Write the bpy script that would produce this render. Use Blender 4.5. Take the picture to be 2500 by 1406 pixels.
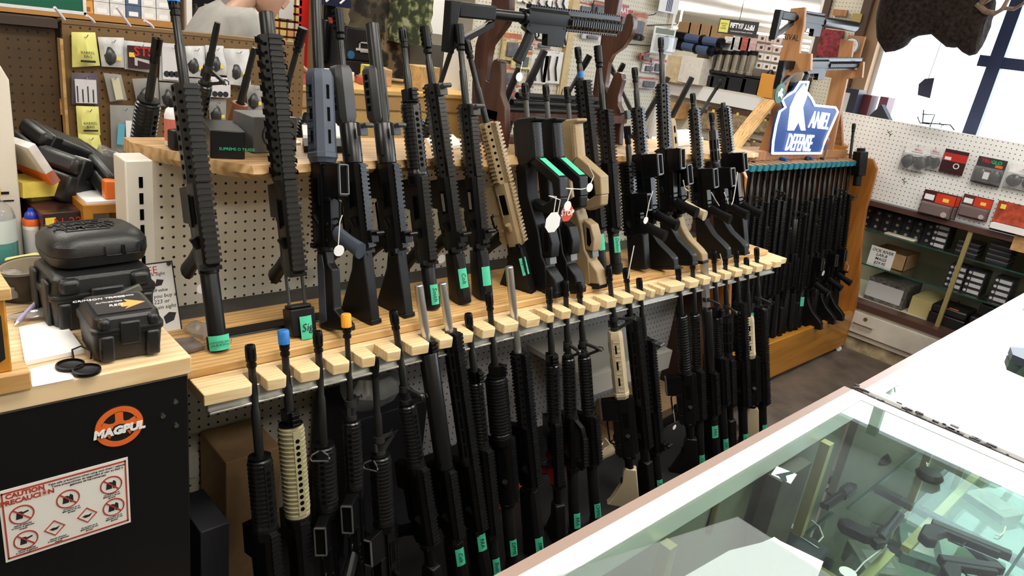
import bpy, math, random
from mathutils import Matrix, Vector
random.seed(7)
SC = bpy.context.scene
for o in list(bpy.data.objects): bpy.data.objects.remove(o)
PI = math.pi
# ------------------------------------------------------------------ camera
# world: X runs along the rifle racks, Y away through them, Z up, camera over the glass counter
F = 1782.0; CX, CY = 1250.0, 703.0; H = 1.65
CR = Matrix(((.726, .136, -.674), (-.674, .334, -.659), (.135, .933, .334)))
_x = CR.col[0].normalized(); _z = (CR.col[2] - _x * CR.col[2].dot(_x)).normalized(); _y = _z.cross(_x)
CR = Matrix((_x, _y, _z)).transposed()
cam_d = bpy.data.cameras.new('camera'); cam = bpy.data.objects.new('camera', cam_d)
SC.collection.objects.link(cam); SC.camera = cam
cam_d.sensor_width = 36; cam_d.lens = F / 2500 * 36; cam_d.clip_start = .02; cam_d.clip_end = 80
cam.matrix_world = Matrix.Translation((0, 0, H)) @ CR.to_4x4()
# ------------------------------------------------------------------ world, exposure
SC.view_settings.view_transform = 'Standard'; SC.view_settings.look = 'None'
SC.view_settings.gamma = 1; SC.view_settings.use_curve_mapping = False
SC.view_settings.exposure = 0.35
w = bpy.data.worlds.new('daylight'); SC.world = w; w.use_nodes = True
w.node_tree.nodes['Background'].inputs[0].default_value = (.86, .93, 1, 1)
w.node_tree.nodes['Background'].inputs[1].default_value = 5.5
SC.cycles.max_bounces = 7; SC.cycles.transparent_max_bounces = 14; SC.cycles.use_denoising = True
SC.cycles.caustics_reflective = False; SC.cycles.caustics_refractive = False
SC.cycles.sample_clamp_indirect = 6
CEIL = 3.05
LAMP_STRENGTH = 15
LAMPS = [(.6, -1.3), (2.8, -1.3), (.9, .55), (2.9, .55), (.2, 3.2), (2.6, 3.2), (5.2, 3.4), (-1.6, 1.2), (8.2, 4.3), (10.6, 5.2), (9.4, 6.6), (12.6, 6.2), (2.6, 5.6), (0.2, 5.6)]  # first two, behind the camera, are added to brighten the lower rifle row
# ------------------------------------------------------------------ pixel <-> room helpers (measure real positions)
def ray(px, py):
    return (CR @ Vector((px - CX, -(py - CY), -F)))
def PY(px, py, Y): d = ray(px, py); return Vector((d.x * Y / d.y, Y, H + d.z * Y / d.y))
def PX(px, py, X): d = ray(px, py); return Vector((X, d.y * X / d.x, H + d.z * X / d.x))
def PZ(px, py, Z): d = ray(px, py); t = (Z - H) / d.z; return Vector((d.x * t, d.y * t, Z))
def PP(px, py, y0, z0, k):            # the leaning plane Y = y0 + k (Z - z0)
    d = ray(px, py); t = (y0 + k * (H - z0)) / (d.y - k * d.z); return Vector((0, 0, H)) + d * t
# ------------------------------------------------------------------ materials
MATS = {}
def nmat(name):
    m = bpy.data.materials.new(name); m.use_nodes = True; MATS[name] = m
    return m, m.node_tree.nodes, m.node_tree.links, m.node_tree.nodes['Principled BSDF']
def mat(name, col, rough=.5, metal=0, var=.0, scale=30, bump=0, coat=0, spec=.5, emit=0):
    if name in MATS: return MATS[name]
    m, N, L, p = nmat(name)
    p.inputs['Base Color'].default_value = (*col, 1); p.inputs['Roughness'].default_value = rough
    p.inputs['Metallic'].default_value = metal; p.inputs['Specular IOR Level'].default_value = spec
    p.inputs['Coat Weight'].default_value = coat
    if emit:
        p.inputs['Emission Color'].default_value = (*col, 1); p.inputs['Emission Strength'].default_value = emit
    if var or bump:
        tc = N.new('ShaderNodeTexCoord'); n = N.new('ShaderNodeTexNoise'); n.inputs['Scale'].default_value = scale; n.inputs['Detail'].default_value = 5
        L.new(tc.outputs['Object'], n.inputs['Vector'])
        if var:
            r = N.new('ShaderNodeMapRange'); r.inputs[1].default_value = .3; r.inputs[2].default_value = .7
            r.inputs[3].default_value = 1 - var; r.inputs[4].default_value = 1 + var; L.new(n.outputs[0], r.inputs[0])
            mx = N.new('ShaderNodeVectorMath'); mx.operation = 'SCALE'; mx.inputs[0].default_value = col
            L.new(r.outputs[0], mx.inputs['Scale']); L.new(mx.outputs[0], p.inputs['Base Color'])
        if bump:
            b = N.new('ShaderNodeBump'); b.inputs['Strength'].default_value = bump; b.inputs['Distance'].default_value = .002
            L.new(n.outputs[0], b.inputs['Height']); L.new(b.outputs[0], p.inputs['Normal'])
    return m
def wood(name, c1, c2, rough=.45, axis='X', scale=1.0, coat=0):
    m, N, L, p = nmat(name)
    tc = N.new('ShaderNodeTexCoord'); mp = N.new('ShaderNodeMapping'); L.new(tc.outputs['Object'], mp.inputs[0])
    s = {'X': (1.2, 12, 12), 'Y': (12, 1.2, 12), 'Z': (12, 12, 1.2)}[axis]
    mp.inputs['Scale'].default_value = [v * scale for v in s]
    n = N.new('ShaderNodeTexNoise'); n.inputs['Scale'].default_value = 2.2; n.inputs['Detail'].default_value = 6; n.inputs['Distortion'].default_value = .8
    L.new(mp.outputs[0], n.inputs['Vector'])
    w_ = N.new('ShaderNodeTexWave'); w_.inputs['Scale'].default_value = 1.1; w_.inputs['Distortion'].default_value = 9; w_.inputs['Detail'].default_value = 3
    w_.bands_direction = {'X': 'Y', 'Y': 'X', 'Z': 'X'}[axis]; L.new(mp.outputs[0], w_.inputs['Vector'])
    a = N.new('ShaderNodeMath'); a.operation = 'MULTIPLY_ADD'; a.inputs[1].default_value = .35; L.new(w_.outputs[1], a.inputs[0]); L.new(n.outputs[0], a.inputs[2])
    cr = N.new('ShaderNodeValToRGB'); cr.color_ramp.elements[0].position = .35; cr.color_ramp.elements[0].color = (*c2, 1)
    cr.color_ramp.elements[1].position = .8; cr.color_ramp.elements[1].color = (*c1, 1)
    L.new(a.outputs[0], cr.inputs[0]); L.new(cr.outputs[0], p.inputs['Base Color']); p.inputs['Roughness'].default_value = rough
    p.inputs['Coat Weight'].default_value = coat
    return m
def pegmat(name, col, axes, hole=(.015, .012, .01), pitch=.0254, r=.0034, var=.06, rough=.5, off=(0, 0)):
    m, N, L, p = nmat(name)
    tc = N.new('ShaderNodeTexCoord'); s = N.new('ShaderNodeSeparateXYZ'); L.new(tc.outputs['Object'], s.inputs[0])
    sq = []
    for i, a in enumerate(axes):
        o1 = N.new('ShaderNodeMath'); o1.operation = 'ADD'; o1.inputs[1].default_value = 50 + off[i]; L.new(s.outputs[a], o1.inputs[0])
        f1 = N.new('ShaderNodeMath'); f1.operation = 'MODULO'; f1.inputs[1].default_value = pitch; L.new(o1.outputs[0], f1.inputs[0])
        f2 = N.new('ShaderNodeMath'); f2.operation = 'SUBTRACT'; f2.inputs[1].default_value = pitch / 2; L.new(f1.outputs[0], f2.inputs[0])
        f3 = N.new('ShaderNodeMath'); f3.operation = 'POWER'; f3.inputs[1].default_value = 2
        ab = N.new('ShaderNodeMath'); ab.operation = 'ABSOLUTE'; L.new(f2.outputs[0], ab.inputs[0]); L.new(ab.outputs[0], f3.inputs[0]); sq.append(f3)
    ad = N.new('ShaderNodeMath'); ad.operation = 'ADD'; L.new(sq[0].outputs[0], ad.inputs[0]); L.new(sq[1].outputs[0], ad.inputs[1])
    lt = N.new('ShaderNodeMath'); lt.operation = 'LESS_THAN'; lt.inputs[1].default_value = r * r; L.new(ad.outputs[0], lt.inputs[0])
    n = N.new('ShaderNodeTexNoise'); n.inputs['Scale'].default_value = 3.5; n.inputs['Detail'].default_value = 6; L.new(tc.outputs['Object'], n.inputs['Vector'])
    rg = N.new('ShaderNodeMapRange'); rg.inputs[1].default_value = .3; rg.inputs[2].default_value = .7; rg.inputs[3].default_value = 1 - var; rg.inputs[4].default_value = 1 + var; L.new(n.outputs[0], rg.inputs[0])
    sc = N.new('ShaderNodeVectorMath'); sc.operation = 'SCALE'; sc.inputs[0].default_value = col; L.new(rg.outputs[0], sc.inputs['Scale'])
    mx = N.new('ShaderNodeMix'); mx.data_type = 'RGBA'; L.new(lt.outputs[0], mx.inputs[0]); L.new(sc.outputs[0], mx.inputs[6]); mx.inputs[7].default_value = (*hole, 1)
    L.new(mx.outputs[2], p.inputs['Base Color']); p.inputs['Roughness'].default_value = rough
    return m
def glassmat(name, tint=(.9, .97, .94), ior=1.5, rough=0.0, boost=1.0, power=1.0, cloudy=0, cc=(.8, .8, .8)):
    m, N, L, p = nmat(name); N.remove(p); out = N['Material Output']
    t = N.new('ShaderNodeBsdfTransparent'); t.inputs[0].default_value = (*tint, 1)
    g = N.new('ShaderNodeBsdfGlossy'); g.inputs['Roughness'].default_value = rough
    fr = N.new('ShaderNodeFresnel'); fr.inputs[0].default_value = ior
    m0 = N.new('ShaderNodeMath'); m0.operation = 'MULTIPLY'; m0.inputs[1].default_value = boost; L.new(fr.outputs[0], m0.inputs[0])
    mu = N.new('ShaderNodeMath'); mu.operation = 'POWER'; mu.inputs[1].default_value = power; mu.use_clamp = True; L.new(m0.outputs[0], mu.inputs[0])
    ge = N.new('ShaderNodeNewGeometry'); bf = N.new('ShaderNodeMath'); bf.operation = 'SUBTRACT'; bf.use_clamp = True; L.new(mu.outputs[0], bf.inputs[0]); L.new(ge.outputs['Backfacing'], bf.inputs[1])
    mx = N.new('ShaderNodeMixShader'); L.new(bf.outputs[0], mx.inputs[0]); L.new(g.outputs[0], mx.inputs[2])
    if cloudy:
        d = N.new('ShaderNodeBsdfDiffuse'); d.inputs[0].default_value = (*cc, 1); m2 = N.new('ShaderNodeMixShader'); m2.inputs[0].default_value = cloudy
        L.new(t.outputs[0], m2.inputs[1]); L.new(d.outputs[0], m2.inputs[2]); L.new(m2.outputs[0], mx.inputs[1])
    else: L.new(t.outputs[0], mx.inputs[1])
    L.new(mx.outputs[0], out.inputs[0]); return m
K = mat('gun_black', (.0032, .0032, .0037), .33, var=.2, scale=60, spec=.26)
KP = mat('polymer_black', (.0045, .0045, .005), .42, var=.2, scale=80, bump=.1, spec=.26)
KB = mat('barrel_black', (.010, .0095, .009), .34, .15, spec=.4)
KH = mat('handguard_black', (.006, .006, .0065), .30, var=.15, scale=60, spec=.5)
KR = mat('rail_black', (.0055, .0055, .0065), .28, spec=.4)
HOLE = mat('hole_black', (.002, .002, .002), .9, spec=.05)
STEEL = mat('stainless_steel', (.62, .61, .6), .28, .9)
GREYM = mat('phosphate_grey', (.06, .06, .06), .35, .5)
FDE = mat('flat_dark_earth', (.30, .215, .115), .5, var=.06)
FDEL = mat('light_tan_polymer', (.50, .41, .27), .5, var=.05)
ODG = mat('olive_tan_polymer', (.30, .27, .155), .5, var=.05)
BGREY = mat('blue_grey_polymer', (.045, .058, .085), .5, var=.06)
TAPE = mat('green_tape', (.06, .50, .30), .6)
INK = mat('ink', (.01, .01, .015), .7)
WHITE = mat('white_paper', (.82, .82, .82), .6)
STRING = mat('white_string', (.8, .78, .74), .8)
BLUECAP = mat('blue_cap', (.015, .16, .5), .5, var=.3, scale=90)
ORANGECAP = mat('orange_cap', (.85, .33, .015), .5)
RED = mat('red', (.5, .02, .015), .5)
ORANGE = mat('orange', (.72, .13, .02), .5)
YEL = mat('yellow_label', (.85, .62, .08), .6)
CHROME = mat('chrome', (.7, .7, .7), .15, 1)
PINE = wood('pine', (.66, .41, .17), (.40, .205, .06), .45, 'X', 1.6)
PINEL = wood('pine_cut', (.80, .62, .36), (.66, .45, .22), .5, 'X', 2.0)
LIVE = wood('live_edge_pine', (.60, .39, .19), (.34, .185, .065), .4, 'X', 1.1)
BUTCHER = wood('butcher_block', (.80, .60, .36), (.62, .40, .19), .35, 'X', 1.3)
OAK = wood('orange_oak', (.50, .215, .022), (.36, .14, .012), .35, 'X', 1.0, .3)
OAKZ = wood('orange_oak_upright', (.42, .16, .03), (.27, .09, .012), .4, 'Z', 1.0, .2)
WALNUT = wood('walnut', (.075, .027, .014), (.03, .011, .007), .35, 'Z', 1.0, .2)
STAND = wood('stand_wood', (.40, .19, .075), (.24, .10, .035), .5, 'Z', 1.0)
PEG_C = pegmat('cream_pegboard', (.72, .67, .56), 'XZ')
PEG_W = pegmat('white_pegboard', (.84, .84, .83), 'YZ', hole=(.05, .05, .05), r=.003)
PEG_B = pegmat('brown_pegboard', (.165, .092, .03), 'XZ', hole=(.012, .008, .004), var=.15)
PEG_D = pegmat('dark_brown_pegboard', (.09, .05, .018), 'XZ', hole=(.01, .006, .003), var=.3)
PEG_F = pegmat('pale_far_pegboard', (.66, .62, .50), 'XZ', hole=(.14, .12, .08))
PEG_FX = pegmat('pale_side_pegboard', (.66, .62, .50), 'YZ', hole=(.14, .12, .08))
PEG_G = pegmat('grey_pegboard', (.50, .49, .50), 'XZ')
METALW = mat('cream_metal', (.74, .70, .62), .4, .1)
SHELFM = mat('shelf_lip_metal', (.55, .54, .50), .3, .5)
GLASS = glassmat('counter_glass', (.87, .95, .92), 1.5, 0, 2.6, 1.6)
CGLASS = glassmat('case_glass', (.93, .97, .95), 1.45, 0, 1.2)
PLASTIC = glassmat('clear_plastic', (.92, .92, .92), 1.45, .08, 1.2, 1, .12)
# ------------------------------------------------------------------ mesh builder
class B:
    def __init__(s, mx=None): s.v = []; s.f = []; s.mi = []; s.mx = mx
    def add(s, vs, fs, mi=0, mx=None):
        n = len(s.v); M = mx or s.mx
        s.v += [tuple(M @ Vector(p)) for p in vs] if M else [tuple(p) for p in vs]
        s.f += [tuple(i + n for i in f) for f in fs]; s.mi += [mi] * len(fs); return s
    def box(s, x0, x1, y0, y1, z0, z1, mi=0, mx=None):
        vs = [(x0, y0, z0), (x1, y0, z0), (x1, y1, z0), (x0, y1, z0), (x0, y0, z1), (x1, y0, z1), (x1, y1, z1), (x0, y1, z1)]
        return s.add(vs, [(3, 2, 1, 0), (4, 5, 6, 7), (0, 1, 5, 4), (1, 2, 6, 5), (2, 3, 7, 6), (3, 0, 4, 7)], mi, mx)
    def cyl(s, p0, p1, r0, r1=None, n=12, mi=0, caps=True, ph=0, sy=1, mx=None):
        p0 = Vector(p0); p1 = Vector(p1); r1 = r0 if r1 is None else r1
        d = (p1 - p0).normalized(); a = Vector((1, 0, 0)) if abs(d.x) < .9 else Vector((0, 1, 0))
        u = (a - d * a.dot(d)).normalized(); w = d.cross(u); vs = []
        for p, r in ((p0, r0), (p1, r1)):
            for i in range(n):
                t = 2 * PI * i / n + ph; vs.append(p + u * (r * math.cos(t)) + w * (r * sy * math.sin(t)))
        fs = [(i, (i + 1) % n, n + (i + 1) % n, n + i) for i in range(n)]
        if caps: fs += [tuple(range(n - 1, -1, -1)), tuple(range(n, 2 * n))]
        return s.add(vs, fs, mi, mx)
    def lathe(s, prof, n=14, mi=0, c=(0, 0), ph=0, mx=None, caps=True):      # prof: (r, z) around z
        vs = []
        for r, z in prof:
            for i in range(n):
                t = 2 * PI * i / n + ph; vs.append((c[0] + r * math.cos(t), c[1] + r * math.sin(t), z))
        fs = []
        for k in range(len(prof) - 1):
            for i in range(n): fs.append((k * n + i, k * n + (i + 1) % n, (k + 1) * n + (i + 1) % n, (k + 1) * n + i))
        if caps: fs += [tuple(range(n - 1, -1, -1)), tuple((len(prof) - 1) * n + i for i in range(n))]
        return s.add(vs, fs, mi, mx)
    def prism(s, pts, a, b, ax='y', mi=0, mx=None):      # pts 2D in the plane across ax, extruded a..b
        n = len(pts)
        def P(p, h):
            return {'y': (p[0], h, p[1]), 'x': (h, p[0], p[1]), 'z': (p[0], p[1], h)}[ax]
        vs = [P(p, a) for p in pts] + [P(p, b) for p in pts]
        ar = sum(pts[i][0] * pts[(i + 1) % n][1] - pts[(i + 1) % n][0] * pts[i][1] for i in range(n))
        fl = (ar > 0) != (ax == 'y')
        lo = tuple(range(n - 1, -1, -1)); hi = tuple(range(n, 2 * n)); sd = [(i, (i + 1) % n, n + (i + 1) % n, n + i) for i in range(n)]
        if not fl: lo = lo[::-1]; hi = hi[::-1]; sd = [q[::-1] for q in sd]
        return s.add(vs, [lo, hi] + sd, mi, mx)
    def loft(s, rings, mi=0, closed=True, caps=True, mx=None):
        n = len(rings[0]); vs = [p for r in rings for p in r]; fs = []
        for k in range(len(rings) - 1):
            for i in range(n if closed else n - 1):
                fs.append((k * n + i, k * n + (i + 1) % n, (k + 1) * n + (i + 1) % n, (k + 1) * n + i))
        if caps and closed: fs += [tuple(range(n - 1, -1, -1)), tuple((len(rings) - 1) * n + i for i in range(n))]
        return s.add(vs, fs, mi, mx)
    def tube(s, pts, r, n=6, mi=0):
        pts = [Vector(p) for p in pts]; rings = []
        for i, p in enumerate(pts):
            d = (pts[min(i + 1, len(pts) - 1)] - pts[max(i - 1, 0)]).normalized()
            a = Vector((0, 0, 1)) if abs(d.z) < .8 else Vector((1, 0, 0)); u = (a - d * a.dot(d)).normalized(); w = d.cross(u)
            rr = r[i] if isinstance(r, (list, tuple)) else r
            rings.append([p + u * rr * math.cos(2 * PI * k / n) + w * rr * math.sin(2 * PI * k / n) for k in range(n)])
        return s.loft(rings, mi)
    def mesh(s, name, mats, smooth=35, loc=None):
        me = bpy.data.meshes.new(name); vs = s.v
        if loc is not None: vs = [(p[0] - loc[0], p[1] - loc[1], p[2] - loc[2]) for p in vs]
        me.from_pydata(vs, [], s.f)
        for m in (mats if isinstance(mats, (list, tuple)) else [mats]): me.materials.append(m)
        me.polygons.foreach_set('material_index', s.mi)
        if smooth:
            me.polygons.foreach_set('use_smooth', [True] * len(s.f)); me.set_sharp_from_angle(angle=math.radians(smooth))
        me.update(); return me
COL = SC.collection.objects
def link(name, me, parent=None, loc=None, bevel=0, seg=2):
    o = bpy.data.objects.new(name, me); COL.link(o)
    if parent: o.parent = parent
    if loc is not None: o.location = loc
    if bevel:
        b = o.modifiers.new('edge', 'BEVEL'); b.width = bevel; b.segments = seg; b.limit_method = 'ANGLE'; b.angle_limit = .6
    return o
def part(name, b, m, parent, label=None, bevel=0, smooth=35, seg=2):
    o = link(name, b.mesh(name, m, smooth), parent, bevel=bevel, seg=seg)
    if label: o['label'] = label
    return o
def tag(o, label, cat, group=None, kind=None):
    o['label'] = label; o['category'] = cat
    if group: o['group'] = group
    if kind: o['kind'] = kind
    return o
def thing(name, label, cat, loc=(0, 0, 0), rz=0, group=None, mx=None):
    o = bpy.data.objects.new(name, None); COL.link(o); o.empty_display_size = .05
    if mx: o.matrix_world = mx
    else: o.location = loc; o.rotation_euler = (0, 0, rz)
    return tag(o, label, cat, group)
def solo(name, b, m, label, cat, group=None, kind=None, bevel=0, smooth=35, loc=None):
    if loc is None:
        xs = [p[0] for p in b.v]; ys = [p[1] for p in b.v]; zs = [p[2] for p in b.v]
        loc = ((min(xs) + max(xs)) / 2, (min(ys) + max(ys)) / 2, min(zs))
    o = link(name, b.mesh(name, m, smooth, loc), None, loc, bevel); return tag(o, label, cat, group, kind)
def struct(name, b, m, bevel=0, parent=None):
    o = link(name, b.mesh(name, m, 35), parent, None, bevel)
    if not parent: o['kind'] = 'structure'
    return o
def text(name, body, size, m, parent, mx, depth=.0006, label=None, shear=0, bold=0, align='CENTER', sp=1, xs=1):
    c = bpy.data.curves.new('t', 'FONT'); c.body = body; c.size = size; c.extrude = depth; c.align_x = align; c.align_y = 'CENTER'
    c.shear = shear; c.offset = bold; c.space_character = sp; c.resolution_u = 2
    o = bpy.data.objects.new('t', c); COL.link(o); bpy.context.view_layer.update()
    me = bpy.data.meshes.new_from_object(o.evaluated_get(bpy.context.evaluated_depsgraph_get())); bpy.data.objects.remove(o)
    me.materials.clear(); me.materials.append(m); me.transform(mx @ Matrix.Diagonal((xs, 1, 1, 1)))
    q = link(name, me, parent)
    if label: q['label'] = label
    return q
def frame(o, x, y):       # matrix with x and y axes (y made square to x) at o
    x = Vector(x).normalized(); y = Vector(y); y = (y - x * y.dot(x)).normalized(); z = x.cross(y)
    return Matrix.Translation(Vector(o)) @ Matrix((x, y, z)).transposed().to_4x4()
FACE = frame((0, 0, 0), (1, 0, 0), (0, 0, 1))       # text standing in the XZ plane, read from -Y
ORD = ['first', 'second', 'third', 'fourth', 'fifth', 'sixth', 'seventh', 'eighth', 'ninth', 'tenth', 'eleventh', 'twelfth', 'thirteenth',
       'fourteenth', 'fifteenth', 'sixteenth', 'seventeenth', 'eighteenth', 'nineteenth', 'twentieth', 'twenty-first', 'twenty-second', 'twenty-third', 'twenty-fourth', 'twenty-fifth', 'twenty-sixth', 'twenty-seventh', 'twenty-eighth', 'twenty-ninth', 'thirtieth']
# ================================================================== the room
FLOORM = mat('worn_floor', (.125, .098, .078), .55, var=.45, scale=6, bump=.1)
WALLM = mat('painted_wall', (.42, .38, .31), .7, var=.04)
CEILM = mat('ceiling_white', (.66, .66, .64), .8)
RX0, RX1, RY0, RY1 = -3.2, 14.0, -2.2, 8.0
struct('floor', B().box(RX0, 5.75, RY0, RY1, -.05, 0).box(5.75, RX1, 2.75, RY1, -.05, 0), FLOORM)
struct('ground', B().box(5.75, 30, -14, 2.70, -.12, -.02), mat('outside_concrete', (.6, .6, .58), .9))
CZ2 = 2.25
struct('ceiling', B().box(RX0, 5.75, RY0, RY1, CEIL, CEIL + .05).box(5.75, 7.0, 2.75, RY1, CEIL, CEIL + .05), CEILM)
struct('ceiling_low', B().box(7.0, RX1, 2.75, RY1, CZ2, CZ2 + .05).box(6.98, 7.0, 2.75, RY1, CZ2, CEIL), CEILM)
struct('wall_back', B().box(RX0, RX1, RY1, RY1 + .1, 0, CEIL), WALLM)
struct('wall_left', B().box(RX0 - .1, RX0, RY0, RY1, 0, CEIL), WALLM)
struct('wall_front', B().box(RX0, 5.75, RY0 - .1, RY0, 0, CEIL), WALLM)
struct('wall_far_right', B().box(RX1, RX1 + .1, 2.75, RY1, 0, CEIL), WALLM)
struct('wall_inner', B().box(5.75, RX1, 2.70, 2.75, 0, CEIL), mat('white_stucco', (.85, .85, .83), .8))
# the window wall stands behind the pegboard on the right
WX = 5.65
struct('wall_window', B().box(WX, WX + .1, RY0, 2.75, 0, 1.25).box(WX, WX + .1, RY0, 2.75, 2.92, CEIL).box(WX, WX + .1, 2.2, 2.75, 1.25, 2.92), mat('window_wall_paint', (.75, .74, .72), .6))
wf = struct('window_1', B().box(WX + .02, WX + .08, RY0, 2.2, 1.22, 1.27).box(WX + .02, WX + .08, RY0, 2.2, 2.88, 2.93), mat('white_window_frame', (.8, .8, .8), .4))
struct('window_pane', B().box(WX + .045, WX + .05, RY0, 2.2, 1.27, 2.88), glassmat('window_glass', (.98, .99, 1), 1.45), parent=wf)
mu = PX(2412, 200, WX)
b = B()
p0 = PX(2470, 60, WX - .01); p1 = PX(2368, 318, WX - .01)
b.prism([(p0.y - .04, 2.9), (p0.y + .03, 2.9), (p1.y + .04, 1.25), (p1.y - .045, 1.25)], WX - .03, WX + .03, 'x')
struct('window_mullion', b, mat('blue_black_frame', (.012, .018, .05), .4), parent=wf)
a = PX(2395, 134, WX); c = PX(2445, 160, WX)
struct('window_bar', B().box(WX - .02, WX + .02, a.y - .38, a.y, c.z - .02, a.z - .0), MATS['blue_black_frame'], parent=wf)
for i, (lx, ly) in enumerate(LAMPS):
    t = thing('ceiling_light', 'white ceiling light panel, ' + ORD[i] + ' one counted from over the glass counter', 'ceiling light', (lx, ly, CZ2 - .30 if lx > 7 else CEIL - .05), 0, 'ceiling light panels')
    part('frame', B().box(-.62, .62, -.32, -.3, 0, .05).box(-.62, .62, .3, .32, 0, .05).box(-.62, -.6, -.3, .3, 0, .05).box(.6, .62, -.3, .3, 0, .05), METALW, t)
    part('diffuser', B().box(-.6, .6, -.3, .3, .004, .01), mat('lamp_glow', (1, .95, .86), .5, emit=LAMP_STRENGTH) if lx < 7 else mat('far_lamp_glow', (1, .97, .92), .5, emit=22), t)
    if lx > 7: part('suspension_rod', B().box(-.01, .01, -.01, .01, .01, .29), METALW, t)
# ------------------------------------------------------------------ main rifle rack (a gondola with pegboard back)
RXE = 2.9
t = thing('rifle_rack', 'long shop rack with cream pegboard back and notched pine boards holding rifles', 'rack', (0, 0, 0))
part('pegboard_back', B().box(PY(325, 450, 1.75).x, RXE, 1.75, 1.765, .1, 1.255), PEG_C, t)
part('rear_pegboard', B().box(PY(330, 450, 1.86).x, RXE, 1.86, 1.875, .1, 1.255), PEG_F, t)
cq = PY(290, 392, 1.70); cr = PY(358, 392, 1.70)
up = B().box(cq.x, cr.x, 1.66, 1.74, .1, PY(320, 392, 1.66).z)
part('corner_upright', up, METALW, t, bevel=.003)
b = B(); zt = PY(320, 410, 1.66).z - .02
for k in range(24): b.box(cr.x - .030, cr.x - .022, 1.6585, 1.661, zt - k * .036 - .024, zt - k * .036)
part('upright_slots', b, HOLE, t)
b = B().box(.52, RXE, 1.33, 1.75, .845, .862).box(.52, RXE, 1.322, 1.33, .828, .866)
b.box(.52, RXE, 1.310, 1.324, .826, .832)
part('metal_shelf', b, SHELFM, t, bevel=.002)
part('shelf_deck', B().box(.47, RXE, 1.60, 1.75, .862, .885), mat('dark_deck', (.035, .033, .03), .5, var=.3), t)
part('base_deck', B().box(.47, RXE, .98, 1.76, 0, .10), mat('black_base', (.012, .012, .012), .5), t)
part('end_panel', B().box(RXE, RXE + .02, 1.60, 1.875, .1, 1.25), mat('end_panel_dark', (.09, .03, .018), .4), t)
# live edge shelf on top
pts = []; n = 130; rnd = random.Random(3); e = 0
x0 = .56
for i in range(n + 1):
    x = x0 + (2.98 - x0) * i / n; e = e * .8 + rnd.uniform(-.006, .006)
    y = 1.556 + e + .006 * math.sin(x * 21) + .010 * math.sin(x * 7.3)
    if i < 8: y += .22 * (1 - i / 8) ** 1.3
    pts.append((x, y))
SHZ = 1.285
b = B(); ring0 = [(x, y, SHZ) for x, y in pts] + [(2.98, 1.86, SHZ), (x0 - .02, 1.86, SHZ), (x0 - .022, 1.80, SHZ)]
ring1 = [(x, y - .006 + .004 * math.sin(x * 60), SHZ - .018) for x, y in pts] + [(2.98, 1.86, SHZ - .018), (x0 - .02, 1.86, SHZ - .018), (x0 - .022, 1.80, SHZ - .018)]
ring2 = [(x, y + .006, SHZ - .032) for x, y in pts] + [(2.98, 1.86, SHZ - .032), (x0 - .02, 1.86, SHZ - .032), (x0 - .022, 1.80, SHZ - .032)]
b.loft([ring2, ring1, ring0])
solo('live_edge_shelf', b, LIVE, 'rough live edge pine shelf board along the top of the rifle rack', 'shelf')
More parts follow.
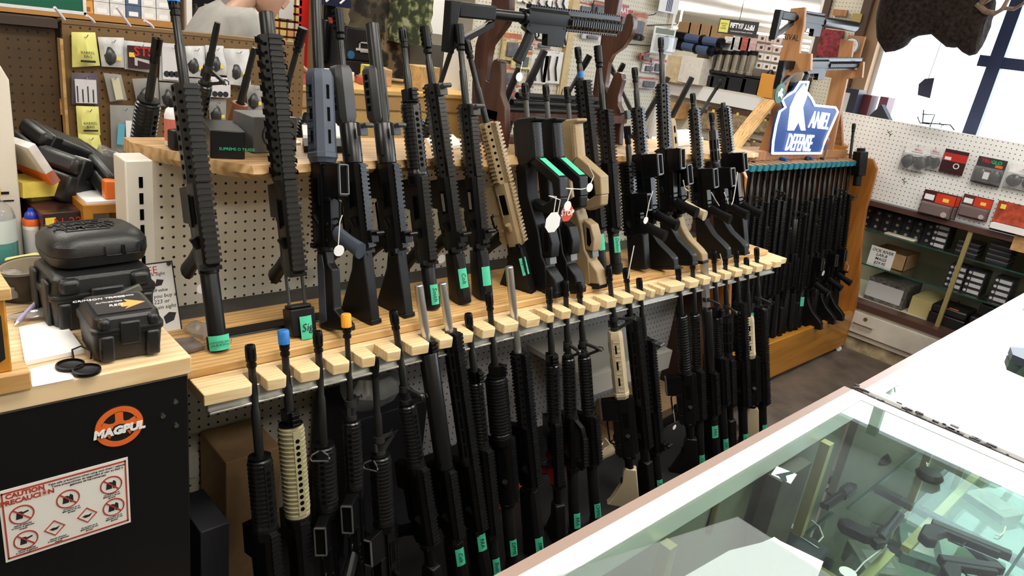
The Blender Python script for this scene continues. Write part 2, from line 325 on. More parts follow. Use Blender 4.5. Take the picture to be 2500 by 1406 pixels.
# back board on which the upper row stands, and the notched front board
solo('pine_board', B().box(.475, RXE, 1.36, 1.61, .891, .912), PINE, 'long pine board on which the upper row of rifles stands', 'board', bevel=.003)
LOW = [  # muzzle x,y ; low axis x,y ; hgTop hgBot recBot y ; off ; kind ...
 dict(m=(610, 842), l=(658, 1400), k=(1115, 1290, 1520), off=38, hg='rib', hr=.027, nm='black rifle nearest the black cabinet, plain ribbed handguard'),
 dict(m=(692, 815), l=(738, 1400), k=(1035, 1258, 1500), off=30, hg='rib', hr=.029, hc='od', mz='blue', gb=1, nm='rifle with olive tan ribbed handguard and blue muzzle cap'),
 dict(m=(775, 808), l=(807, 1400), k=(1085, 1240, 1430), off=172, hg='rib', hr=.027, mag=1, sling=1, nm='black rifle showing open magazine well and pale sling loop, right of the tan one'),
 dict(m=(845, 775), l=(872, 1300), k=(1025, 1190, 1360), off=170, hg='rib', hr=.022, mz='orange', fs=1, thin=1, nm='thin black rifle with orange muzzle cap'),
 dict(m=(913, 872), l=(946, 1400), k=(1110, 1275, 1470), off=150, hg='rib', hr=.027, fs=1, mag=1, sling=1, nm='short black rifle with muzzle below the board, right of the orange capped one'),
 dict(m=(960, 758), l=(1055, 1400), k=(985, 1135, 1325), off=52, hg='rib', hr=.023, fs=1, rr=1, nm='tilted black rifle with triangular front sight, left of the steel barrels'),
 dict(m=(1022, 695), l=(1122, 1400), k=(858, 1140, 1310), off=48, hg='tube', hr=.0245, steel=1, gb=1, rr=1, st='wide', tape=(1350, 'Colt'), nm='rifle with bare steel barrel and smooth black tube handguard'),
 dict(m=(1080, 690), l=(1180, 1400), k=(806, 1128, 1290), off=52, hg='mlok', hr=.023, steel=1, rr=1, rh=1, st='wide', tape=(1315, 'RRA'), nm='rifle with thick steel barrel showing through a slotted handguard'),
 dict(m=(1143, 765), l=(1208, 1400), k=(930, 1090, 1300), off=50, hg='rib', hr=.021, rr=1, tape=(1375, 'Bush'), gb=1, nm='slim black rifle right of the two steel barrelled ones'),
 dict(m=(1193, 715), l=(1253, 1400), k=(918, 1065, 1225), off=85, hg='rib', hr=.030, rr=1, tape=(1330, 'DPMS'), gb=1, nm='black rifle with fat oval ribbed handguard in front of the red box'),
 dict(m=(1243, 650), l=(1307, 1300), k=(858, 1040, 1185), off=60, hg='quad', hr=.021, steel=1, rr=1, rh=1, st='wide', tape=(1322, 'SW'), nm='rifle with thin steel barrel and railed handguard right of the fat handguard'),
 dict(m=(1340, 700), l=(1365, 1300), k=(888, 1025, 1180), off=30, hg='rib', hr=.022, rr=1, gb=1, nm='black rifle with studded receiver rail, left of two with front sights'),
 dict(m=(1380, 685), l=(1402, 1250), k=(872, 1014, 1140), off=45, hg='rib', hr=.021, fs=1, ch=1, tape=(1265, 'RRA'), nm='black rifle with front sight and curved carry handle'),
 dict(m=(1413, 690), l=(1450, 1200), k=(868, 1010, 1130), off=62, hg='rib', hr=.021, fs=1, tape=(1240, 'CMMG'), nm='black rifle with long triangular front sight, right of the carry handle one'),
 dict(m=(1485, 650), l=(1541, 1180), k=(806, 968, 1110), off=100, hg='magpul', hr=.023, hc='tan', fs=1, mag=1, grip='tan', st='tan', nm='rifle with pale tan slotted handguard and tan grip and stock'),
 dict(m=(1527, 655), l=(1577, 1150), k=(770, 985, 1090), off=60, hg='mlok', hr=.021, rr=1, rh=1, nm='slim black rifle with long slotted handguard, right of the tan handguard'),
 dict(m=(1560, 680), l=(1603, 1150), k=(825, 1000, 1100), off=65, hg='quad', hr=.021, rr=1, rh=1, flip=1, tape=(1180, 'PSA'), nm='black rifle with folded sights beside the bare stretch of pegboard'),
 dict(m=(1655, 650), l=(1687, 1100), k=(768, 912, 1030), off=105, hg='rib', hr=.022, mag=1, grip='b', nm='black rifle with magazine well and grip pointing left, first after the bare pegboard'),
 dict(m=(1690, 625), l=(1708, 1100), k=(765, 900, 1020), off=50, hg='rib', hr=.020, rr=1, tape=(1120, 'Colt'), nm='black rifle squeezed left of the square steel barrel'),
 dict(m=(1718, 618), l=(1742, 1100), k=(755, 905, 1010), off=60, hg='tube', hr=.0205, steel=2, fs=1, rr=1, st='wide', tape=(1048, 'RRA'), nm='rifle with square pale steel barrel and smooth dark tube'),
 dict(m=(1742, 612), l=(1766, 1060), k=(772, 870, 985), off=60, hg='rib', hr=.019, gb=1, rr=1, tape=(1080, 'SW'), nm='black rifle right of the square steel barrel'),
 dict(m=(1770, 617), l=(1783, 1060), k=(772, 872, 985), off=45, hg='mlok', hr=.018, fs=1, rr=1, nm='black rifle fourth from the right end of the board'),
 dict(m=(1797, 612), l=(1815, 1050), k=(735, 875, 990), off=60, hg='quad', hr=.019, rr=1, rh=1, tape=(1068, 'DD'), nm='black rifle third from the right end of the board'),
 dict(m=(1822, 630), l=(1838, 1040), k=(772, 872, 985), off=112, hg='magpul', hr=.020, hc='tan', st='tan', nm='rifle with pale slotted handguard near the right end of the board'),
 dict(m=(1847, 605), l=(1862, 1030), k=(750, 880, 985), off=60, hg='quad', hr=.018, fs=1, rr=1, rh=1, tape=(1045, 'PSA'), nm='black rifle at the far right end of the board'),
]
LP = (1.322, .88, .19)
UPL = (1.42, .912, .307)
notch = []
for g in LOW:
    a = PP(*g['m'], *LP); c = PP(*g['l'], *LP); s = (.88 - c.z) / (a.z - c.z); notch.append(c.x + (a.x - c.x) * s)
notch = sorted(notch + [notch[10] + .085, notch[13] + .07, notch[16] + .055, notch[16] + .11, 2.82])
b = B(); pts = [(.50, 1.37)]; last = .50
def tooth(xa, xb):
    pts.extend([(xa, 1.287), (xb - .006, 1.283), (xb, 1.290)])
for x in notch:
    if x - .016 > last + .012: tooth(last, x - .016)
    pts.extend([(x - .014, 1.345), (x + .014, 1.345)]); last = x + .016
tooth(last, RXE - .01); pts.append((RXE - .01, 1.37))
b.prism(pts, .864, .890, 'z')
b.box(RXE - .12, RXE + .06, 1.30, 1.40, .866, .889)
solo('notched_board', b, PINEL, 'pale pine board cut with a notch for each lower rifle barrel', 'board', bevel=.002)
tt = t
# grey lower pegboard section right of the middle and pale lower shelf
part('lower_pegboard', B().box(.50, 1.25, 1.735, 1.75, .1, .84), PEG_C, tt); part('lower_pegboard', B().box(1.25, RXE, 1.735, 1.75, .1, .84), PEG_G, tt)
a = PY(1600, 870, 1.72)
part('lower_shelf', B().box(1.9, 2.42, 1.42, 1.735, .50, .52).box(1.9, 2.42, 1.42, 1.43, .44, .5), METALW, tt)
# ------------------------------------------------------------------ curved wooden rack on the right
X0, X1 = 3.12, 4.642
t = thing('wooden_rifle_rack', 'orange oak rifle rack with teal felt notches and curved side', 'rack', (0, 0, 0))
part('front_board', B().box(X0, X1 - .002, 1.53, 1.56, .03, .265), OAK, t, bevel=.004)
part('inner_floor', B().box(X0, X1, 1.56, 2.05, .20, .245), OAK, t)
part('back_panel', B().box(X0, X1, 2.05, 2.07, .1, 1.16), mat('rack_back', (.06, .035, .02), .6), t)
sd = [(1.53, .03), (1.53, .30), (1.545, .42), (1.575, .55), (1.61, .70), (1.64, .90), (1.645, 1.08), (1.65, 1.15), (1.69, 1.20), (2.08, 1.20), (2.08, .03)]
part('side_panel', B().prism(sd, X1, X1 + .025, 'x'), OAKZ, t, bevel=.003)
part('side_panel', B().prism(sd, X0 - .025, X0, 'x'), OAKZ, t, bevel=.003)
b = B(); nt = 22; R2N = []
b2 = B()
for i in range(nt):
    xa = X0 + .10 + (X1 - X0 - .12) * i / nt; xb = xa + (X1 - X0 - .12) / nt
    b.box(xa + .012, xb - .012, 1.71, 1.80, 1.165, 1.19); b2.box(xa + .012, xb - .012, 1.702, 1.71, 1.16, 1.188)
    b2.box(xa + .010, xa + .012, 1.71, 1.8, 1.163, 1.188)
    R2N.append(xb)
b.box(X0, X1, 1.80, 2.08, 1.165, 1.19)
part('notched_top_rail', b, STAND, t); part('felt_lining', b2, mat('teal_felt', (.008, .17, .22), .8), t, 'teal felt glued over the notches')
part('caster', B().cyl((X1 - .05, 1.535, .015), (X1 - .03, 1.535, .015), .015, n=10), WHITE, t)
# ------------------------------------------------------------------ right hand display case with pegboard on top
CXF = 4.74
t = thing('display_case', 'off-white wall case with glass shelves, drawers and brass post', 'display case', (0, 0, 0))
OFFW = mat('chipped_offwhite_paint', (.66, .60, .52), .45, var=.12, scale=7)
BRN = mat('brown_trim', (.085, .04, .03), .4)
YB0, YB1 = -1.2, 2.02
part('toe_kick', B().box(4.72, 4.76, YB0, YB1, 0, .095), mat('chipped_cream_kick', (.45, .36, .22), .6, var=.7, scale=9), t)
part('carcass', B().box(4.70, 5.35, YB0, YB1, .09, .285), OFFW, t)
yy = 1.66
for k in range(4):
    dr = part('drawer', B().box(4.682, 4.70, yy - .62, yy - .02, .125, .262), OFFW, t, bevel=.003)
    part('handle', B().tube([(4.682, yy - .14, .19), (4.662, yy - .14, .19), (4.662, yy - .26, .19), (4.682, yy - .26, .19)], .005), CHROME, dr)
    part('lock', B().cyl((4.684, yy - .20, .232), (4.678, yy - .20, .232), .012), mat('brass', (.35, .27, .10), .35, .8), dr)
    yy -= .64
part('brown_sill', B().box(4.68, 4.80, YB0, YB1, .285, .322), BRN, t)
part('case_floor', B().box(4.80, 5.35, YB0, YB1, .285, .31), mat('case_floor_cream', (.62, .58, .48), .5), t)
part('case_back', B().box(5.33, 5.35, YB0, YB1, .31, .93), mat('case_back_board', (.42, .40, .31), .6, var=.1, scale=4), t)
part('glass_shelf', B().box(4.78, 5.33, YB0, YB1, .54, .548), CGLASS, t); part('glass_shelf', B().box(4.78, 5.33, YB0, YB1, .75, .758), CGLASS, t)
EDGE = mat('green_glass_edge', (.02, .07, .06), .2)
part('shelf_edge', B().box(4.775, 4.78, YB0, YB1, .54, .548).box(4.775, 4.78, YB0, YB1, .75, .758), EDGE, t)
part('top_ledge', B().box(4.735, 5.35, YB0, YB1, .915, .945), BRN, t)
pp = PX(2328, 680, CXF)
part('brass_post', B().box(4.745, 4.765, pp.y - .012, pp.y + .012, .322, .915), mat('brass_strip', (.50, .42, .18), .35, .6), t)
part('pegboard_panel', B().box(CXF + .03, CXF + .042, YB0, YB1, .952, 1.432), PEG_W, t, 'white pegboard rising above the case')
# ------------------------------------------------------------------ glass counters under the camera
WF = mat('white_counter_metal', (.86, .86, .86), .25, .0, coat=.3)
WSC = mat('chipped_counter_edge', (.45, .43, .42), .4, var=.9, scale=50)
for nm, xa, xb, zz, lab in (('glass_counter', -.9, 1.612, 1.0, 'glass topped counter holding handguns, nearest the viewer'), ('glass_counter', 1.64, 4.6, 1.0, 'overexposed glass counter beyond the seam, second from the viewer')):
    t = thing(nm, lab, 'counter', (0, 0, 0), group='glass counters')
    y1 = .502 if xa < 0 else .487; y0 = -.25
    part('outer_trim', B().box(xa, xb, y1 - .018, y1, .955, zz).box(xa, xb, y0, y0 + .018, .955, zz), mat('brownish_aluminium', (.36, .26, .22), .35, .5), t)
    part('top_frame', B().box(xa, xb, y1 - .052, y1 - .018, .955, zz + .001).box(xb - .035, xb, y0, y1 - .05, .955, zz + .0005).box(xa, xa + .03, y0, y1 - .05, .955, zz + .0005).box(xa, xb, y0 + .018, y0 + .05, .955, zz + .001), WF, t, bevel=.001)
    part('glass_top', B().box(xa + .03, xb - .035, y0 + .05, y1 - .052, zz - .008, zz - .001), GLASS, t)
    part('back_panel', B().box(xa, xb, y1 - .03, y1 - .012, 0, .955), mat('counter_back_grey', (.17, .18, .145), .5, var=.2, scale=5), t)
    part('front_glass', B().box(xa, xb, y0, y0 + .006, .2, .955), CGLASS, t)
    part('side_panel', B().box(xa, xa + .012, y0, y1 - .03, 0, .955) if xa < 0 else B().box(xb - .012, xb, y0, y1 - .03, 0, .955), MATS['counter_back_grey'], t)
    part('base_cabinet', B().box(xa + .012, xb - .012, y0 + .01, y1 - .03, 0, .30), mat('counter_inside_green', (.27, .32, .24), .5, var=.35, scale=3), t)
    part('glass_shelf', B().box(xa + .012, xb - .012, y0 + .02, y1 - .06, .70, .707), CGLASS, t)
    part('shelf_edge', B().box(xa + .012, xb - .012, y1 - .066, y1 - .06, .70, .707).box(xa + .012, xb - .012, y1 - .38, y1 - .374, .70, .707), EDGE, t)
    for q in (xa + .6, xa + 1.2, xa + 1.75, xa + 2.3):
        part('brass_post', B().box(q, q + .02, y1 - .075, y1 - .055, .30, .955).box(q + .002, q + .018, y0 + .1, y1 - .055, .675, .686), MATS['brass_strip'], t)
    for q, zz_ in ((PZ(2040, 1135, .70).x, .68),) if xa > 0 else ((PZ(2040, 1135, .70).x - .55, .68), (xa + 1.5, .46), (xa + 2.05, .46)):
        part('shelf_bracket', B().box(q, q + .022, y0 + .03, y1 - .06, zz_, zz_ + .016), mat('dark_bracket', (.012, .013, .012), .35, .4), t)
    part('lower_glass_shelf', B().box(xa + .012, xb - .012, y0 + .10, y1 - .06, .478, .484), CGLASS, t)
    part('cross_rail', B().box(xa + .012, xb - .012, y1 - .21, y1 - .19, .675, .69), MATS['brass_strip'], t)
    if xa < 0: part('inner_backing', B().box(xb - .42, xb - .30, y1 - .08, y1 - .05, .31, .95), mat('dark_backing', (.05, .04, .028), .5, var=.4), t)
r = random.Random(5); b = B()
for k in range(60):
    y = r.uniform(-.2, .49); x = 1.613 + r.uniform(-.001, .03) * (1 if k % 2 else .6); s = r.uniform(.002, .008)
    b.box(x, x + s * r.uniform(.5, 1.6), y, y + s * r.uniform(1, 3), .999, 1.0022)
b.box(1.612, 1.64, -.2, .486, .96, .992)
solo('counter_seam_strip', b, mat('dark_chipped_strip', (.03, .028, .028), .5), 'dark chipped strip filling the seam between the two glass counters', 'strip')
# ================================================================== rifles
TRI = [(-.0, 0)]
def teeth(b, u0, u1, t0, t1, hw, pitch=.0106, mi=0):
    n = max(1, int((u1 - u0) / pitch)); p = (u1 - u0) / n
    b.box(t0, t1 - .0045, -hw * .8, hw * .8, u0, u1, mi)
    for k in range(n): b.box(t1 - .0048, t1, -hw, hw, u0 + k * p + p * .20, u0 + k * p + p * .72, mi)
def rot(a): return Matrix.Rotation(a, 4, 'Z')
def patch(a, wd, r, u0, u1, n=5):        # a strip of tape wrapped on a round part
    b = B(); vs = []
    for k in range(n + 1):
        t = a - wd / 2 + wd * k / n
        for rr in (r, r + .0008):
            for u in (u0, u1): vs.append((rr * math.cos(t), rr * math.sin(t), u))
    fs = []
    for k in range(n):
        o = 4 * k; fs += [(o + 2, o + 6, o + 7, o + 3), (o, o + 1, o + 5, o + 4), (o, o + 4, o + 6, o + 2), (o + 1, o + 3, o + 7, o + 5)]
    fs += [(0, 2, 3, 1), (4 * n, 4 * n + 1, 4 * n + 3, 4 * n + 2)]
    return b.add(vs, fs)
def gun_frame(P0, P1, off):
    P0 = Vector(P0); P1 = Vector(P1); z = (P1 - P0).normalized()
    va = Vector((-P0.x, -P0.y, 0)).normalized()              # towards the viewer's side of the shop
    va = (va - z * va.dot(z)).normalized(); x = Matrix.Rotation(math.radians(off), 3, z) @ va
    y = z.cross(x); m = Matrix((x, y, z)).transposed().to_4x4(); m.translation = P0
    return m, (P1 - P0).length
def muzzle(t, kind, L, r, n=12):
    if kind == 'none': return
    b = B(); R = max(.0105, r * 1.25)
    if kind in ('a2', 'blue', 'orange'):
        b.lathe([(r * .95, L - .050), (R * .95, L - .048), (R * .95, L - .041), (R * .8, L - .040), (R * .8, L - .036), (R, L - .035), (R, L - .004), (R * .9, L)], n)
        for k in range(6): b.box(R * .8, R * 1.015, -.0016, .0016, L - .028, L - .008, 1, rot(k * PI / 3))
        b.cyl((0, 0, L - .0005), (0, 0, L + .0006), R * .6, n=n, mi=1)
        part('flash_hider', b, [K, HOLE], t)
        if kind != 'a2':
            part('muzzle_cap', B().lathe([(R * 1.12, L - .022), (R * 1.14, L + .006), (R * .95, L + .009)], 10), BLUECAP if kind == 'blue' else ORANGECAP, t, kind + ' cap over the muzzle')
    elif kind == 'comp':
        b.lathe([(r, L - .070), (R * 1.1, L - .066), (R * 1.1, L - .058), (R * .85, L - .056), (R * 1.15, L - .052), (R * 1.2, L)], n)
        for s in (0, PI):
            for k in range(4): b.box(R * .9, R * 1.21, -.005, .005, L - .046 + k * .011, L - .040 + k * .011, 1, rot(s + PI / 2))
        part('muzzle_brake', b, [K, HOLE], t)
    elif kind == 'prong':
        b.lathe([(r, L - .062), (R, L - .058), (R, L - .040)], n)
        for k in range(4): b.box(R * .45, R * 1.05, -.004, .004, L - .042, L, 0, rot(k * PI / 2 + .4))
        part('flash_hider', b, [K, HOLE], t)
def handguard(t, kind, r, u0, u1, M, rh, label=None):
    b = B(); n = 20
    if kind == 'rib':
        rr = r * .93; prof = [(r * .72, u0), (r * .98, u0 + .004), (r * .98, u0 + .012)]; L = u1 - u0; k = max(5, int(L / .0115)); p = (L - .026) / k
        for i in range(k):
            u = u0 + .014 + i * p; prof += [(rr, u), (rr, u + p * .52), (r * 1.02, u + p * .62), (r * 1.02, u + p * .84), (rr, u + p * .95)]
        prof += [(rr, u1 - .010), (r * .96, u1 - .006), (r * .70, u1)]
        b.lathe(prof, n)
        for s in (0, PI):
            b.box(rr * .9, r * 1.015, -r * .30, r * .30, u0 + .012, u1 - .010, 0, rot(s))
            kk = max(4, int(L / .0185))
            for i in range(kk):
                u = u0 + .028 + i * (L - .045) / kk; b.cyl((r * 1.008, 0, u), (r * 1.022, 0, u), .0052, n=10, mi=1, mx=rot(s))
        part('handguard', b, [M, HOLE], t, label)
        b2 = B().lathe([(r * .78, u0 - .022), (r * .98, u0 - .020), (r * 1.06, u0 - .004), (r * 1.06, u0 + .002), (r * .9, u0 + .004)], n)
        part('handguard_ring', b2, K, t)
        part('handguard_cap', B().lathe([(r * .4, u1), (r * .9, u1), (r * .9, u1 + .003), (r * .4, u1 + .004)], n), K, t)
    elif kind == 'tube':
        b.lathe([(r * .9, u0), (r, u0 + .003), (r, u1 - .003), (r * .92, u1), (r * .6, u1), (r * .6, u1 - .01)], 24)
        for k in range(4): b.cyl((r * .99, 0, u0 + .02), (r * 1.01, 0, u0 + .02), .003, n=8, mi=1, mx=rot(k * PI / 2 + .5))
        part('handguard', b, [M, HOLE], t, label)
    elif kind in ('quad', 'hex'):
        w = r * .82; c = r * .35
        b.prism([(w, -c), (w, c), (c, w), (-c, w), (-w, c), (-w, -c), (-c, -w), (c, -w)], u0, u1, 'z')
        for s in range(1, 4) if rh else range(4):
            if kind == 'quad' or s == 2: b2 = B(rot(s * PI / 2)); teeth(b2, u0 + .004, u1 - .004, w, r * 1.12, .0085); b.add(b2.v, b2.f)
            else:
                kk = int((u1 - u0) / .02)
                for i in range(kk): b.cyl((w, 0, u0 + .014 + i * .0198), (w + .0006, 0, u0 + .014 + i * .0198), .0066, n=6, mi=1, mx=rot(s * PI / 2))
        for s in range(4):
            kk = int((u1 - u0) / .019)
            for i in range(kk): b.cyl(((w + c) * .708 - .0005, 0, u0 + .014 + i * .0188), ((w + c) * .708 + .0005, 0, u0 + .014 + i * .0188), .0042, n=8, mi=1, mx=rot(PI / 4 + s * PI / 2))
        part('handguard', b, [M, HOLE], t, label)
    elif kind == 'mlok':
        pts = [(r * .95 * math.cos(PI / 8 + k * PI / 4), r * .95 * math.sin(PI / 8 + k * PI / 4)) for k in range(8)]
        b.prism(pts, u0, u1, 'z'); b.lathe([(r * .97, u0), (r * .99, u0 + .004), (r * .99, u0 + .018), (r * .95, u0 + .02)], 16)
        a = r * .95 * math.cos(PI / 8); kk = max(2, int((u1 - u0 - .03) / .044))
        for s in range(8):
            for i in range(kk):
                u = u0 + .03 + i * .044
                b.box(a, a + .0005, -.0033, .0033, u, u + .031, 1, rot(s * PI / 4)); b.cyl((a, 0, u), (a + .0005, 0, u), .0033, n=8, mi=1, mx=rot(s * PI / 4)); b.cyl((a, 0, u + .031), (a + .0005, 0, u + .031), .0033, n=8, mi=1, mx=rot(s * PI / 4))
        part('handguard', b, [M, HOLE], t, label)
    elif kind == 'magpul':
        w = r * 1.05; L = u1 - u0
        def ring(u, s): return [Vector((x * s, y * s, u)) for x, y in ((w, -w * .45), (w, w * .45), (w * .5, w), (-w * .7, w), (-w * 1.1, w * .5), (-w * 1.1, -w * .5), (-w * .7, -w), (w * .5, -w))]
        b.loft([ring(u0, .9), ring(u0 + .01, 1), ring(u0 + .012, 1.06), ring(u0 + .022, 1.06), ring(u0 + .024, 1), ring(u1 - .03, .97), ring(u1 - .012, .95), ring(u1, .80)])
        kk = max(3, int(L / .02))
        for s in (1, -1):
            for i in range(kk):
                u = u0 + .03 + i * (L - .05) / kk; b.box(-w * .5, w * .35, *sorted((s * (w - .001), s * (w + .0014))), u, u + .003)
                b.box(-w * .5, -w * .5 + .004, *sorted((s * (w - .001), s * (w + .0014))), u, u + (L - .05) / kk)
            for i in range(3):
                u = u0 + L * (.22 + .24 * i); b.box(-w * .25, -w * .02, *sorted((s * w, s * (w + .0018))), u, u + L * .12, 1)
        for i in range(3):
            u = u0 + L * (.2 + .24 * i); b.box(-w * 1.1 - .0006, -w * 1.08, -.0035, .0035, u, u + L * .15, 1); b.box(w, w + .0006, -.0035, .0035, u, u + L * .15, 1)
        part('handguard', b, [M, HOLE], t, label)
STK = {'m4': [(.022, 0), (.024, .155), (-.012, .165), (-.022, .150), (-.030, .105), (-.082, .028), (-.104, .012), (-.106, 0)],
       'fixed': [(.022, 0), (.020, .20), (-.018, .20), (-.030, .15), (-.098, .012), (-.098, 0)],
       'moe': [(.024, 0), (.024, .15), (-.018, .165), (-.026, .13), (-.045, .10), (-.055, .085), (-.100, .045), (-.112, .030), (-.112, 0)]}
def stock(t, kind, ub, M, label=None):
    if kind == 'none': return
    if kind == 'wide':
        part('stock', B().loft([[Vector((x * sx, y, u)) for x, y in ((.027, -.011), (.027, .011), (.014, .021), (-.02, .021), (-.045, .012), (-.045, -.012), (-.02, -.021), (.014, -.021))] for u, sx in ((0, 1), (.004, 1.04), (.02, 1.02), (ub - .02, .85), (ub, .78))]), M, t, label, bevel=.002)
        return
    if kind == 'skel':
        part('stock', B().prism([(.024, 0), (.024, .035), (-.10, .022), (-.112, 0)], -.016, .016), M, t, label, bevel=.003)
        part('stock_strut', B().prism([(-.018, .165), (-.034, .165), (-.100, .030), (-.088, .018)], -.010, .010), M, t); part('stock_tube', B().prism([(.022, .03), (.022, .165), (-.018, .165), (-.018, .03)], -.016, .016), M, t, bevel=.005); return
    if kind == 'tube':
        part('stock', B().lathe([(.020, 0), (.023, .004), (.023, .03), (.019, .032), (.019, ub - .004), (.0165, ub)], 16), M, t, label); return
    p = STK[kind]; s = ub / .2 if kind == 'fixed' else 1
    b = B().prism([(x, u * s) for x, u in p], -.016, .016); part('stock', b, M, t, label, bevel=.004)
    part('butt_pad', B().prism([(.025, -.008), (.025, .004), (p[-1][0] - .002, .004), (p[-1][0] - .002, -.008)], -.018, .018), K, t, bevel=.002)
    if kind != 'fixed': part('stock_lever', B().box(-.036, -.028, -.008, .008, .06, .115), K, t)
def hexring(b, r, y0, y1, u, x, mi=0): b.cyl((x, y0, u), (x, y1, u), r, n=8, mi=mi)
def build_gun(P0, P1, us, g, grp, cat='rifle'):
    """us = (u of handguard top, handguard bottom, receiver bottom) measured from the butt along the bore"""
    off = g.get('off', 45); mx, L = gun_frame(P0, P1, off)
    t = thing('rifle', g['nm'], cat, mx=mx, group=grp)
    uT, uH, uR = us; vs = -1 if math.sin(math.radians(off)) > 0 else 1      # side of the receiver that faces the aisle
    hr = g.get('hr', .024); col = {'od': ODG, 'fde': FDE, 'tan': FDEL, 'bg': BGREY, None: KH}[g.get('hc')]
    rc = {'fde': FDE, None: K}[g.get('rc')]; thin = g.get('thin')
    st = g.get('st', 'tube' if g.get('tape') else 'm4'); steel = g.get('steel', 0)
    # stock and tube
    us_ = min(uR - .015, g.get('sl', .19)); tm = FDEL if st == 'tan' else KP
    if st == 'tan': st = 'm4'
    if st in ('m4', 'moe', 'skel'): part('buffer_tube', B().cyl((0, 0, .05), (0, 0, uR), .0148, n=16), K, t); stock(t, st, us_, g.get('sm', tm))
    elif st == 'fixed': stock(t, st, uR, g.get('sm', tm))
    elif st == 'wide': stock(t, st, uR - .012, KP)
    elif st == 'fold':
        b = B(); [b.cyl((-.004, s * .019, .02), (-.004, s * .019, uR), .0042, n=8) for s in (1, -1)]; part('stock_rods', b, GREYM, t)
        part('butt_block', B().box(-.022, .024, -.030, .030, 0, .062).box(-.018, .018, -.026, .026, .062, .07), KP, t, bevel=.003)
    elif st == 'slim':
        part('stock', B().prism([(.018, 0), (.018, uR - .01), (-.016, uR - .01), (-.020, uR * .8), (-.036, uR * .72), (-.038, .05), (-.085, .014), (-.085, 0)], -.012, .012), KP, t, bevel=.003)
        part('stock_spine', B().prism([(.018, .01), (.018, uR - .02), (-.002, uR - .02), (-.008, uR * .75), (-.010, .02)], -.0135, .0135), BGREY, t, 'blue-grey stock spine', bevel=.002)
    elif st == 'stub': part('stock', B().box(-.05, .02, -.018, .018, 0, uR), KP, t, bevel=.004)
    elif st != 'none': stock(t, 'tube', uR - .006, KP)
    if st not in ('fold', 'none'): part('receiver_nut', B().lathe([(.019, uR - .014), (.021, uR - .012), (.021, uR - .002), (.018, uR)], 14), K, t)
    # receivers
    ml = min(.075, (uH - uR) * .42)
    up = B().loft([[Vector((x, y, u)) for x, y in ((.030 * s, -.009), (.030 * s, .009), (.020, .0175), (-.012, .0185), (-.014, .018), (-.014, -.018), (-.012, -.0185), (.020, -.0175))] for u, s in ((uR, .8), (uR + .012, 1), (uH - .003, 1), (uH, .95))])
    pu = uR + (uH - uR) * .52
    up.box(-.006, .013, vs * .0178, vs * .0195, pu, pu + .058, 1); up.box(-.009, -.006, vs * .018, vs * .0215, pu - .006, pu + .062)
    if g.get('bolt'): up.box(-.003, .009, vs * .0192, vs * .0203, pu + .004, pu + .052, 2)
    up.cyl((.004, vs * .016, pu - .050), (.006, vs * .027, pu - .028), .0065, .0085, 8)
    part('upper_receiver', up, [rc, HOLE, STEEL], t)
    lo = B().prism([(-.013, uR + .002), (-.013, uH - .004), (-.030, uH - .004), (-.072, uH - .006), (-.074, uH - .006 - ml), (-.040, uH - .010 - ml), (-.040, uR + .040), (-.044, uR + .022), (-.030, uR - .004)], -.0125, .0125)
    lo.box(-.0748, -.0738, -.0085, .0085, uH - ml, uH - .013, 1)
    lo.box(-.040, -.02, vs * .012, vs * .0145, uH - ml - .016, uH - ml - .008); lo.cyl((-.026, vs * .012, uR + .05), (-.026, vs * .0155, uR + .05), .005, n=8)
    lo.box(-.040, -.024, vs * .0125, vs * .015, uR + .036, uR + .040); lo.cyl((-.02, -.0137, uH - .012), (-.02, .0137, uH - .012), .0035, n=8); lo.cyl((-.02, -.0137, uR + .012), (-.02, .0137, uR + .012), .0035, n=8)
    part('lower_receiver', lo, [rc, HOLE], t, bevel=.0015)
    if g.get('mag') or abs(math.cos(math.radians(off))) > .5 and math.cos(math.radians(off)) < 0:
        e = .0022; m = B(); u0, u1 = uH - ml - .002, uH - .008; x0 = -.0785
        for (ya, yb, ua, ub) in ((-.0135, -.0135 + e, u0, u1), (.0135 - e, .0135, u0, u1), (-.0135, .0135, u0, u0 + e), (-.0135, .0135, u1 - e, u1)): m.box(x0, x0 + .006, ya, yb, ua, ub)
        part('magazine_well_rim', m, mat('worn_edge_grey', (.16, .16, .16), .35, .6), t)
    if not g.get('nogrip'):
        gm = {'tan': FDEL, 'bg': BGREY, 'od': ODG}.get(g.get('grip'), KP)
        gp = B(); c0 = Vector((-.042, 0, uR + .030)); d = Vector((-.085, 0, -.042)); rings = []
        for s, wx, wy in ((0, .019, .0115), (.12, .0185, .013), (.5, .0165, .0135), (.85, .019, .014), (1, .0205, .014)):
            c = c0 + d * s; e1 = Vector((-.40, 0, .92)); rings.append([c + e1 * (wx * math.cos(k * PI / 5)) + Vector((0, wy * math.sin(k * PI / 5), 0)) for k in range(10)])
        gp.loft(rings); part('pistol_grip', gp, gm, t)
        tg = B().tube([(-.040, 0, uR + .046), (-.058, 0, uR + .055), (-.060, 0, uH - ml - .02), (-.045, 0, uH - ml - .008)], .0032, 6)
        tg.tube([(-.038, 0, uR + .062), (-.048, 0, uR + .064), (-.056, 0, uR + .056)], .0028, 5); part('trigger_guard', tg, K, t)
    # rails
    top = .0385
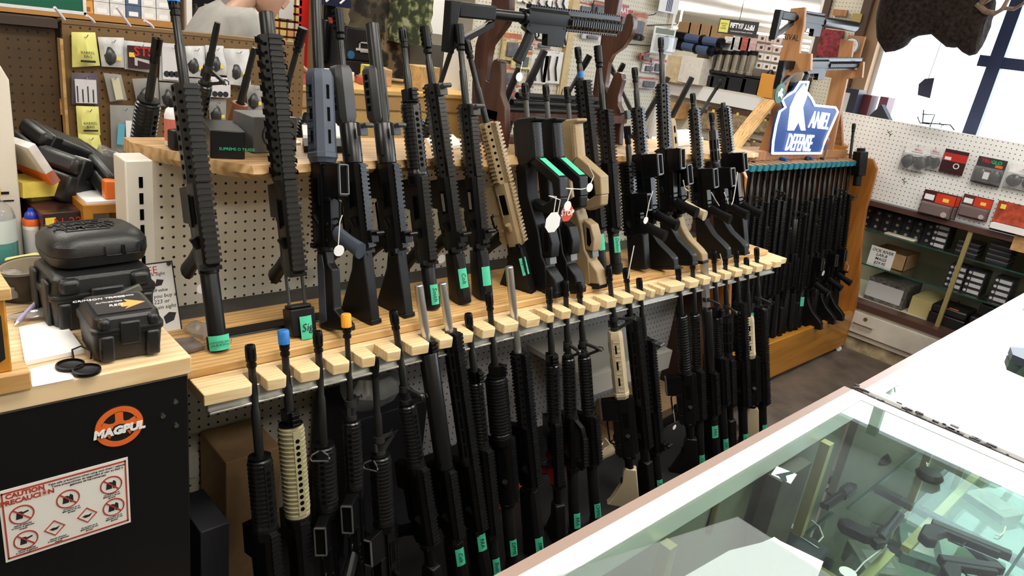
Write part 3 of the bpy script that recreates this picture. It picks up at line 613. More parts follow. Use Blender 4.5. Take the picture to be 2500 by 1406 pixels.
    if not g.get('ch'):
        b = B(); teeth(b, uR + .008, uH - .002, .026, top, g.get('rw', .0118), .0125 if g.get('rw') else .0106)
        part('top_rail', b, KR if rc is K else rc, t)
    else:
        b = B().prism([(.028, uR + .02), (.055, uR + .012), (.070, uR + .03), (.072, uH - .05), (.060, uH - .02), (.030, uH - .005), (.030, uH - .02), (.055, uH - .045), (.055, uR + .045), (.030, uR + .035)], -.007, .007)
        b2 = B(); teeth(b2, uR + .03, uH - .05, .070, .0765, .0095); b.add(b2.v, b2.f); part('carry_handle', b, KR, t)
    part('charging_handle', B().box(.016, .024, -.020, .020, uR - .006, uR + .003).box(.014, .024, vs * .012, vs * .026, uR - .004, uR + .008), K, t)
    if g.get('rh'):
        b = B(); teeth(b, uH, uT - .002, hr * .85, top, g.get('rw', .0118), .0125 if g.get('rw') else .0106); part('handguard_rail', b, KR if rc is K else rc, t)
    handguard(t, g['hg'], hr, uH, uT, col, g.get('rh'), g.get('hl'))
    # barrel
    br = .0068 if thin else .0088
    if steel == 2: part('barrel', B().box(-.0105, .0105, -.0105, .0105, uT - .02, L), STEEL, t, 'square pale steel barrel')
    elif steel: br = g.get('br', .0112); part('barrel', B().lathe([(br, uH), (br, L - .002), (br * .85, L), (br * .45, L), (br * .4, L - .01)], 20), STEEL, t, 'bare steel barrel')
    elif g.get('br'):
        br = g['br']; part('barrel', B().lathe([(br, uT - .03), (br, L - .003), (br * .93, L), (br * .4, L), (br * .35, L - .02)], 20), KB, t)
    else:
        ub = uT + (L - uT) * .42
        part('barrel', B().lathe([(br * 1.15, uT - .02), (br * 1.15, ub), (br * .92, ub + .004), (br * .92, L - .045), (br * .8, L - .03)], 16), KB, t); muzzle(t, g.get('mz', 'a2'), L, br)
    if g.get('bt'): part('blue_tape', B().lathe([(br * 1.12, L - g['bt'] - .022), (br * 1.16, L - g['bt'] - .02), (br * 1.16, L - g['bt'])], 14), BLUECAP, t, 'band of blue tape on the barrel')
    if g.get('gb'):
        b = B().box(-.017, .017, -.014, .014, uT + .002, uT + .034); b2 = B(); teeth(b2, uT + .002, uT + .034, .016, .033, .0095); b.add(b2.v, b2.f)
        part('gas_block', b, K, t, bevel=.001)
    if g.get('fs'):
        q = uT + .004; b = B().prism([(.008, q + .042), (.058, q + .034), (.062, q + .030), (.060, q + .022), (.052, q + .018), (.014, q - .002), (.012, q + .006), (.046, q + .024), (.048, q + .028), (.012, q + .034)], -.004, .004)
        b.cyl((0, 0, q + .030), (0, 0, q + .046), .014, n=12).cyl((0, 0, q - .002), (0, 0, q + .008), .014, n=12).box(-.02, -.01, -.003, .003, q + .01, q + .03).cyl((.056, 0, q + .028), (.070, 0, q + .026), .0022, n=6)
        b.tube([(.054, .007, q + .034), (.068, .008, q + .034), (.07, .008, q + .026)], .0018, 5).tube([(.054, -.007, q + .034), (.068, -.008, q + .034), (.07, -.008, q + .026)], .0018, 5)
        part('front_sight', b, mat('sight_grey', (.035, .035, .034), .35, .4), t)
    if g.get('flip'):
        for q in (uT - .035, uR + .02):
            part('folding_sight', B().box(top, top + .012, -.012, .012, q, q + .03).box(top + .010, top + .03, -.011, .011, q + .018, q + .026).cyl((top + .028, -.013, q + .022), (top + .028, .013, q + .022), .006, n=8), GREYM if q > uR + .1 else K, t, bevel=.001)
    if g.get('sling'):
        q = uT - .002; b = B().tube([(-hr - .004, -.004, q), (-hr - .012, -.018, q - .006), (-hr - .014, -.022, q - .014), (-hr - .014, -.018, q - .020), (-hr - .014, .018, q - .020), (-hr - .014, .022, q - .014), (-hr - .012, .018, q - .006), (-hr - .004, .004, q)], .0020, 6)
        part('sling_loop', b, mat('worn_edge_grey', (.16, .16, .16), .35, .6), t)
    va = math.radians(-off)
    if g.get('tape'):
        yp, word = g['tape']; ut = g['_tu']; r = .0238 if st != 'wide' else .0275
        if st == 'fold': r = .032
        a = va + g.get('ta', .55); part('tape_label', patch(a, g.get('tw', .95), r, ut - (.012 if g.get('tw') else .024), ut + (.020 if g.get('tw') else .030)), TAPE, t, 'strip of green tape with handwriting')
        if word:
            m = rot(a) @ frame((r + .0012, 0, ut + .003), (0, 0, -1), (0, -1, 0)) if False else rot(a) @ Matrix.Translation((r + .0010, 0, ut + .003)) @ Matrix(((0, 0, 1, 0), (0, 1, 0, 0), (-1, 0, 0, 0), (0, 0, 0, 1)))
            text('writing', word, .017, INK, t, m, .0002, shear=.2)
    return t, mx, L
def place_row(rows, plane, zf, grp):
    out = []
    y0, z0, k = plane
    for g in rows:
        a = PP(*g['m'], *plane); c = PP(*g['l'], *plane); d = (a - c).normalized()
        foot = c + d * ((zf - c.z) / d.z); L = (a - foot).length
        mp = Vector(g['m']); lp = Vector(g['l'])
        def U(y):           # pixel row on the bore line -> distance from the butt
            q = mp + (lp - mp) * ((y - mp.y) / (lp.y - mp.y)); return L * 1.0 - (a - PP(q.x, q.y, *plane)).length * (1 if y >= mp.y else -1)
        us = [U(y) for y in g['k']]
        if g.get('tape'): g['_tu'] = U(g['tape'][0])
        us[2] = min(max(us[2], .10), us[1] - .10)
        g['_us'] = us; g['_L'] = L
        out.append(build_gun(foot, a, us, g, grp))
    return out
place_row(LOW, LP, .106, 'rifles standing along the lower row')
UP = [
 dict(m=(421, -22), l=(537, 870), k=(207, 447, 652), off=24, rw=.0165, hg='hex', hr=.030, rr=1, rh=1, st='tube', mz='blue', tape=(838, None), ta=.25, tw=2.1, nm='black rifle with hexagon pierced handguard, leftmost in the upper row'),
 dict(m=(650, 30), l=(738, 845), k=(88, 440, 668), off=26, rw=.0165, hg='hex', hr=.030, rh=1, rr=1, br=.0165, st='fold', tape=(800, None), nm='black rifle on two thin stock rods with slanted vents'),
 dict(m=(770, -30), l=(803, 815), k=(172, 398, 600), off=-140, hg='magpul', hr=.027, hc='bg', br=.0125, grip='bg', mag=1, st='slim', nm='rifle with blue-grey ribbed handguard, grip and stock'),
 dict(m=(823, 24), l=(905, 805), k=(300, 400, 612), off=46, hg='tube', hr=.024, mz='comp', rr=1, st='fixed', shroud=1, flip=1, nm='black rifle with faceted slotted shroud and ported muzzle brake'),
 dict(m=(908, 57), l=(988, 790), k=(300, 400, 612), off=46, hg='tube', hr=.024, br=.0165, rr=1, st='fixed', shroud=1, flip=1, nm='black rifle with faceted shroud and fat smooth silencer-like barrel'),
 dict(m=(982, 68), l=(1058, 775), k=(250, 430, 640), off=34, hg='rib', hr=.027, gb=1, rr=1, tape=(720, 'Smith'), bolt=0, nm='black ribbed rifle right of the two faceted shrouds, green tape on stock'),
 dict(m=(1036, 65), l=(1133, 765), k=(205, 432, 608), off=38, hg='quad', hr=.024, rh=1, rr=1, mz='comp', flip=1, bolt=1, st='wide', tape=(680, 'Colt'), nm='black railed rifle with folding front sight and silver bolt showing'),
 dict(m=(1119, 60), l=(1185, 750), k=(255, 432, 600), off=38, hg='quad', hr=.024, rh=1, rr=1, bolt=1, st='wide', flip=1, mz='comp', tape=(675, None), nm='black railed rifle left of the tan one, silver bolt showing'),
 dict(m=(1138, 98), l=(1292, 732), k=(300, 447, 598), off=66, hg='quad', hr=.024, hc='fde', rc='fde', rh=1, rr=1, st='m4', sm=KP, tape=(650, 'Spike'), nm='tan rifle with round hole handguard tilted against the shelf'),
 dict(bt=.075, m=(1410, 115), l=(1472, 690), k=(197, 398, 560), off=46, hg='quad', hr=.022, rh=1, rr=1, mz='a2', tape=(592, None), nm='black rifle with blue tape under its muzzle, right of the bullpups'),
 dict(m=(1459, 112), l=(1507, 690), k=(268, 398, 560), off=46, hg='quad', hr=.022, rh=1, rr=1, mz='comp', tape=(598, 'Delton'), nm='black rifle with long bare muzzle, second right of the bullpups'),
 dict(m=(1531, 308), l=(1554, 680), k=(395, 470, 570), off=-120, hg='quad', hr=.017, rh=1, st='stub', mz='prong', nm='very short black rifle with grip near the shelf'),
 dict(m=(1549, 165), l=(1588, 660), k=(262, 375, 545), off=-122, hg='quad', hr=.023, mag=1, flip=1, st='moe', tag=1, nm='black rifle with round string tag hanging below its grip'),
 dict(m=(1613, 92), l=(1634, 658), k=(205, 362, 515), off=-122, hg='quad', hr=.024, mag=1, st='moe', nm='tall black rifle with wide railed handguard in the right cluster'),
 dict(m=(1624, 205), l=(1664, 655), k=(290, 400, 520), off=-125, hg='magpul', hr=.022, hc='fde', grip='tan', mag=1, st='moe', sm=FDE, nm='rifle with tan handguard, tan grip and tan stock'),
 dict(m=(1691, 228), l=(1722, 640), k=(265, 410, 530), off=-122, hg='quad', hr=.021, mag=1, st='moe', nm='black rifle right of the tan stocked one'),
 dict(m=(1737, 275), l=(1766, 630), k=(318, 408, 520), off=-122, hg='mlok', hr=.020, mag=1, st='moe', nm='shorter black rifle second from the right end of the upper row'),
 dict(m=(1764, 240), l=(1800, 622), k=(262, 372, 520), off=-118, hg='quad', hr=.026, mag=1, st='stub', mz='none', nm='black rifle with chunky vented handguard at the right end of the upper row'),
]
ug = place_row(UP, UPL, .914, 'rifles standing along the upper row')
for i in (3, 4):                                              # faceted shrouds
    t, mx, L = ug[i]; g = UP[i]; uT = g['_us'][0]
    def U(y, g=g):
        a = PP(*g['m'], *UPL); mp = Vector(g['m']); lp = Vector(g['l']); q = mp + (lp - mp) * ((y - mp.y) / (lp.y - mp.y)); return L - (a - PP(q.x, q.y, *UPL)).length
    u1, u0 = U(160), U(305); b = B(); w = .026
    R_ = lambda u, s: [Vector((x * s - .006, y * s, u)) for x, y in ((w * .7, -w * .6), (w * .7, w * .6), (w * .2, w), (-w * .8, w), (-w * 1.2, w * .5), (-w * 1.2, -w * .5), (-w * .8, -w), (w * .2, -w))]
    b.loft([R_(u0, .7), R_(u0 + .02, 1), R_(u1 - .012, 1.0), R_(u1, .75)])
    for s in (1, -1):
        for k in range(5):
            u = u0 + .035 + k * (u1 - u0 - .05) / 5; b.box(-.020, -.008, *sorted((s * (w - .0004), s * (w + .0008))), u, u + .013, 1)
    for k in range(5):
        u = u0 + .035 + k * (u1 - u0 - .05) / 5; b.box(-w * 1.2 - .0066, -w * 1.2 - .0056, -.004, .004, u, u + .011, 1)
    part('slotted_shroud', b, [mat('dark_grey_polymer', (.024, .024, .025), .42), HOLE], t, bevel=.0015)
# slanted vents of the second rifle's handguard
t, mx, L = ug[1]; us = UP[1]['_us']; vb = {1: B(), -1: B()}; u = us[1] + .01
while u < us[0] - .02:
    for s in (1, -1): b = vb[s]; b.add([(.018, s * .0275, u), (.018, s * .0275, u + .010), (-.012, s * .0275, u + .022), (-.012, s * .0275, u + .008)] + [(x, s * .0281, z) for x, z in ((.018, u), (.018, u + .010), (-.012, u + .022), (-.012, u + .008))], [(0, 1, 2, 3), (7, 6, 5, 4), (0, 4, 5, 1), (1, 5, 6, 2), (2, 6, 7, 3), (3, 7, 4, 0)])
    u += .026
for s in (1, -1): part('slanted_vents', vb[s], HOLE, t)
t, mx, L = ug[0]; text('writing', 'DIAMOND BACK\n300 BLACKOUT', .0062, INK, t, rot(math.radians(-24) + .25) @ Matrix.Translation((.0262, 0, UP[0]['_tu'] + .003)) @ Matrix(((0, 0, 1, 0), (1, 0, 0, 0), (0, 1, 0, 0), (0, 0, 0, 1))), .0002, shear=.2)
t, mx, L = ug[1]; text('writing', 'Sig', .026, INK, t, rot(math.radians(-26) + .55) @ Matrix.Translation((.0335, 0, UP[1]['_tu'] + .003)) @ Matrix(((0, 0, 1, 0), (1, 0, 0, 0), (0, 1, 0, 0), (0, 0, 0, 1))), .0002, shear=.2)
t, mx, L = ug[2]; u = UP[2]['_us'][1]
# ------------------------------------------------------------------ three bullpup carbines (outline measured around the bore line)
def bullpup(m, l, M, nm, tape=True):
    a = PP(*m, *UPL); c = PP(*l, *UPL); d = (a - c).normalized(); foot = c + d * ((.914 - c.z) / d.z)
    mx, L = gun_frame(foot, a, -128); t = thing('bullpup_carbine', nm, 'rifle', mx=mx, group='bullpup carbines in the upper row')
    def q(x, y):            # x: pixels right of the bore, y: photo row of the first carbine
        f = (y - 205) / (700 - 205); return (-x / 640, L * (1 - f))
    w = .024
    part('body', B().prism([q(-24, 292), q(-12, 286), q(34, 288), q(34, 296), q(22, 300), q(22, 384), q(2, 398), q(0, 470), q(20, 560), q(24, 620), q(32, 640), q(32, 712), q(-16, 712), q(-22, 560)], -w, w), M, t, bevel=.004)
    b = B()
    for k in range(8):
        y = 306 + k * 10; x0, z0 = q(21, y); b.box(x0 - .006, x0, -w * .75, w * .75, z0 - .010, z0 - .001)
    b.loft([[Vector((x, y_, z)) for x, y_ in ((q(14, 0)[0], -w * 1.04), (q(14, 0)[0], w * 1.04), (q(24, 0)[0], w * .8), (q(27, 0)[0], 0), (q(24, 0)[0], -w * .8))] for z in (q(0, 384)[1], q(0, 300)[1])])
    part('ribbed_foregrip', b, M, t, bevel=.001)
    part('hand_stop', B().prism([q(4, 384), q(24, 380), q(80, 436), q(78, 482), q(62, 482), q(60, 446), q(10, 398)], -w * .8, w * .8), M, t, bevel=.003)
    part('rear_grip', B().prism([q(66, 478), q(78, 482), q(74, 508), q(40, 520), q(10, 505), q(8, 480), q(34, 496)], -w * .72, w * .72), M, t, bevel=.004)
    part('stock_window', B().prism([q(24, 540), q(44, 556), q(50, 590), q(44, 624), q(24, 620)], -w * .8, w * .8), M, t, bevel=.003)
    part('window_recess', B().prism([q(32, 560), q(40, 566), q(42, 600), q(36, 612), q(30, 606)], -w * .81, w * .81).box(q(45, 0)[0], q(40, 0)[0], -w * .4, w * .4, q(0, 610)[1], q(0, 568)[1]), HOLE, t)
    part('latch_plate', B().box(q(40, 0)[0], q(28, 0)[0], -w * .6, w * .6, q(0, 640)[1], q(0, 624)[1]), mat('worn_edge_grey', (.16, .16, .16), .35, .6), t)
    part('toe', B().prism([q(20, 640), q(36, 650), q(52, 676), q(54, 714), q(20, 714)], -w * .9, w * .9), M, t, bevel=.005)
    part('butt_pad', B().prism([q(-18, 706), q(54, 706), q(52, 722), q(-18, 722)], -w, w), KP, t, bevel=.003)
    part('top_cover', B().box(.030, .052, -.012, .012, L * .1, L * .80), KP, t, bevel=.003)
    part('barrel', B().lathe([(.0078, L * .8), (.0078, L - .04)], 12), mat('grey_barrel', (.07, .07, .068), .4, .4), t); muzzle(t, 'a2', L, .0086)
    x0, z0 = q(24, 380); x1, z1 = q(80, 436); dx = Vector((x1 - x0, 0, z1 - z0)); n = Vector((dx.z, 0, -dx.x)).normalized(); n = -n if n.z < 0 else n
    A = Vector((x0, 0, z0)) + dx * .12 + n * .001; C = Vector((x0, 0, z0)) + dx * .92 + n * .001; vs = []
    for e in (0, .0008):
        for p in (A, C): vs += [p + n * e + Vector((0, -.013, 0)), p + n * e + Vector((0, .013, 0))]
    if tape: part('tape_label', B().add(vs, [(0, 1, 3, 2), (4, 6, 7, 5), (0, 4, 5, 1), (2, 3, 7, 6), (0, 2, 6, 4), (1, 5, 7, 3)]), TAPE, t, 'strip of green tape with handwriting')
    return t
bullpup((1281, 203), (1318, 700), KP, 'black bullpup carbine beside the tilted tan rifle, leftmost of three')
bullpup((1332, 207), (1370, 692), KP, 'black bullpup carbine standing between another black one and a tan one')
bullpup((1384, 212), (1424, 684), FDE, 'tan bullpup carbine, rightmost of three', False)
# ------------------------------------------------------------------ rifles in the curved wooden rack
R2 = [(1850, 330, 'mlok', 0), (1878, 395, 'quad', 0), (1901, 372, 'mlok', 0), (1925, 392, 'quad', 0), (1945, 380, 'quad', 0), (1962, 388, 'rib', 0), (1985, 378, 'mlok', 0), (2003, 388, 'mlok', 1), (2022, 384, 'quad', 0), (2040, 384, 'tube', 0), (2062, 392, 'rib', 1), (2078, 388, 'rib', 0), (2096, 386, 'quad', 1), (2108, 385, 'tube', 0)]
bx = X0 + .10; stp = (X1 - X0 - .12) / nt
r = random.Random(11)
FT = [.10, 0, .02, 0, .02, 0, .04, .02, 0, 0, 0, 0, 0, 0]
hgk = ['mlok', 'quad', 'mlok', 'quad', 'rib', 'quad', 'mlok', 'quad', 'rib', 'tube', 'quad', 'mlok', 'quad', 'rib', 'quad', 'mlok', 'rib', 'quad', 'tube', 'quad']
hgw = {'mlok': 'slotted', 'quad': 'railed', 'rib': 'ribbed', 'tube': 'smooth'}
for i in range(20):
    xx = bx + stp * (i + 1); k = hgk[i]; L = .93 + r.uniform(-.02, .04) + (.05 if i == 0 else 0); tall = i == 19
    if tall: L = 1.16
    z0 = .248; P0_ = Vector((xx - .01 + r.uniform(-.01, .01), 1.605 - (i == 19) * .01, z0)); P1_ = Vector((xx, 1.76, 1.17)); d = (P1_ - P0_).normalized(); P1_ = P0_ + d * L
    gg = dict(off=r.choice([52, 62, 70]) if i not in (13, 16, 18) else -112, hg=k, hr=.020, rh=k in ('mlok', 'quad'), rr=1, st=['tube', 'wide', 'm4'][i % 3], nm='black rifle with %s handguard, %s from the left in the curved wooden rack' % (hgw[k], ORD[i]), mz='a2', br=None)
    if i in (13, 16, 18): gg['mag'] = 1; gg['st'] = 'moe'
    if tall: gg['nm'] = 'black rifle whose long barrel rises above the teal notches, beside the pegboard'; gg['flip'] = 1
    if i % 4 == 1: gg['fs'] = 1
    gg['_tu'] = .15
    if i in (3, 12): gg['tape'] = (0, None)
    hb = .43 + r.uniform(-.02, .02); ht = hb + (.32 if k in ('mlok', 'quad') else .19)
    og = build_gun(P0_, P1_, (ht, hb, hb - .19), gg, 'rifles in the curved wooden rack')
    if tall: part('optic', B().box(.04, .10, -.03, .03, .86, 1.0).cyl((.07, 0, .80), (.07, 0, 1.02), .024, n=12), KP, og[0], bevel=.004)
# ================================================================== black tool cabinet on the left and its clutter
BLK = mat('gloss_black_cabinet', (.006, .006, .0065), .28, var=.1, scale=3)
t = thing('tool_cabinet', 'glossy black tool cabinet with butcher block top and caution sticker', 'cabinet', (0, 0, 0))
YC = 1.25
part('body', B().box(-.8, .457, YC, 1.78, .05, .965), BLK, t, bevel=.003)
part('worktop', B().box(-.82, .462, YC - .004, 1.80, .966, 1.002), BUTCHER, t, bevel=.003)
part('base', B().box(-.78, .44, YC + .03, 1.76, 0, .05), BLK, t)
def on(px, py, Y=YC): return PY(px, py, Y)
for q in ((428, 980), (397, 1015), (430, 1038)):
    p = on(*q); part('bolt', B().cyl((p.x, YC, p.z), (p.x, YC - .003, p.z), .0045, n=10), CHROME, t)
# round orange sticker
p = on(291, 1040); R = .052; RC = (on(350, 1030) - on(232, 1050)).length / 2; R = RC
st = part('round_sticker', B().cyl((p.x, YC, p.z), (p.x, YC - .0012, p.z), R * 1.04, n=48), mat('sticker_black', (.01, .01, .01), .4), t, 'round orange and black sticker')
def sub(name, b, m, par, label=None):
    o = link(name, b.mesh(name, m), par)
    if label: o['label'] = label
    return o
b = B(); n = 48
ringo = [(p.x + R * math.cos(2 * PI * k / n), p.z + R * math.sin(2 * PI * k / n)) for k in range(n)]
ringi = [(p.x + R * .74 * math.cos(2 * PI * k / n), p.z + R * .74 * math.sin(2 * PI * k / n)) for k in range(n)]
vs = []
for y in (YC - .0012, YC - .0020):
    vs += [(x, y, z) for x, z in ringo] + [(x, y, z) for x, z in ringi]
fs = []
for k in range(n):
    j = (k + 1) % n; fs += [(2 * n + k, 2 * n + j, 3 * n + j, 3 * n + k), (k, j, 2 * n + j, 2 * n + k), (n + k, 3 * n + k, 3 * n + j, n + j)]
b.add(vs, fs)
def PR(pts, y0=YC - .002, y1=YC - .0011): return B().prism([(p.x + x * R, p.z + z * R) for x, z in pts], y0, y1)
sub('orange_ring', b, ORANGE, st)
b = PR([(-.16, .76), (.17, .76), (.17, .30), (.24, .22), (.40, .22), (.60, .34), (.72, .30), (.72, -.05), (.30, -.05), (.22, .08), (0, .14), (-.22, .08), (-.30, -.05), (-.72, -.05), (-.72, .30), (-.60, .34), (-.40, .22), (-.24, .22), (-.16, .30)])
sub('emblem', b, ORANGE, st)
b2 = PR([(-.55, -.30), (-.30, -.30), (-.42, -.52)]).prism([(p.x + x * R, p.z + z * R) for x, z in [(.30, -.30), (.55, -.30), (.42, -.52)]], YC - .002, YC - .0011)
sub('emblem_feet', b2, ORANGE, st)
text('lettering', 'MAGPUL', R * .52, WHITE, st, Matrix.Translation((p.x - R * .02, YC - .0028, p.z - R * .18)) @ FACE, .0006, bold=.0012, shear=.15, xs=1.05)
# caution sticker, square to the cabinet front
A = on(0, 1193); Bp = on(313, 1120); Cp = on(318, 1278); Dp = on(10, 1370)
X0s, X1s = -.004 + A.x, (Bp.x + Cp.x) / 2; Z1s = (A.z + Bp.z) / 2; Z0s = (Cp.z + Dp.z) / 2; Wd = X1s - X0s; Hd = Z1s - Z0s
cs = part('caution_sticker', B().box(X0s, X1s, YC - .0010, YC, Z0s, Z1s), mat('sticker_cream', (.80, .77, .72), .5), t, 'white and red caution sticker with pictograms')
def S(u, v): return (X0s + u * Wd, Z1s - v * Hd)
REDS = mat('sticker_red', (.42, .05, .03), .5)
b = B(); e = .018
for (u0, v0, u1, v1) in ((e, 2 * e, 1 - e, 3.2 * e), (e, 1 - 3.2 * e, 1 - e, 1 - 2 * e), (e, 2 * e, e * 1.7, 1 - 2 * e), (1 - e * 1.7, 2 * e, 1 - e, 1 - 2 * e)):
    (xa, za), (xb, zb) = S(u0, v0), S(u1, v1); b.box(xa, xb, YC - .0016, YC - .0009, zb, za)
sub('border', b, REDS, cs)
def T_(s, u, v, sz, m, **k):
    x, z = S(u, v); text('lettering', s, sz, m, cs, Matrix.Translation((x, YC - .0014, z)) @ FACE, .0003, **k)
T_('CAUTION', .19, .10, .0125, REDS, bold=.0005); T_('PRECAUCI\u00d3N', .205, .185, .0125, REDS, bold=.0005)
T_('Take safe precautions when using tool chest / cabinet.\nTome precauciones de seguridad al usar su ba\u00fal o\ngabinete de herramientas.', .67, .13, .0056, INK)
def ringx(cx, cz, r, w_, b):
    n = 28; o1 = [(cx + r * math.cos(2 * PI * k / n), cz + r * math.sin(2 * PI * k / n)) for k in range(n)]; o2 = [(cx + (r - w_) * math.cos(2 * PI * k / n), cz + (r - w_) * math.sin(2 * PI * k / n)) for k in range(n)]
    vs = [(x, YC - .0018, z) for x, z in o1 + o2] + [(x, YC - .0009, z) for x, z in o1 + o2]
    b.add(vs, [(k, (k + 1) % n, n + (k + 1) % n, n + k) for k in range(n)] + [(k, 2 * n + k, 2 * n + (k + 1) % n, (k + 1) % n) for k in range(n)])
    a = r * .70; b.prism([(cx - a, cz + a - w_ * .7), (cx - a + w_ * .7, cz + a), (cx + a, cz - a + w_ * .7), (cx + a - w_ * .7, cz - a)], YC - .0019, YC - .0010)
pics = [(.15, .39), (.16, .76), (.50, .36), (.85, .34), (.86, .68)]
for i, (u, v) in enumerate(pics):
    cx, cz = S(u, v); r_ = .0185; b = B()
    b.prism([(cx - .009, cz - .008), (cx + .001, cz - .008), (cx + .001, cz + .006), (cx - .007, cz + .007)], YC - .0015, YC - .0009)
    if i in (2, 3, 4): b.prism([(cx + .003, cz - .008), (cx + .008, cz - .008), (cx + .008, cz + .005), (cx + .004, cz + .009), (cx + .001, cz + .003)], YC - .0015, YC - .0009)
    else: b.prism([(cx + .001, cz + .004), (cx + .010, cz + .006), (cx + .010, cz + .003), (cx + .001, cz)], YC - .0015, YC - .0009)
    ic = sub('pictogram', b, INK, cs); b = B(); ringx(cx, cz, r_, .0022, b)
    o = link('prohibition_ring', b.mesh('ring', REDS), cs)
for u, v, wd in ((.15, .56, 10), (.16, .92, 12), (.52, .53, 12), (.85, .50, 10), (.86, .85, 10), (.40, .90, 12), (.65, .88, 12)):
    T_('Lorem ips'[:0] + ('cajones abiertos\nal mover el gabinete\nempuje' if u < .5 else 'no se pare en el\ngabinete ni en sus\ngavetas'), u, v, .0040, INK)
for u, v in ((.38, .72), (.64, .68)):
    cx, cz = S(u, v); b = B(); a = .0165
    for k in range(4):
        p0_ = (cx + a * math.cos(k * PI / 2), cz + a * math.sin(k * PI / 2)); p1_ = (cx + a * math.cos((k + 1) * PI / 2), cz + a * math.sin((k + 1) * PI / 2)); q0 = (cx + (p0_[0] - cx) * .86, cz + (p0_[1] - cz) * .86); q1 = (cx + (p1_[0] - cx) * .86, cz + (p1_[1] - cz) * .86)
        b.prism([p0_, p1_, q1, q0], YC - .0018, YC - .0009)
    sub('warning_diamond', b, REDS, cs)
    b = B(); b.prism([(cx - .008, cz - .001), (cx - .003, cz - .005), (cx + .004, cz - .004), (cx + .008, cz + .002), (cx + .002, cz), (cx - .003, cz + .001)], YC - .0015, YC - .0009); sub('pictogram', b, INK, cs)
# ------------------------------------------------------------------ hard cases on the cabinet
ZT = 1.003
CASE = mat('case_black', (.010, .010, .0105), .40, bump=.25, scale=400)
def rbox(w, d, z0, z1, r, n=4, ins=0):
    pts = []
    for cx, cy, a0 in ((w / 2 - r, d / 2 - r, 0), (-w / 2 + r, d / 2 - r, PI / 2), (-w / 2 + r, -d / 2 + r, PI), (w / 2 - r, -d / 2 + r, 1.5 * PI)):
        for k in range(n + 1): a = a0 + k * PI / 2 / n; pts.append((cx + r * math.cos(a), cy + r * math.sin(a)))
    return pts
def rloft(b, levels, mi=0):          # levels: (w, d, z, r)
    b.loft([[Vector((x, y, z)) for x, y in rbox(w_, d_, 0, 0, r_)] for w_, d_, z, r_ in levels], mi); return b
def base_frame(pl, pr, z):           # frame whose x runs along the front bottom edge given by two pixels
    a = PZ(*pl, z); c = PZ(*pr, z); return a, c, (c - a).length, math.atan2(c.y - a.y, c.x - a.x)
# small case
a, c, W_, ang = base_frame((232, 892), (404, 862), ZT); D_ = .125; Hs = .083
mid = (a + c) / 2 + Vector((-math.sin(ang), math.cos(ang), 0)) * D_ / 2
t = thing('hard_case', 'small black hard case with orange arrow label, in front on the butcher block', 'case', (mid.x, mid.y, ZT), ang)
b = B(); rloft(b, [(W_ * .9, D_ * .86, 0, .015), (W_ * .94, D_ * .92, .003, .017), (W_ * .98, D_, Hs * .62, .018), (W_ * 1.03, D_ * 1.04, Hs * .63, .018), (W_ * 1.03, D_ * 1.04, Hs * .68, .018)])
part('bottom_shell', b, CASE, t)
b = B(); rloft(b, [(W_ * 1.03, D_ * 1.04, Hs * .69, .018), (W_ * 1.03, D_ * 1.04, Hs * .74, .018), (W_ * .97, D_ * .97, Hs * .76, .018), (W_ * .93, D_ * .92, Hs * .95, .018), (W_ * .86, D_ * .84, Hs, .015), (W_ * .80, D_ * .76, Hs * .985, .012)])
part('lid', b, CASE, t)
for s in (-1, 1):
    b = B(); b.box(s * W_ * .32 - W_ * .10, s * W_ * .32 + W_ * .10, -D_ * .545, -D_ * .40, Hs * .05, Hs * .63); part('corner_rib', b, CASE, t, bevel=.004)
    part('lid_bump', B().box(s * W_ * .34 - W_ * .08, s * W_ * .34 + W_ * .08, -D_ * .52, -D_ * .34, Hs * .74, Hs * .99), CASE, t, bevel=.006)
part('latch', B().box(-W_ * .14, W_ * .14, -D_ * .56, -D_ * .50, Hs * .40, Hs * .92), CASE, t, bevel=.003)
part('lid_label', B().box(-W_ * .38, W_ * .38, -D_ * .30, D_ * .36, Hs * .99, Hs * 1.006), mat('label_black', (.02, .016, .016), .4), t)
b = B().prism([(W_ * .0, -D_ * .13), (W_ * .10, -D_ * .13), (W_ * .02, -D_ * .22), (W_ * .36, -D_ * .04), (W_ * .10, D_ * .14), (W_ * .12, D_ * .02), (W_ * .0, D_ * .02)], Hs * 1.007, Hs * 1.012, 'z')
part('orange_arrow', b, mat('arrow_orange', (.95, .38, .10), .4), t)
for i, (s_, x, y, z_) in enumerate((('CRIMSON TRACE', -.22, .26, .011), ('LASERGUARD', .1, .27, .007), ('AUTHORIZED', -.12, .10, .007), ('RED', -.06, -.04, .013))):
    text('lettering', s_, z_ * 1.0, WHITE, t, Matrix.Translation((W_ * x, D_ * y, Hs * 1.010)), .0003, shear=.2)
# large case behind
a, c, W2, ang2 = base_frame((180, 800), (388, 765), ZT); D2 = .15; H2 = .104
mid = PZ(262, 790, ZT) + Vector((-math.sin(ang2), math.cos(ang2), 0)) * D2 * .45; W2 *= 1.16
t = thing('hard_case', 'large black hard case behind the small one, lying under another case', 'case', (mid.x, mid.y, ZT), ang2)
b = B(); rloft(b, [(W2 * .94, D2 * .92, 0, .015), (W2 * .96, D2 * .96, .005, .017), (W2, D2, H2 * .56, .018), (W2 * 1.03, D2 * 1.04, H2 * .57, .018), (W2 * 1.03, D2 * 1.04, H2 * .62, .018)])
part('bottom_shell', b, CASE, t)
b = B(); rloft(b, [(W2 * 1.03, D2 * 1.04, H2 * .63, .018), (W2 * 1.03, D2 * 1.04, H2 * .68, .018), (W2 * .98, D2 * .98, H2 * .70, .018), (W2 * .95, D2 * .94, H2 * .95, .02), (W2 * .88, D2 * .86, H2, .02)])
part('lid', b, CASE, t)
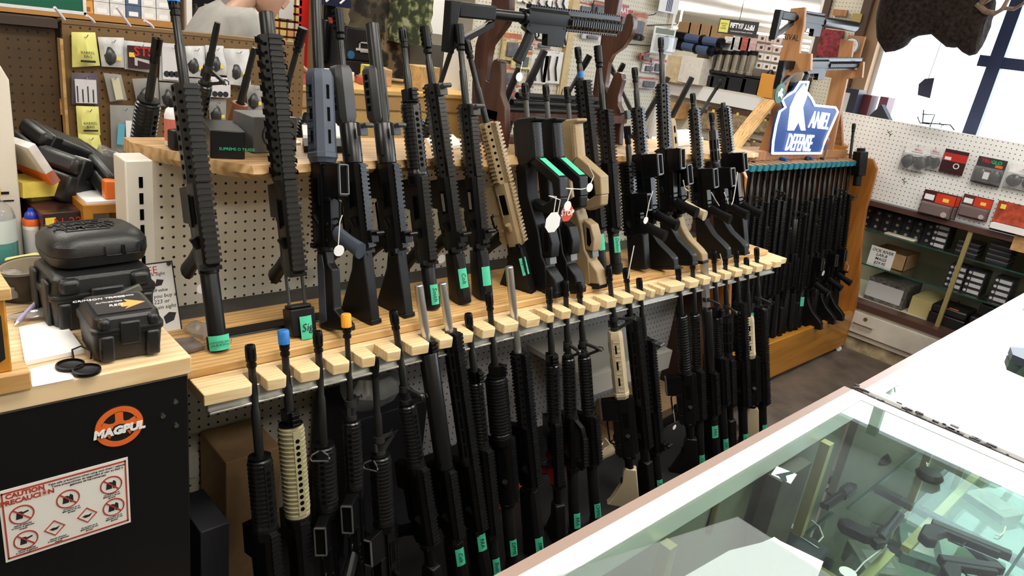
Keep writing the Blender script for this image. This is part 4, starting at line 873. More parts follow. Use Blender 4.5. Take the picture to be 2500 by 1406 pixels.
for s in (-1, 1):
    part('lid_bump', B().box(s * W2 * .34 - W2 * .10, s * W2 * .34 + W2 * .10, -D2 * .53, -D2 * .3, H2 * .70, H2 * .985), CASE, t, bevel=.008)
    part('corner_rib', B().box(s * W2 * .40 - W2 * .06, s * W2 * .40 + W2 * .06, -D2 * .535, -D2 * .4, H2 * .05, H2 * .56), CASE, t, bevel=.005)
    part('side_rib', B().box(-W2 * .53, -W2 * .48, s * D2 * .25 - .016, s * D2 * .25 + .016, H2 * .05, H2 * .9), CASE, t, bevel=.004)
part('latch', B().box(-W2 * .16, W2 * .16, -D2 * .57, -D2 * .50, H2 * .30, H2 * .80), CASE, t, bevel=.004)
# knife like clip on the case front
cp = mid + Vector((math.sin(ang2), -math.cos(ang2), 0)) * (D2 * .60)
t = thing('folding_knife', 'small grey-green clip with pointed end lying against the large case', 'tool', (cp.x + .012, cp.y, ZT + H2 * .60), ang2)
part('blade', B(Matrix.Rotation(-.28, 4, 'Y')).prism([(-.052, -.004), (-.03, .006), (.045, .008), (.047, -.006), (-.02, -.012), (-.050, -.008)], -.004, .004), mat('sage_metal', (.15, .16, .13), .4, .4), t, bevel=.001)
part('handle', B(Matrix.Rotation(-.28, 4, 'Y')).prism([(-.055, -.012), (-.01, -.014), (.02, -.020), (-.045, -.024)], -.006, .006), K, t, bevel=.002)
# rounded case on top of it
t3z = ZT + H2 + .001
a = PZ(100, 655, t3z + .012); c = PZ(362, 622, t3z + .012); W3 = (c - a).length * .93; ang3 = math.atan2(c.y - a.y, c.x - a.x); D3 = .135
mid = (a + c) / 2 + Vector((-math.sin(ang3), math.cos(ang3), 0)) * D3 * .42 + Vector((.012, 0, 0))
t = thing('hard_case', 'rounded black pistol case with raised lid plate, topmost of the stack', 'case', (mid.x, mid.y, t3z), ang3)
b = B(); rloft(b, [(W3 * .86, D3 * .78, 0, .03), (W3 * .95, D3 * .93, .006, .035), (W3, D3, .022, .04), (W3 * 1.01, D3 * 1.01, .026, .04)]); part('bottom_shell', b, CASE, t)
b = B(); rloft(b, [(W3 * 1.01, D3 * 1.01, .027, .04), (W3, D3, .046, .04), (W3 * .93, D3 * .90, .056, .04), (W3 * .76, D3 * .66, .066, .03)]); part('lid', b, CASE, t)
b = B()
for (xa, xb, ya, yb) in ((-.30, .14, -.14, -.125), (-.30, .14, .185, .20), (-.30, -.29, -.14, .20), (.13, .14, -.14, .20)): b.box(W3 * xa, W3 * xb, D3 * ya * 1.4, D3 * yb * 1.4, .064, .0675)
part('raised_border', b, CASE, t)
text('lettering', 'WEAPON\nARMORY', .024, CASE, t, Matrix.Translation((-W3 * .08, D3 * .045, .0672)), .0008, bold=.0006, xs=1.15)
for s in (-1, 1): part('latch_slot', B().tube([(W3 * (.18 + s * .10) - .016, -D3 * .505, .044), (W3 * (.18 + s * .10) - .014, -D3 * .53, .026), (W3 * (.18 + s * .10) + .014, -D3 * .53, .026), (W3 * (.18 + s * .10) + .016, -D3 * .505, .044)], .0018, 5), CASE, t)
# loose things on the butcher block
def poly(px, z, th, name, m, lab, cat, **k):
    pts = [PZ(x, y, z) for x, y in px]; return solo(name, B().prism([(p.x, p.y) for p in pts], z, z + th, 'z'), m, lab, cat, **k)
poly([(47, 808), (150, 786), (206, 862), (62, 893)], ZT, .008, 'paper_pad', mat('bright_paper', (.88, .88, .88), .5), 'white paper pad lying left of the small black case', 'paper')
poly([(62, 905), (160, 880), (182, 925), (80, 945)], ZT, .001, 'paper_sheet', MATS['bright_paper'], 'loose white sheet in front of the paper pad', 'paper')
for i, (x, y) in enumerate(((172, 897), (212, 909))):
    p = PZ(x, y, ZT); tt_ = thing('scope_cap', ['left one of two round black rubber scope caps', 'right one of two round black rubber scope caps'][i], 'lens cap', p, 0, 'rubber scope caps')
    part('disc', B().lathe([(.020, 0), (.022, .002), (.022, .007), (.019, .008), (.019, .005), (.017, .0045)], 24), KP, tt_)
p0_ = PZ(180, 878, ZT); p1_ = PZ(222, 880, ZT); q = PZ(200, 862, ZT)
solo('rubber_loop', B().tube([p0_ + Vector((0, 0, .004)), (p0_ + q) / 2 + Vector((-.006, .01, .01)), q + Vector((0, .004, .012)), (p1_ + q) / 2 + Vector((.008, 0, .01)), p1_ + Vector((0, 0, .004))], .0016, 6), KP, 'thin black rubber loop joining the two scope caps', 'strap')
# roll of tape
p = PZ(92, 735, ZT); t = thing('tape_roll', 'large dark roll of tape beside the black cases', 'tape roll', (p.x, p.y + .045, ZT)); t.rotation_euler = (.0, -.12, 0); t.location.z += .006
part('tape', B().lathe([(.048, 0), (.058, 0), (.060, .004), (.060, .052), (.058, .056), (.048, .056)], 36, caps=False), mat('dark_brown_tape', (.02, .015, .012), .35), t)
part('core', B().lathe([(.0475, .0), (.0475, .0565), (.0445, .0565), (.0445, 0)], 36, caps=False), mat('cardboard_core', (.42, .36, .26), .7), t)
a = PZ(42, 795, ZT) + Vector((0, 0, .006)); c = PZ(112, 715, ZT + .03)
t = thing('ballpoint_pen', 'pale lilac pen leaning on the tape roll', 'pen', a); d = c - a
part('barrel', B().cyl((0, 0, 0), d * .75, .0045, n=10), mat('lilac', (.42, .36, .55), .4), t); part('grip', B().cyl(d * .75, d * 1.1, .007, .006, n=10), CHROME, t); part('tip', B().cyl(-d * .08, (0, 0, 0), .0012, .0045, n=8), CHROME, t)
# wooden block with crest
p = PZ(76, 952, ZT); t = thing('wooden_display_block', 'orange wooden block with black and white crest, at the left edge', 'block', (p.x, p.y, ZT))
ztop = PY(40, 735, p.y + .03).z - ZT; hb = .155
part('foot', B().box(-.22, .002, 0, .05, 0, .033), PINE, t, bevel=.003); part('block', B().box(-.22, -.020, .012, .10, .033, hb), OAK, t, bevel=.003); part('top', B().box(-.22, -.012, .006, .105, hb, hb + .02), PINE, t, bevel=.002)
cr_ = part('crest', B().prism([(-.10, .045), (-.075, .038), (-.050, .044), (-.028, .058), (-.028, .13), (-.034, .142), (-.10, .146)], .0085, .012), mat('crest_black', (.012, .012, .012), .4), t)
b = B()
for k in range(5): b.box(-.085 + k * .011, -.080 + k * .011, .0075, .009, .050, .068)
b.box(-.10, -.036, .0075, .009, .076, .080); b.box(-.10, -.036, .0075, .009, .098, .101); b.prism([(-.10, .118), (-.06, .112), (-.045, .124), (-.06, .137), (-.10, .138), (-.10, .132), (-.065, .130), (-.058, .124), (-.066, .119), (-.10, .124)], .0075, .009)
link('crest_marks', b.mesh('crest_marks', WHITE), cr_)
text('crest_year', '16', .014, WHITE, cr_, Matrix.Translation((-.046, .0078, .089)) @ FACE, .0004)
# bottles
p = PZ(17, 640, ZT); t = thing('sanitizer_bottle', 'clear bottle with blue-green liquid at the left edge', 'bottle', (p.x - .01, p.y + .02, ZT))
part('liquid', B().lathe([(.034, .0), (.037, .006), (.037, .050)], 24), mat('teal_liquid', (.01, .40, .38), .2), t)
part('bottle', B().lathe([(.036, .0), (.038, .004), (.038, .10), (.034, .118), (.018, .135), (.013, .14), (.013, .152)], 24), PLASTIC, t)
part('label', B().lathe([(.0385, .048), (.0385, .100)], 24, caps=False), mat('pale_label', (.62, .72, .74), .4), t); part('cap', B().lathe([(.015, .150), (.015, .165)], 16), mat('amber_cap', (.8, .55, .15), .5), t)
p = PZ(95, 640, ZT + .0); t = thing('oil_bottle', 'slim white bottle with red band and blue nozzle cap', 'bottle', (p.x, p.y + .04, ZT))
part('bottle', B().lathe([(.017, 0), (.0185, .004), (.0185, .088), (.017, .092)], 20), mat('white_plastic', (.78, .76, .74), .35), t); part('red_band', B().lathe([(.0188, .078), (.0188, .089), (.017, .093)], 20), ORANGE, t)
part('cap', B().lathe([(.013, .092), (.014, .096), (.012, .104), (.006, .110), (.005, .116)], 16), mat('royal_blue', (.02, .05, .45), .35), t); part('label', B().lathe([(.0187, .01), (.0187, .07)], 20, caps=False), mat('label_grey', (.6, .6, .62), .5), t)
p = PZ(88, 690, ZT); t = thing('yellow_note_block', 'pale yellow note block under the white oil bottle', 'note pad', (p.x, p.y + .07, ZT), .3); part('pad', B().box(-.035, .035, -.02, .025, 0, .035), mat('note_yellow', (.82, .80, .32), .7), t, bevel=.006)
def cardbox(name, lab, cat, loc, rz, w, d, h, m, tilt=0, group=None, tops=None, bevel=.001):
    t = thing(name, lab, cat, loc, rz, group); t.rotation_euler = (0, tilt, rz)
    part('carton', B().box(-w / 2, w / 2, 0, d, 0, h), m, t, bevel=bevel); return t
SCOPEB = mat('scope_box_print', (.10, .035, .028), .3, var=1.2, scale=14)
p = PZ(122, 650, ZT); q = PZ(222, 632, ZT)
t = cardbox('optics_box', 'long grey-red optics carton marked 223 behind the oil bottle', 'box', ((p.x + q.x) / 2, (p.y + q.y) / 2 + .02, ZT), .08, (q - p).length, .34, .115, SCOPEB)
w_ = (q - p).length
part('front_band', B().box(-w_ / 2, w_ / 2, -.001, 0, .07, .112), mat('band_black', (.02, .015, .015), .4), t); part('front_lower', B().box(-w_ / 2, w_ / 2, -.001, 0, .0, .068), mat('band_white', (.7, .7, .7), .5), t); part('price_sticker', B().box(-w_ * .45, -w_ * .22, -.002, -.001, .078, .105), YEL, t)
text('lettering', 'N-223', .028, RED, t, Matrix.Translation((w_ * .12, -.002, .092)) @ FACE, .0003)
p = PZ(225, 625, ZT); t = cardbox('card_reader', 'light grey device with dark screen behind the cases', 'device', (p.x + .015, p.y + .02, ZT), .1, .07, .12, .10, mat('light_grey_plastic', (.50, .50, .52), .4), bevel=.006); part('screen', B().box(-.022, .012, .03, .08, .1, .102), mat('screen_dark', (.03, .04, .06), .2), t)
# white cable box strip, wooden box and dark cases piled further back
p = PY(262, 530, 1.86); t = thing('wooden_cubby', 'small open wooden box next to the white upright', 'box', (p.x - .0, 1.82, .96 + .04)); zt = PY(255, 500, 1.82).z - 1.0
part('shell', B().box(-.06, .075, 0, .16, zt - .02, zt).box(-.06, -.04, 0, .16, 0, zt - .02).box(-.04, .075, .15, .16, 0, zt - .02), OAK, t); part('loose_papers', B().box(-.05, .06, .01, .12, zt, zt + .006), WHITE, t)
zt += 1.0
t = thing('orange_packet', 'orange packet lying on the small wooden box', 'packet', (p.x + .015, 1.84, zt + .006)); part('packet', B().box(-.022, .025, 0, .03, 0, .045), mat('orange_foil', (.75, .16, .02), .3), t, bevel=.004)
def pile(name, lab, px, Y, w, d, h, rx, ry, rz, m=CASE, cat='case'):
    p = PY(*px, Y); t = thing(name, lab, cat, p); t.rotation_euler = (rx, ry, rz)
    part('shell', B().box(-w / 2, w / 2, -d / 2, d / 2, -h / 2, h * .1), m, t, bevel=.008); part('lid', B().box(-w / 2 * .98, w / 2 * .98, -d / 2 * .98, d / 2 * .98, h * .11, h / 2), m, t, bevel=.012)
    for s in (-1, 1): part('rib', B().box(s * w * .3 - .012, s * w * .3 + .012, -d / 2 * 1.03, d / 2 * 1.03, -h / 2 * .98, h / 2 * 1.03), m, t, bevel=.004)
    return t
t = pile('hard_case', 'black hard case tumbled on the pile, lower of two against the brown pegboard', (190, 440), 2.0, .17, .13, .11, .1, .38, .5)
part('label', B().box(-.05, .03, -.05, -.02, .056, .058), WHITE, t)
t = pile('hard_case', 'black hard case tipped on its side, upper of two against the brown pegboard', (145, 378), 2.15, .19, .12, .10, .2, .45, .3)
t = pile('hard_case', 'flat black case with clip leaning beside the white upright', (280, 432), 1.93, .10, .12, .06, .3, .25, .2)
t = pile('plastic_clamshell', 'crumpled clear and dark plastic package behind the white upright', (268, 410), 2.12, .08, .05, .10, .1, .3, .1, PLASTIC, 'package')
for i, (px, Y, w, d, h, ry, col, lab) in enumerate((((68, 388), 1.95, .018, .13, .10, .50, (.72, .70, .68), 'white and orange book standing tilted beside the white locker'), ((97, 447), 1.98, .14, .12, .035, -.05, (.8, .65, .12), 'yellow carton lying under the tumbled black cases'), ((110, 462), 2.02, .13, .12, .02, .0, (.7, .68, .2), 'flat yellow-green carton under the yellow one'))):
    p = PY(*px, Y); t = thing('carton', lab, 'box', p); t.rotation_euler = (0, -ry, .3); part('carton', B().box(-w / 2, w / 2, -d / 2, d / 2, -h / 2, h / 2), mat('carton_print_%s' % 'abc'[i], col, .5, var=.15), t)
    if i == 0: part('orange_edge', B().box(-w / 2 - .001, w / 2 + .001, -d / 2, d / 2, -h / 2 - .001, -h / 2 + .03), ORANGE, t)
bd = B().box(-.9, .50, 1.81, 2.42, .86, .90).box(-.88, -.84, 1.85, 2.4, 0, .86).box(.42, .46, 2.3, 2.4, 0, .86)
solo('back_table', bd, STAND, 'dark wooden table behind the black cabinet carrying piled boxes', 'table')
t = pile('hard_case', 'dark case mostly hidden behind the optics carton', (60, 500), 2.1, .3, .2, .22, 0, 0, .1)
t = pile('hard_case', 'dark case lying beneath the tumbled cases', (190, 500), 2.1, .34, .2, .10, 0, 0, .1)
p = PY(32, 300, 1.9); t = thing('white_locker', 'white metal locker door at the left edge', 'locker', (p.x, 1.9, .902)); zt = PY(20, 130, 1.9).z - .902
part('door', B().prism([(-.5, 0), (.0, 0), (.0, zt - .055), (-.025, zt), (-.5, zt)], 0, .2), METALW, t, bevel=.003); part('vent', B().box(-.1, -.02, -.002, 0, zt * .45, zt * .46), KB, t); part('vent', B().box(-.1, -.012, -.002, 0, zt * .42, zt * .425), KB, t)
part('label_plate', B().box(-.07, -.03, -.002, 0, zt * .32, zt * .38), MATS['label_grey'], t)
# crumpled clear bags at the left edge
def crumple(name, lab, loc, w, d, h, m, seed, cat='bag', rz=0):
    r = random.Random(seed); b = B(); nu, nv = 12, 7; rings = []
    for j in range(nv):
        ph = PI * (j + .5) / nv - PI / 2; rr = math.cos(ph); z = h / 2 + h / 2 * math.sin(ph)
        rings.append([Vector((w / 2 * rr * math.cos(2 * PI * k / nu) * r.uniform(.8, 1.15), d / 2 * rr * math.sin(2 * PI * k / nu) * r.uniform(.8, 1.15), max(0, z * r.uniform(.85, 1.1)))) for k in range(nu)])
    b.loft(rings); t = thing(name, lab, cat, loc, rz); part('film', b, m, t, smooth=20); return t
CLEARW = glassmat('crinkled_film', (.8, .8, .8), 1.6, .15, 2.0, 1, .35, (.7, .7, .7))
p = PZ(20, 720, ZT); crumple('plastic_bag', 'crumpled clear plastic bag at the left edge of the cabinet top', (p.x - .01, p.y, ZT), .12, .14, .05, CLEARW, 3)
p = PZ(88, 770, ZT); crumple('plastic_bag', 'small crinkled clear bag between tape roll and paper pad', (p.x + .01, p.y - .012, ZT), .11, .035, .018, CLEARW, 4)
p = PZ(25, 655, ZT); solo('black_tray', B().box(p.x - .2, p.x + .05, p.y - .02, p.y + .02, ZT, ZT + .008), KP, 'thin black tray edge under the clear bottle', 'tray')
# ------------------------------------------------------------------ placard beside the cases
A = PY(372, 640, 1.66); B_ = PY(428, 638, 1.66); C_ = PY(452, 833, 1.60); 
zb = .887; cb = PZ(452, 833, zb); ct = PY(428, 638, cb.y + .055); wdt = .150; hh = (ct - cb).length
mx = frame((cb.x - wdt, cb.y, zb), (1, .05, 0), (0, .055, ct.z - zb)); t = thing('price_placard', 'white framed price placard for a reflex sight right of the cases', 'placard', mx=mx)
part('board', B().box(0, wdt, 0, hh, -.004, 0), mat('placard_white', (.72, .71, .69), .4), t)
part('edge_frame', B().box(0, wdt, -.0, .0025, -.005, .001).box(0, wdt, hh - .0025, hh, -.005, .001).box(wdt - .0025, wdt, 0, hh, -.005, .001).box(0, .0025, 0, hh, -.005, .001), INK, t)
for s_, x, y, z_, m_ in (('FREE', .62, .91, .022, RED), ('Reflex Sight', .70, .86, .0105, INK), ('$249 value', .73, .66, .010, INK), ('when you buy a\nN-223 or\npremium sight', .72, .52, .0125, INK), ('Awards', .74, .10, .016, RED)):
    text('lettering', s_, z_, m_, t, Matrix.Translation((wdt * x, hh * y, .0004)), .0003, shear=.15 if s_ != 'FREE' else 0)
for x, y in ((.94, .97), (.94, .05)): part('screw', B().cyl((wdt * x, hh * y, 0), (wdt * x, hh * y, .003), .005, n=12), CHROME, t)
part('printed_sight', B().prism([(wdt * .6, hh * .70), (wdt * .8, hh * .72), (wdt * .84, hh * .78), (wdt * .74, hh * .80), (wdt * .72, hh * .75), (wdt * .6, hh * .74)], 0, .0006, 'z'), INK, t); part('printed_sight', B().prism([(wdt * .78, hh * .24), (wdt * .9, hh * .27), (wdt * .95, hh * .36), (wdt * .85, hh * .38), (wdt * .76, hh * .33)], 0, .0006, 'z'), INK, t)
# ------------------------------------------------------------------ things on the deck behind the upper row
def onZ(px, py, z): return PZ(px, py, z)
p = onZ(850, 745, .886); t = thing('green_tape_roll', 'roll of green masking tape behind the faceted rifles', 'tape roll', (p.x, p.y + .01, .886))
part('tape', B().lathe([(.038, 0), (.048, 0), (.048, .024), (.038, .024)], 30, caps=False), mat('dark_green_tape', (.02, .22, .10), .5), t); part('core', B().lathe([(.0375, 0), (.0375, .024), (.035, .024), (.035, 0)], 30, caps=False), MATS['cardboard_core'], t)
b = B().box(-.17, .17, -.03, .03, 0, .03); p = onZ(700, 800, .913); t = thing('rifle_case_strip', 'long black plastic piece lying behind the second rifle', 'magazine', (p.x + .02, p.y + .03, .887), .0); part('body', B().loft([[Vector((x, y, z)) for y, z in ((-.028, 0), (.028, 0), (.028, .026), (-.028, .030))] for x in (-.16, .16)]), KP, t, bevel=.006)
poly([(640, 800), (700, 812), (712, 822), (660, 822)], .886, .002, 'paper_slip', WHITE, 'white paper slip under the long black plastic piece', 'paper')
poly([(556, 818), (628, 822), (640, 840), (560, 845)], .886, .003, 'printed_card', mat('printed_card_grey', (.30, .28, .25), .5, var=.5, scale=90), 'small printed card lying behind the leftmost rifle', 'card')
p = onZ(505, 845, .886); crumple('plastic_bag', 'clear plastic bag flattened behind the leftmost rifle stock', (p.x, p.y + .03, .886), .07, .10, .045, CLEARW, 6)
poly([(405, 838), (470, 830), (500, 852), (440, 868)], .915, .008, 'wood_shingle', mat('grey_wood', (.13, .10, .085), .6, var=.4, scale=40), 'grey weathered wood piece below the placard', 'wood piece')
# ------------------------------------------------------------------ things standing on the live edge shelf
SZ = SHZ + .001
a = onZ(513, 386, SZ); c = onZ(598, 389, SZ); ang = math.atan2(c.y - a.y, c.x - a.x)
t = cardbox('black_gift_box', 'flat black box with small green lettering on the live edge shelf', 'box', ((a.x + c.x) / 2, (a.y + c.y) / 2, SZ), ang, (c - a).length, .15, .062, mat('soft_black_card', (.004, .004, .005), .35, spec=.3), bevel=.002)
text('lettering', 'SUPREME O TRADE', .009, mat('neon_green_ink', (.02, .6, .28), .5), t, Matrix.Translation((.02, -.0006, .022)) @ FACE, .0003)
a = onZ(617, 374, SZ); c = onZ(658, 380, SZ)
t = thing('grey_logo_box', 'dark grey carton with circled letters, right of the black box', 'box', (a.x, a.y, SZ), .05); w_ = .115; h_ = .085
part('carton', B().box(0, w_, 0, .10, 0, h_), mat('mid_grey_card', (.12, .12, .125), .45), t, bevel=.002); cl = mat('logo_light', (.50, .50, .50), .5)
b = B(); n = 28; cx, cz, r_ = .052, .043, .030
for k in range(n):
    q = [(cx + rr * math.cos(2 * PI * (k + e_) / n), cz + rr * math.sin(2 * PI * (k + e_) / n)) for rr, e_ in ((r_, 0), (r_, 1), (r_ * .86, 1), (r_ * .86, 0))]; b.prism(q, -.0012, 0)
part('logo_ring', b, INK, t); text('lettering', 'SIG', .030, INK, t, Matrix.Translation((cx, -.001, cz)) @ FACE, .0004, bold=.0008)
p = onZ(424, 357, SZ); t = thing('cleaner_bottle', 'white and red squeeze bottle with black cap on the shelf', 'bottle', (p.x, p.y + .01, SZ))
part('bottle', B().lathe([(.014, 0), (.0155, .003), (.0155, .070), (.012, .082), (.006, .088)], 16), WHITE, t); part('label', B().lathe([(.0158, .012), (.0158, .062)], 16, caps=False), mat('salmon_label', (.62, .16, .12), .5), t); part('cap', B().lathe([(.007, .088), (.007, .10), (.004, .108)], 12), KP, t)
p = onZ(444, 370, SZ); t = thing('black_gadget', 'small black gadget between bottle and leftmost rifle', 'device', (p.x, p.y + .01, SZ), .3); part('body', B().box(-.012, .018, 0, .03, 0, .045), KP, t, bevel=.005); part('dial', B().cyl((.003, -.003, .028), (.003, 0, .028), .009), WHITE, t)
poly([(600, 340), (700, 330), (735, 352), (625, 360)], SZ, .004, 'brochure', mat('glossy_white', (.80, .80, .80), .3), 'glossy white brochure on the shelf behind the grey carton', 'paper')
poly([(735, 300), (830, 312), (850, 345), (740, 340)], SZ, .012, 'catalogue', MATS['glossy_white'], 'white catalogue on the shelf right of the blue-grey rifle', 'paper')
poly([(738, 352), (868, 352), (872, 372), (742, 372)], SZ, .016, 'flat_black_case', KP, 'flat black case on the shelf behind the faceted rifles', 'case')
poly([(1040, 345), (1105, 335), (1130, 360), (1060, 372)], SZ, .010, 'catalogue', MATS['glossy_white'], 'white papers on the shelf between the railed rifles', 'paper')
poly([(1630, 330), (1700, 325), (1715, 350), (1650, 358)], SZ, .022, 'catalogue', MATS['glossy_white'], 'stack of white papers on the shelf beside the tan stocked rifle', 'paper')
# ================================================================== display case contents
zs1, zs2, zfl = .548, .758, .311
BOXK = mat('ammo_box_black', (.015, .015, .02), .4); LBL = mat('box_label', (.48, .48, .48), .5)
def stackbox(name, lab, x, y, z, w, d, h, grp, kind='label'):
    t = thing(name, lab, 'box', (x, y, z), 0, grp)         # front faces -X
    part('carton', B().box(0, d, -w / 2, w / 2, 0, h), BOXK, t, bevel=.001)
    if kind == 'dot': part('round_label', B().cyl((-.001, -w * .1, h * .45), (0, -w * .1, h * .45), h * .22, n=12), mat('dot_label', (.28, .28, .28), .5), t)
    else:
        part('white_label', B().box(-.001, 0, -w * .42, w * .22, h * .22, h * .80), LBL, t); part('round_label', B().cyl((-.001, w * .36, h * .5), (0, w * .36, h * .5), h * .24, n=12), LBL, t)
rw = ['bottom', 'second', 'third', 'top']
for c in range(7):
    for r_ in range(3): stackbox('ammunition_box', 'black box with round pale dot, %s column from oak rack, %s row up' % (ORD[c], ORD[r_]), 4.86, 1.70 - c * .062, zs2 + r_ * .043, .058, .10, .042, 'dotted boxes on the upper case shelf', 'dot')
for r_ in range(4): stackbox('ammunition_box', 'white labelled black box, %s of the stack beside the dotted boxes' % rw[r_], 4.81, 1.245, zs2 + r_ * .036, .085, .13, .035, 'labelled boxes on the upper case shelf')
for c in range(2):
    for r_ in range(4): stackbox('ammunition_box', 'white labelled black box, %s in the %s stack left of the brass post' % (rw[r_], ['outer', 'inner'][c]), 4.83, 1.10 - c * .10, zs1 + r_ * .036, .095, .13, .035, 'labelled boxes on the middle case shelf')
for r_ in range(4): stackbox('ammunition_box', 'white labelled black box, %s in the stack right of the brass post' % rw[r_], 4.83, .86, zs1 + r_ * .036, .095, .14, .035, 'labelled boxes on the middle case shelf')
for i, (y, n, z) in enumerate(((1.09, 3, zs2), (.93, 5, zs2))):
    for k in range(n):
        t = thing('flat_clear_box', 'flat clear-lidded black box, %s from the bottom %s the brass post' % (ORD[k], 'left of' if i == 0 else 'right of'), 'box', (4.82, y, z + k * .028), 0, 'flat boxes on the upper case shelf')
        part('tray', B().box(0, .16, -.055, .055, 0, .018), BOXK, t, bevel=.002); part('lid', B().box(-.002, .162, -.057, .057, .018, .026), PLASTIC, t)
CARD = mat('cardboard', (.36, .22, .105), .75, var=.1)
t = thing('open_cardboard_box', 'open cardboard box with hand printed price sign, middle shelf of the case', 'box', (4.86, 1.50, zs1)); a, b_, c_ = .24, .21, .10
part('carton', B().box(0, a, -b_ / 2, b_ / 2, 0, .004).box(0, .004, -b_ / 2, b_ / 2, 0, c_).box(a - .004, a, -b_ / 2, b_ / 2, 0, c_).box(0, a, -b_ / 2, -b_ / 2 + .004, 0, c_).box(0, a, b_ / 2 - .004, b_ / 2, 0, c_), CARD, t)
sg = part('price_sign', B().box(-.006, -.003, -.035, .115, -.015, .112), WHITE, t)
text('handwriting', 'OCK RIVER\nLAR-8\nMAGS\n$29.95', .026, INK, sg, Matrix.Translation((-.0068, .040, .05)) @ frame((0, 0, 0), (0, -1, 0), (0, 0, 1)), .0003, shear=.2, bold=.0004)
t = thing('paper_pad', 'yellowed paper pad on the upper case shelf above the cardboard box', 'paper', (4.80, 1.47, zs2)); part('pad', B().box(0, .10, -.10, .08, 0, .010), mat('yellowed_paper', (.72, .68, .55), .6), t, bevel=.003)
t = thing('camo_box', 'white box with black camouflage border at the bottom left of the case', 'box', (4.86, 1.46, zfl)); part('carton', B().box(0, .26, -.13, .11, 0, .15), mat('camo_print', (.10, .09, .085), .5, var=.9, scale=40), t); part('white_panel', B().box(-.001, 0, -.11, .11, .025, .125), mat('panel_grey', (.52, .51, .52), .5), t)
t = thing('yellow_carton', 'plain yellowish carton next to the camouflage box', 'box', (4.88, 1.24, zfl)); part('carton', B().box(0, .26, -.14, .06, 0, .11), mat('yellow_card', (.50, .41, .19), .5), t)
k = 0
for (y, z, x) in ((1.07, zfl, 4.82), (.86, zfl, 4.82), (.65, zfl, 4.82), (.44, zfl, 4.82), (.84, zfl + .122, 4.88), (.63, zfl + .122, 4.88)):
    t = thing('hard_case', 'black hard case with red mark, %s %s in the wall case bottom' % (ORD[k] if k < 4 else ORD[k - 4], 'from the rack' if k < 4 else 'of the upper layer'), 'case', (x, y, z), 0, 'black hard cases in the wall case'); k += 1
    part('shell', B().box(0, .22, -.10, .10, 0, .07), CASE, t, bevel=.006); part('lid', B().box(.002, .218, -.098, .098, .071, .12), CASE, t, bevel=.01); part('red_mark', B().box(.01, .03, -.045, .005, .1195, .121), ORANGE, t)
    if k == 2: part('barcode_label', B().box(-.001, 0, -.05, .04, .01, .06), LBL, t)
# ------------------------------------------------------------------ packages on the right pegboard
XP = CXF + .028
def hook(x, y, z, ln=.06, par=None): return B().tube([(x, y, z), (x - ln, y, z), (x - ln - .006, y, z + .008)], .0022, 5)
def card_on_wall(name, lab, px, py, px2, py2, col, extra, grp=None, th=.03, off=.02):
    a = PX(px, py, XP - off); c = PX(px2, py2, XP - off); y0, y1 = sorted((a.y, c.y)); z0, z1 = sorted((a.z, c.z))
    t = thing(name, lab, 'package', (XP - off, (y0 + y1) / 2, z0), 0, grp); w_, h_ = y1 - y0, z1 - z0
    part('card', B().box(-.002, .001, -w_ / 2, w_ / 2, 0, h_), mat('card_' + name + '_' + lab[:6].strip().replace(' ', '_'), col, .35, var=.1), t)
    extra(t, w_, h_); part('peg_hook', B().tube([(off, 0, h_ - .006), (-.02, 0, h_ - .006), (-.026, 0, h_ + .004)], .002, 5), CHROME, t); return t
TX = frame((0, 0, 0), (0, -1, 0), (0, 0, 1))
def tx(par, s, sz, m, x, y, z, **k): return text('lettering', s, sz, m, par, Matrix.Translation((x, y, z)) @ TX, .0003, **k)
def blister(t, w_, h_, fy0, fy1, fz0, fz1, th): part('blister', B().loft([[Vector((-.003 - u, y, z)) for y, z in ((w_ * (fy0 + s), h_ * (fz0 + s)), (w_ * (fy1 - s), h_ * (fz0 + s)), (w_ * (fy1 - s), h_ * (fz1 - s)), (w_ * (fy0 + s), h_ * (fz1 - s)))] for u, s in ((0, 0), (th * .8, .02), (th, .06))]), PLASTIC, t)
def e_muff(t, w_, h_):
    for s in (-1, 1): part('ear_cup', B().loft([[Vector((-.004 - u, s * w_ * .24 + w_ * .23 * q * math.cos(k * PI / 8), h_ * .34 + h_ * .26 * q * math.sin(k * PI / 8))) for k in range(16)] for u, q in ((0, 1), (.02, .95), (.028, .6))]), mat('muff_navy', (.012, .013, .022), .25), t)
    part('headband', B().tube([(-.012, w_ * .30, h_ * .40), (-.014, w_ * .15, h_ * .52), (-.014, -w_ * .15, h_ * .52), (-.012, -w_ * .30, h_ * .40)], .004, 6), MATS['muff_navy'], t)
    blister(t, w_, h_, -.50, .50, .04, .64, .035)
def e_white(t, w_, h_): e_muff(t, w_, h_); tx(t, 'Allen', .020, RED, -.003, 0, h_ * .82, shear=.2); tx(t, 'SHOOTING EAR MUFFS', .006, INK, -.003, 0, h_ * .72)
def e_red(t, w_, h_):
    part('red_field', B().box(-.003, -.002, -w_ / 2, w_ / 2, h_ * .52, h_ * .85), RED, t); part('label', B().box(-.0035, -.003, w_ * .15, w_ * .42, h_ * .55, h_ * .68), WHITE, t); part('printed_target', B().lathe([(w_ * .13, 0), (w_ * .13, .001), (w_ * .09, .001), (w_ * .09, 0)], 20, caps=False, mx=Matrix.Translation((-.004, -w_ * .15, h_ * .35)) @ Matrix.Rotation(PI / 2, 4, 'Y')), WHITE, t)
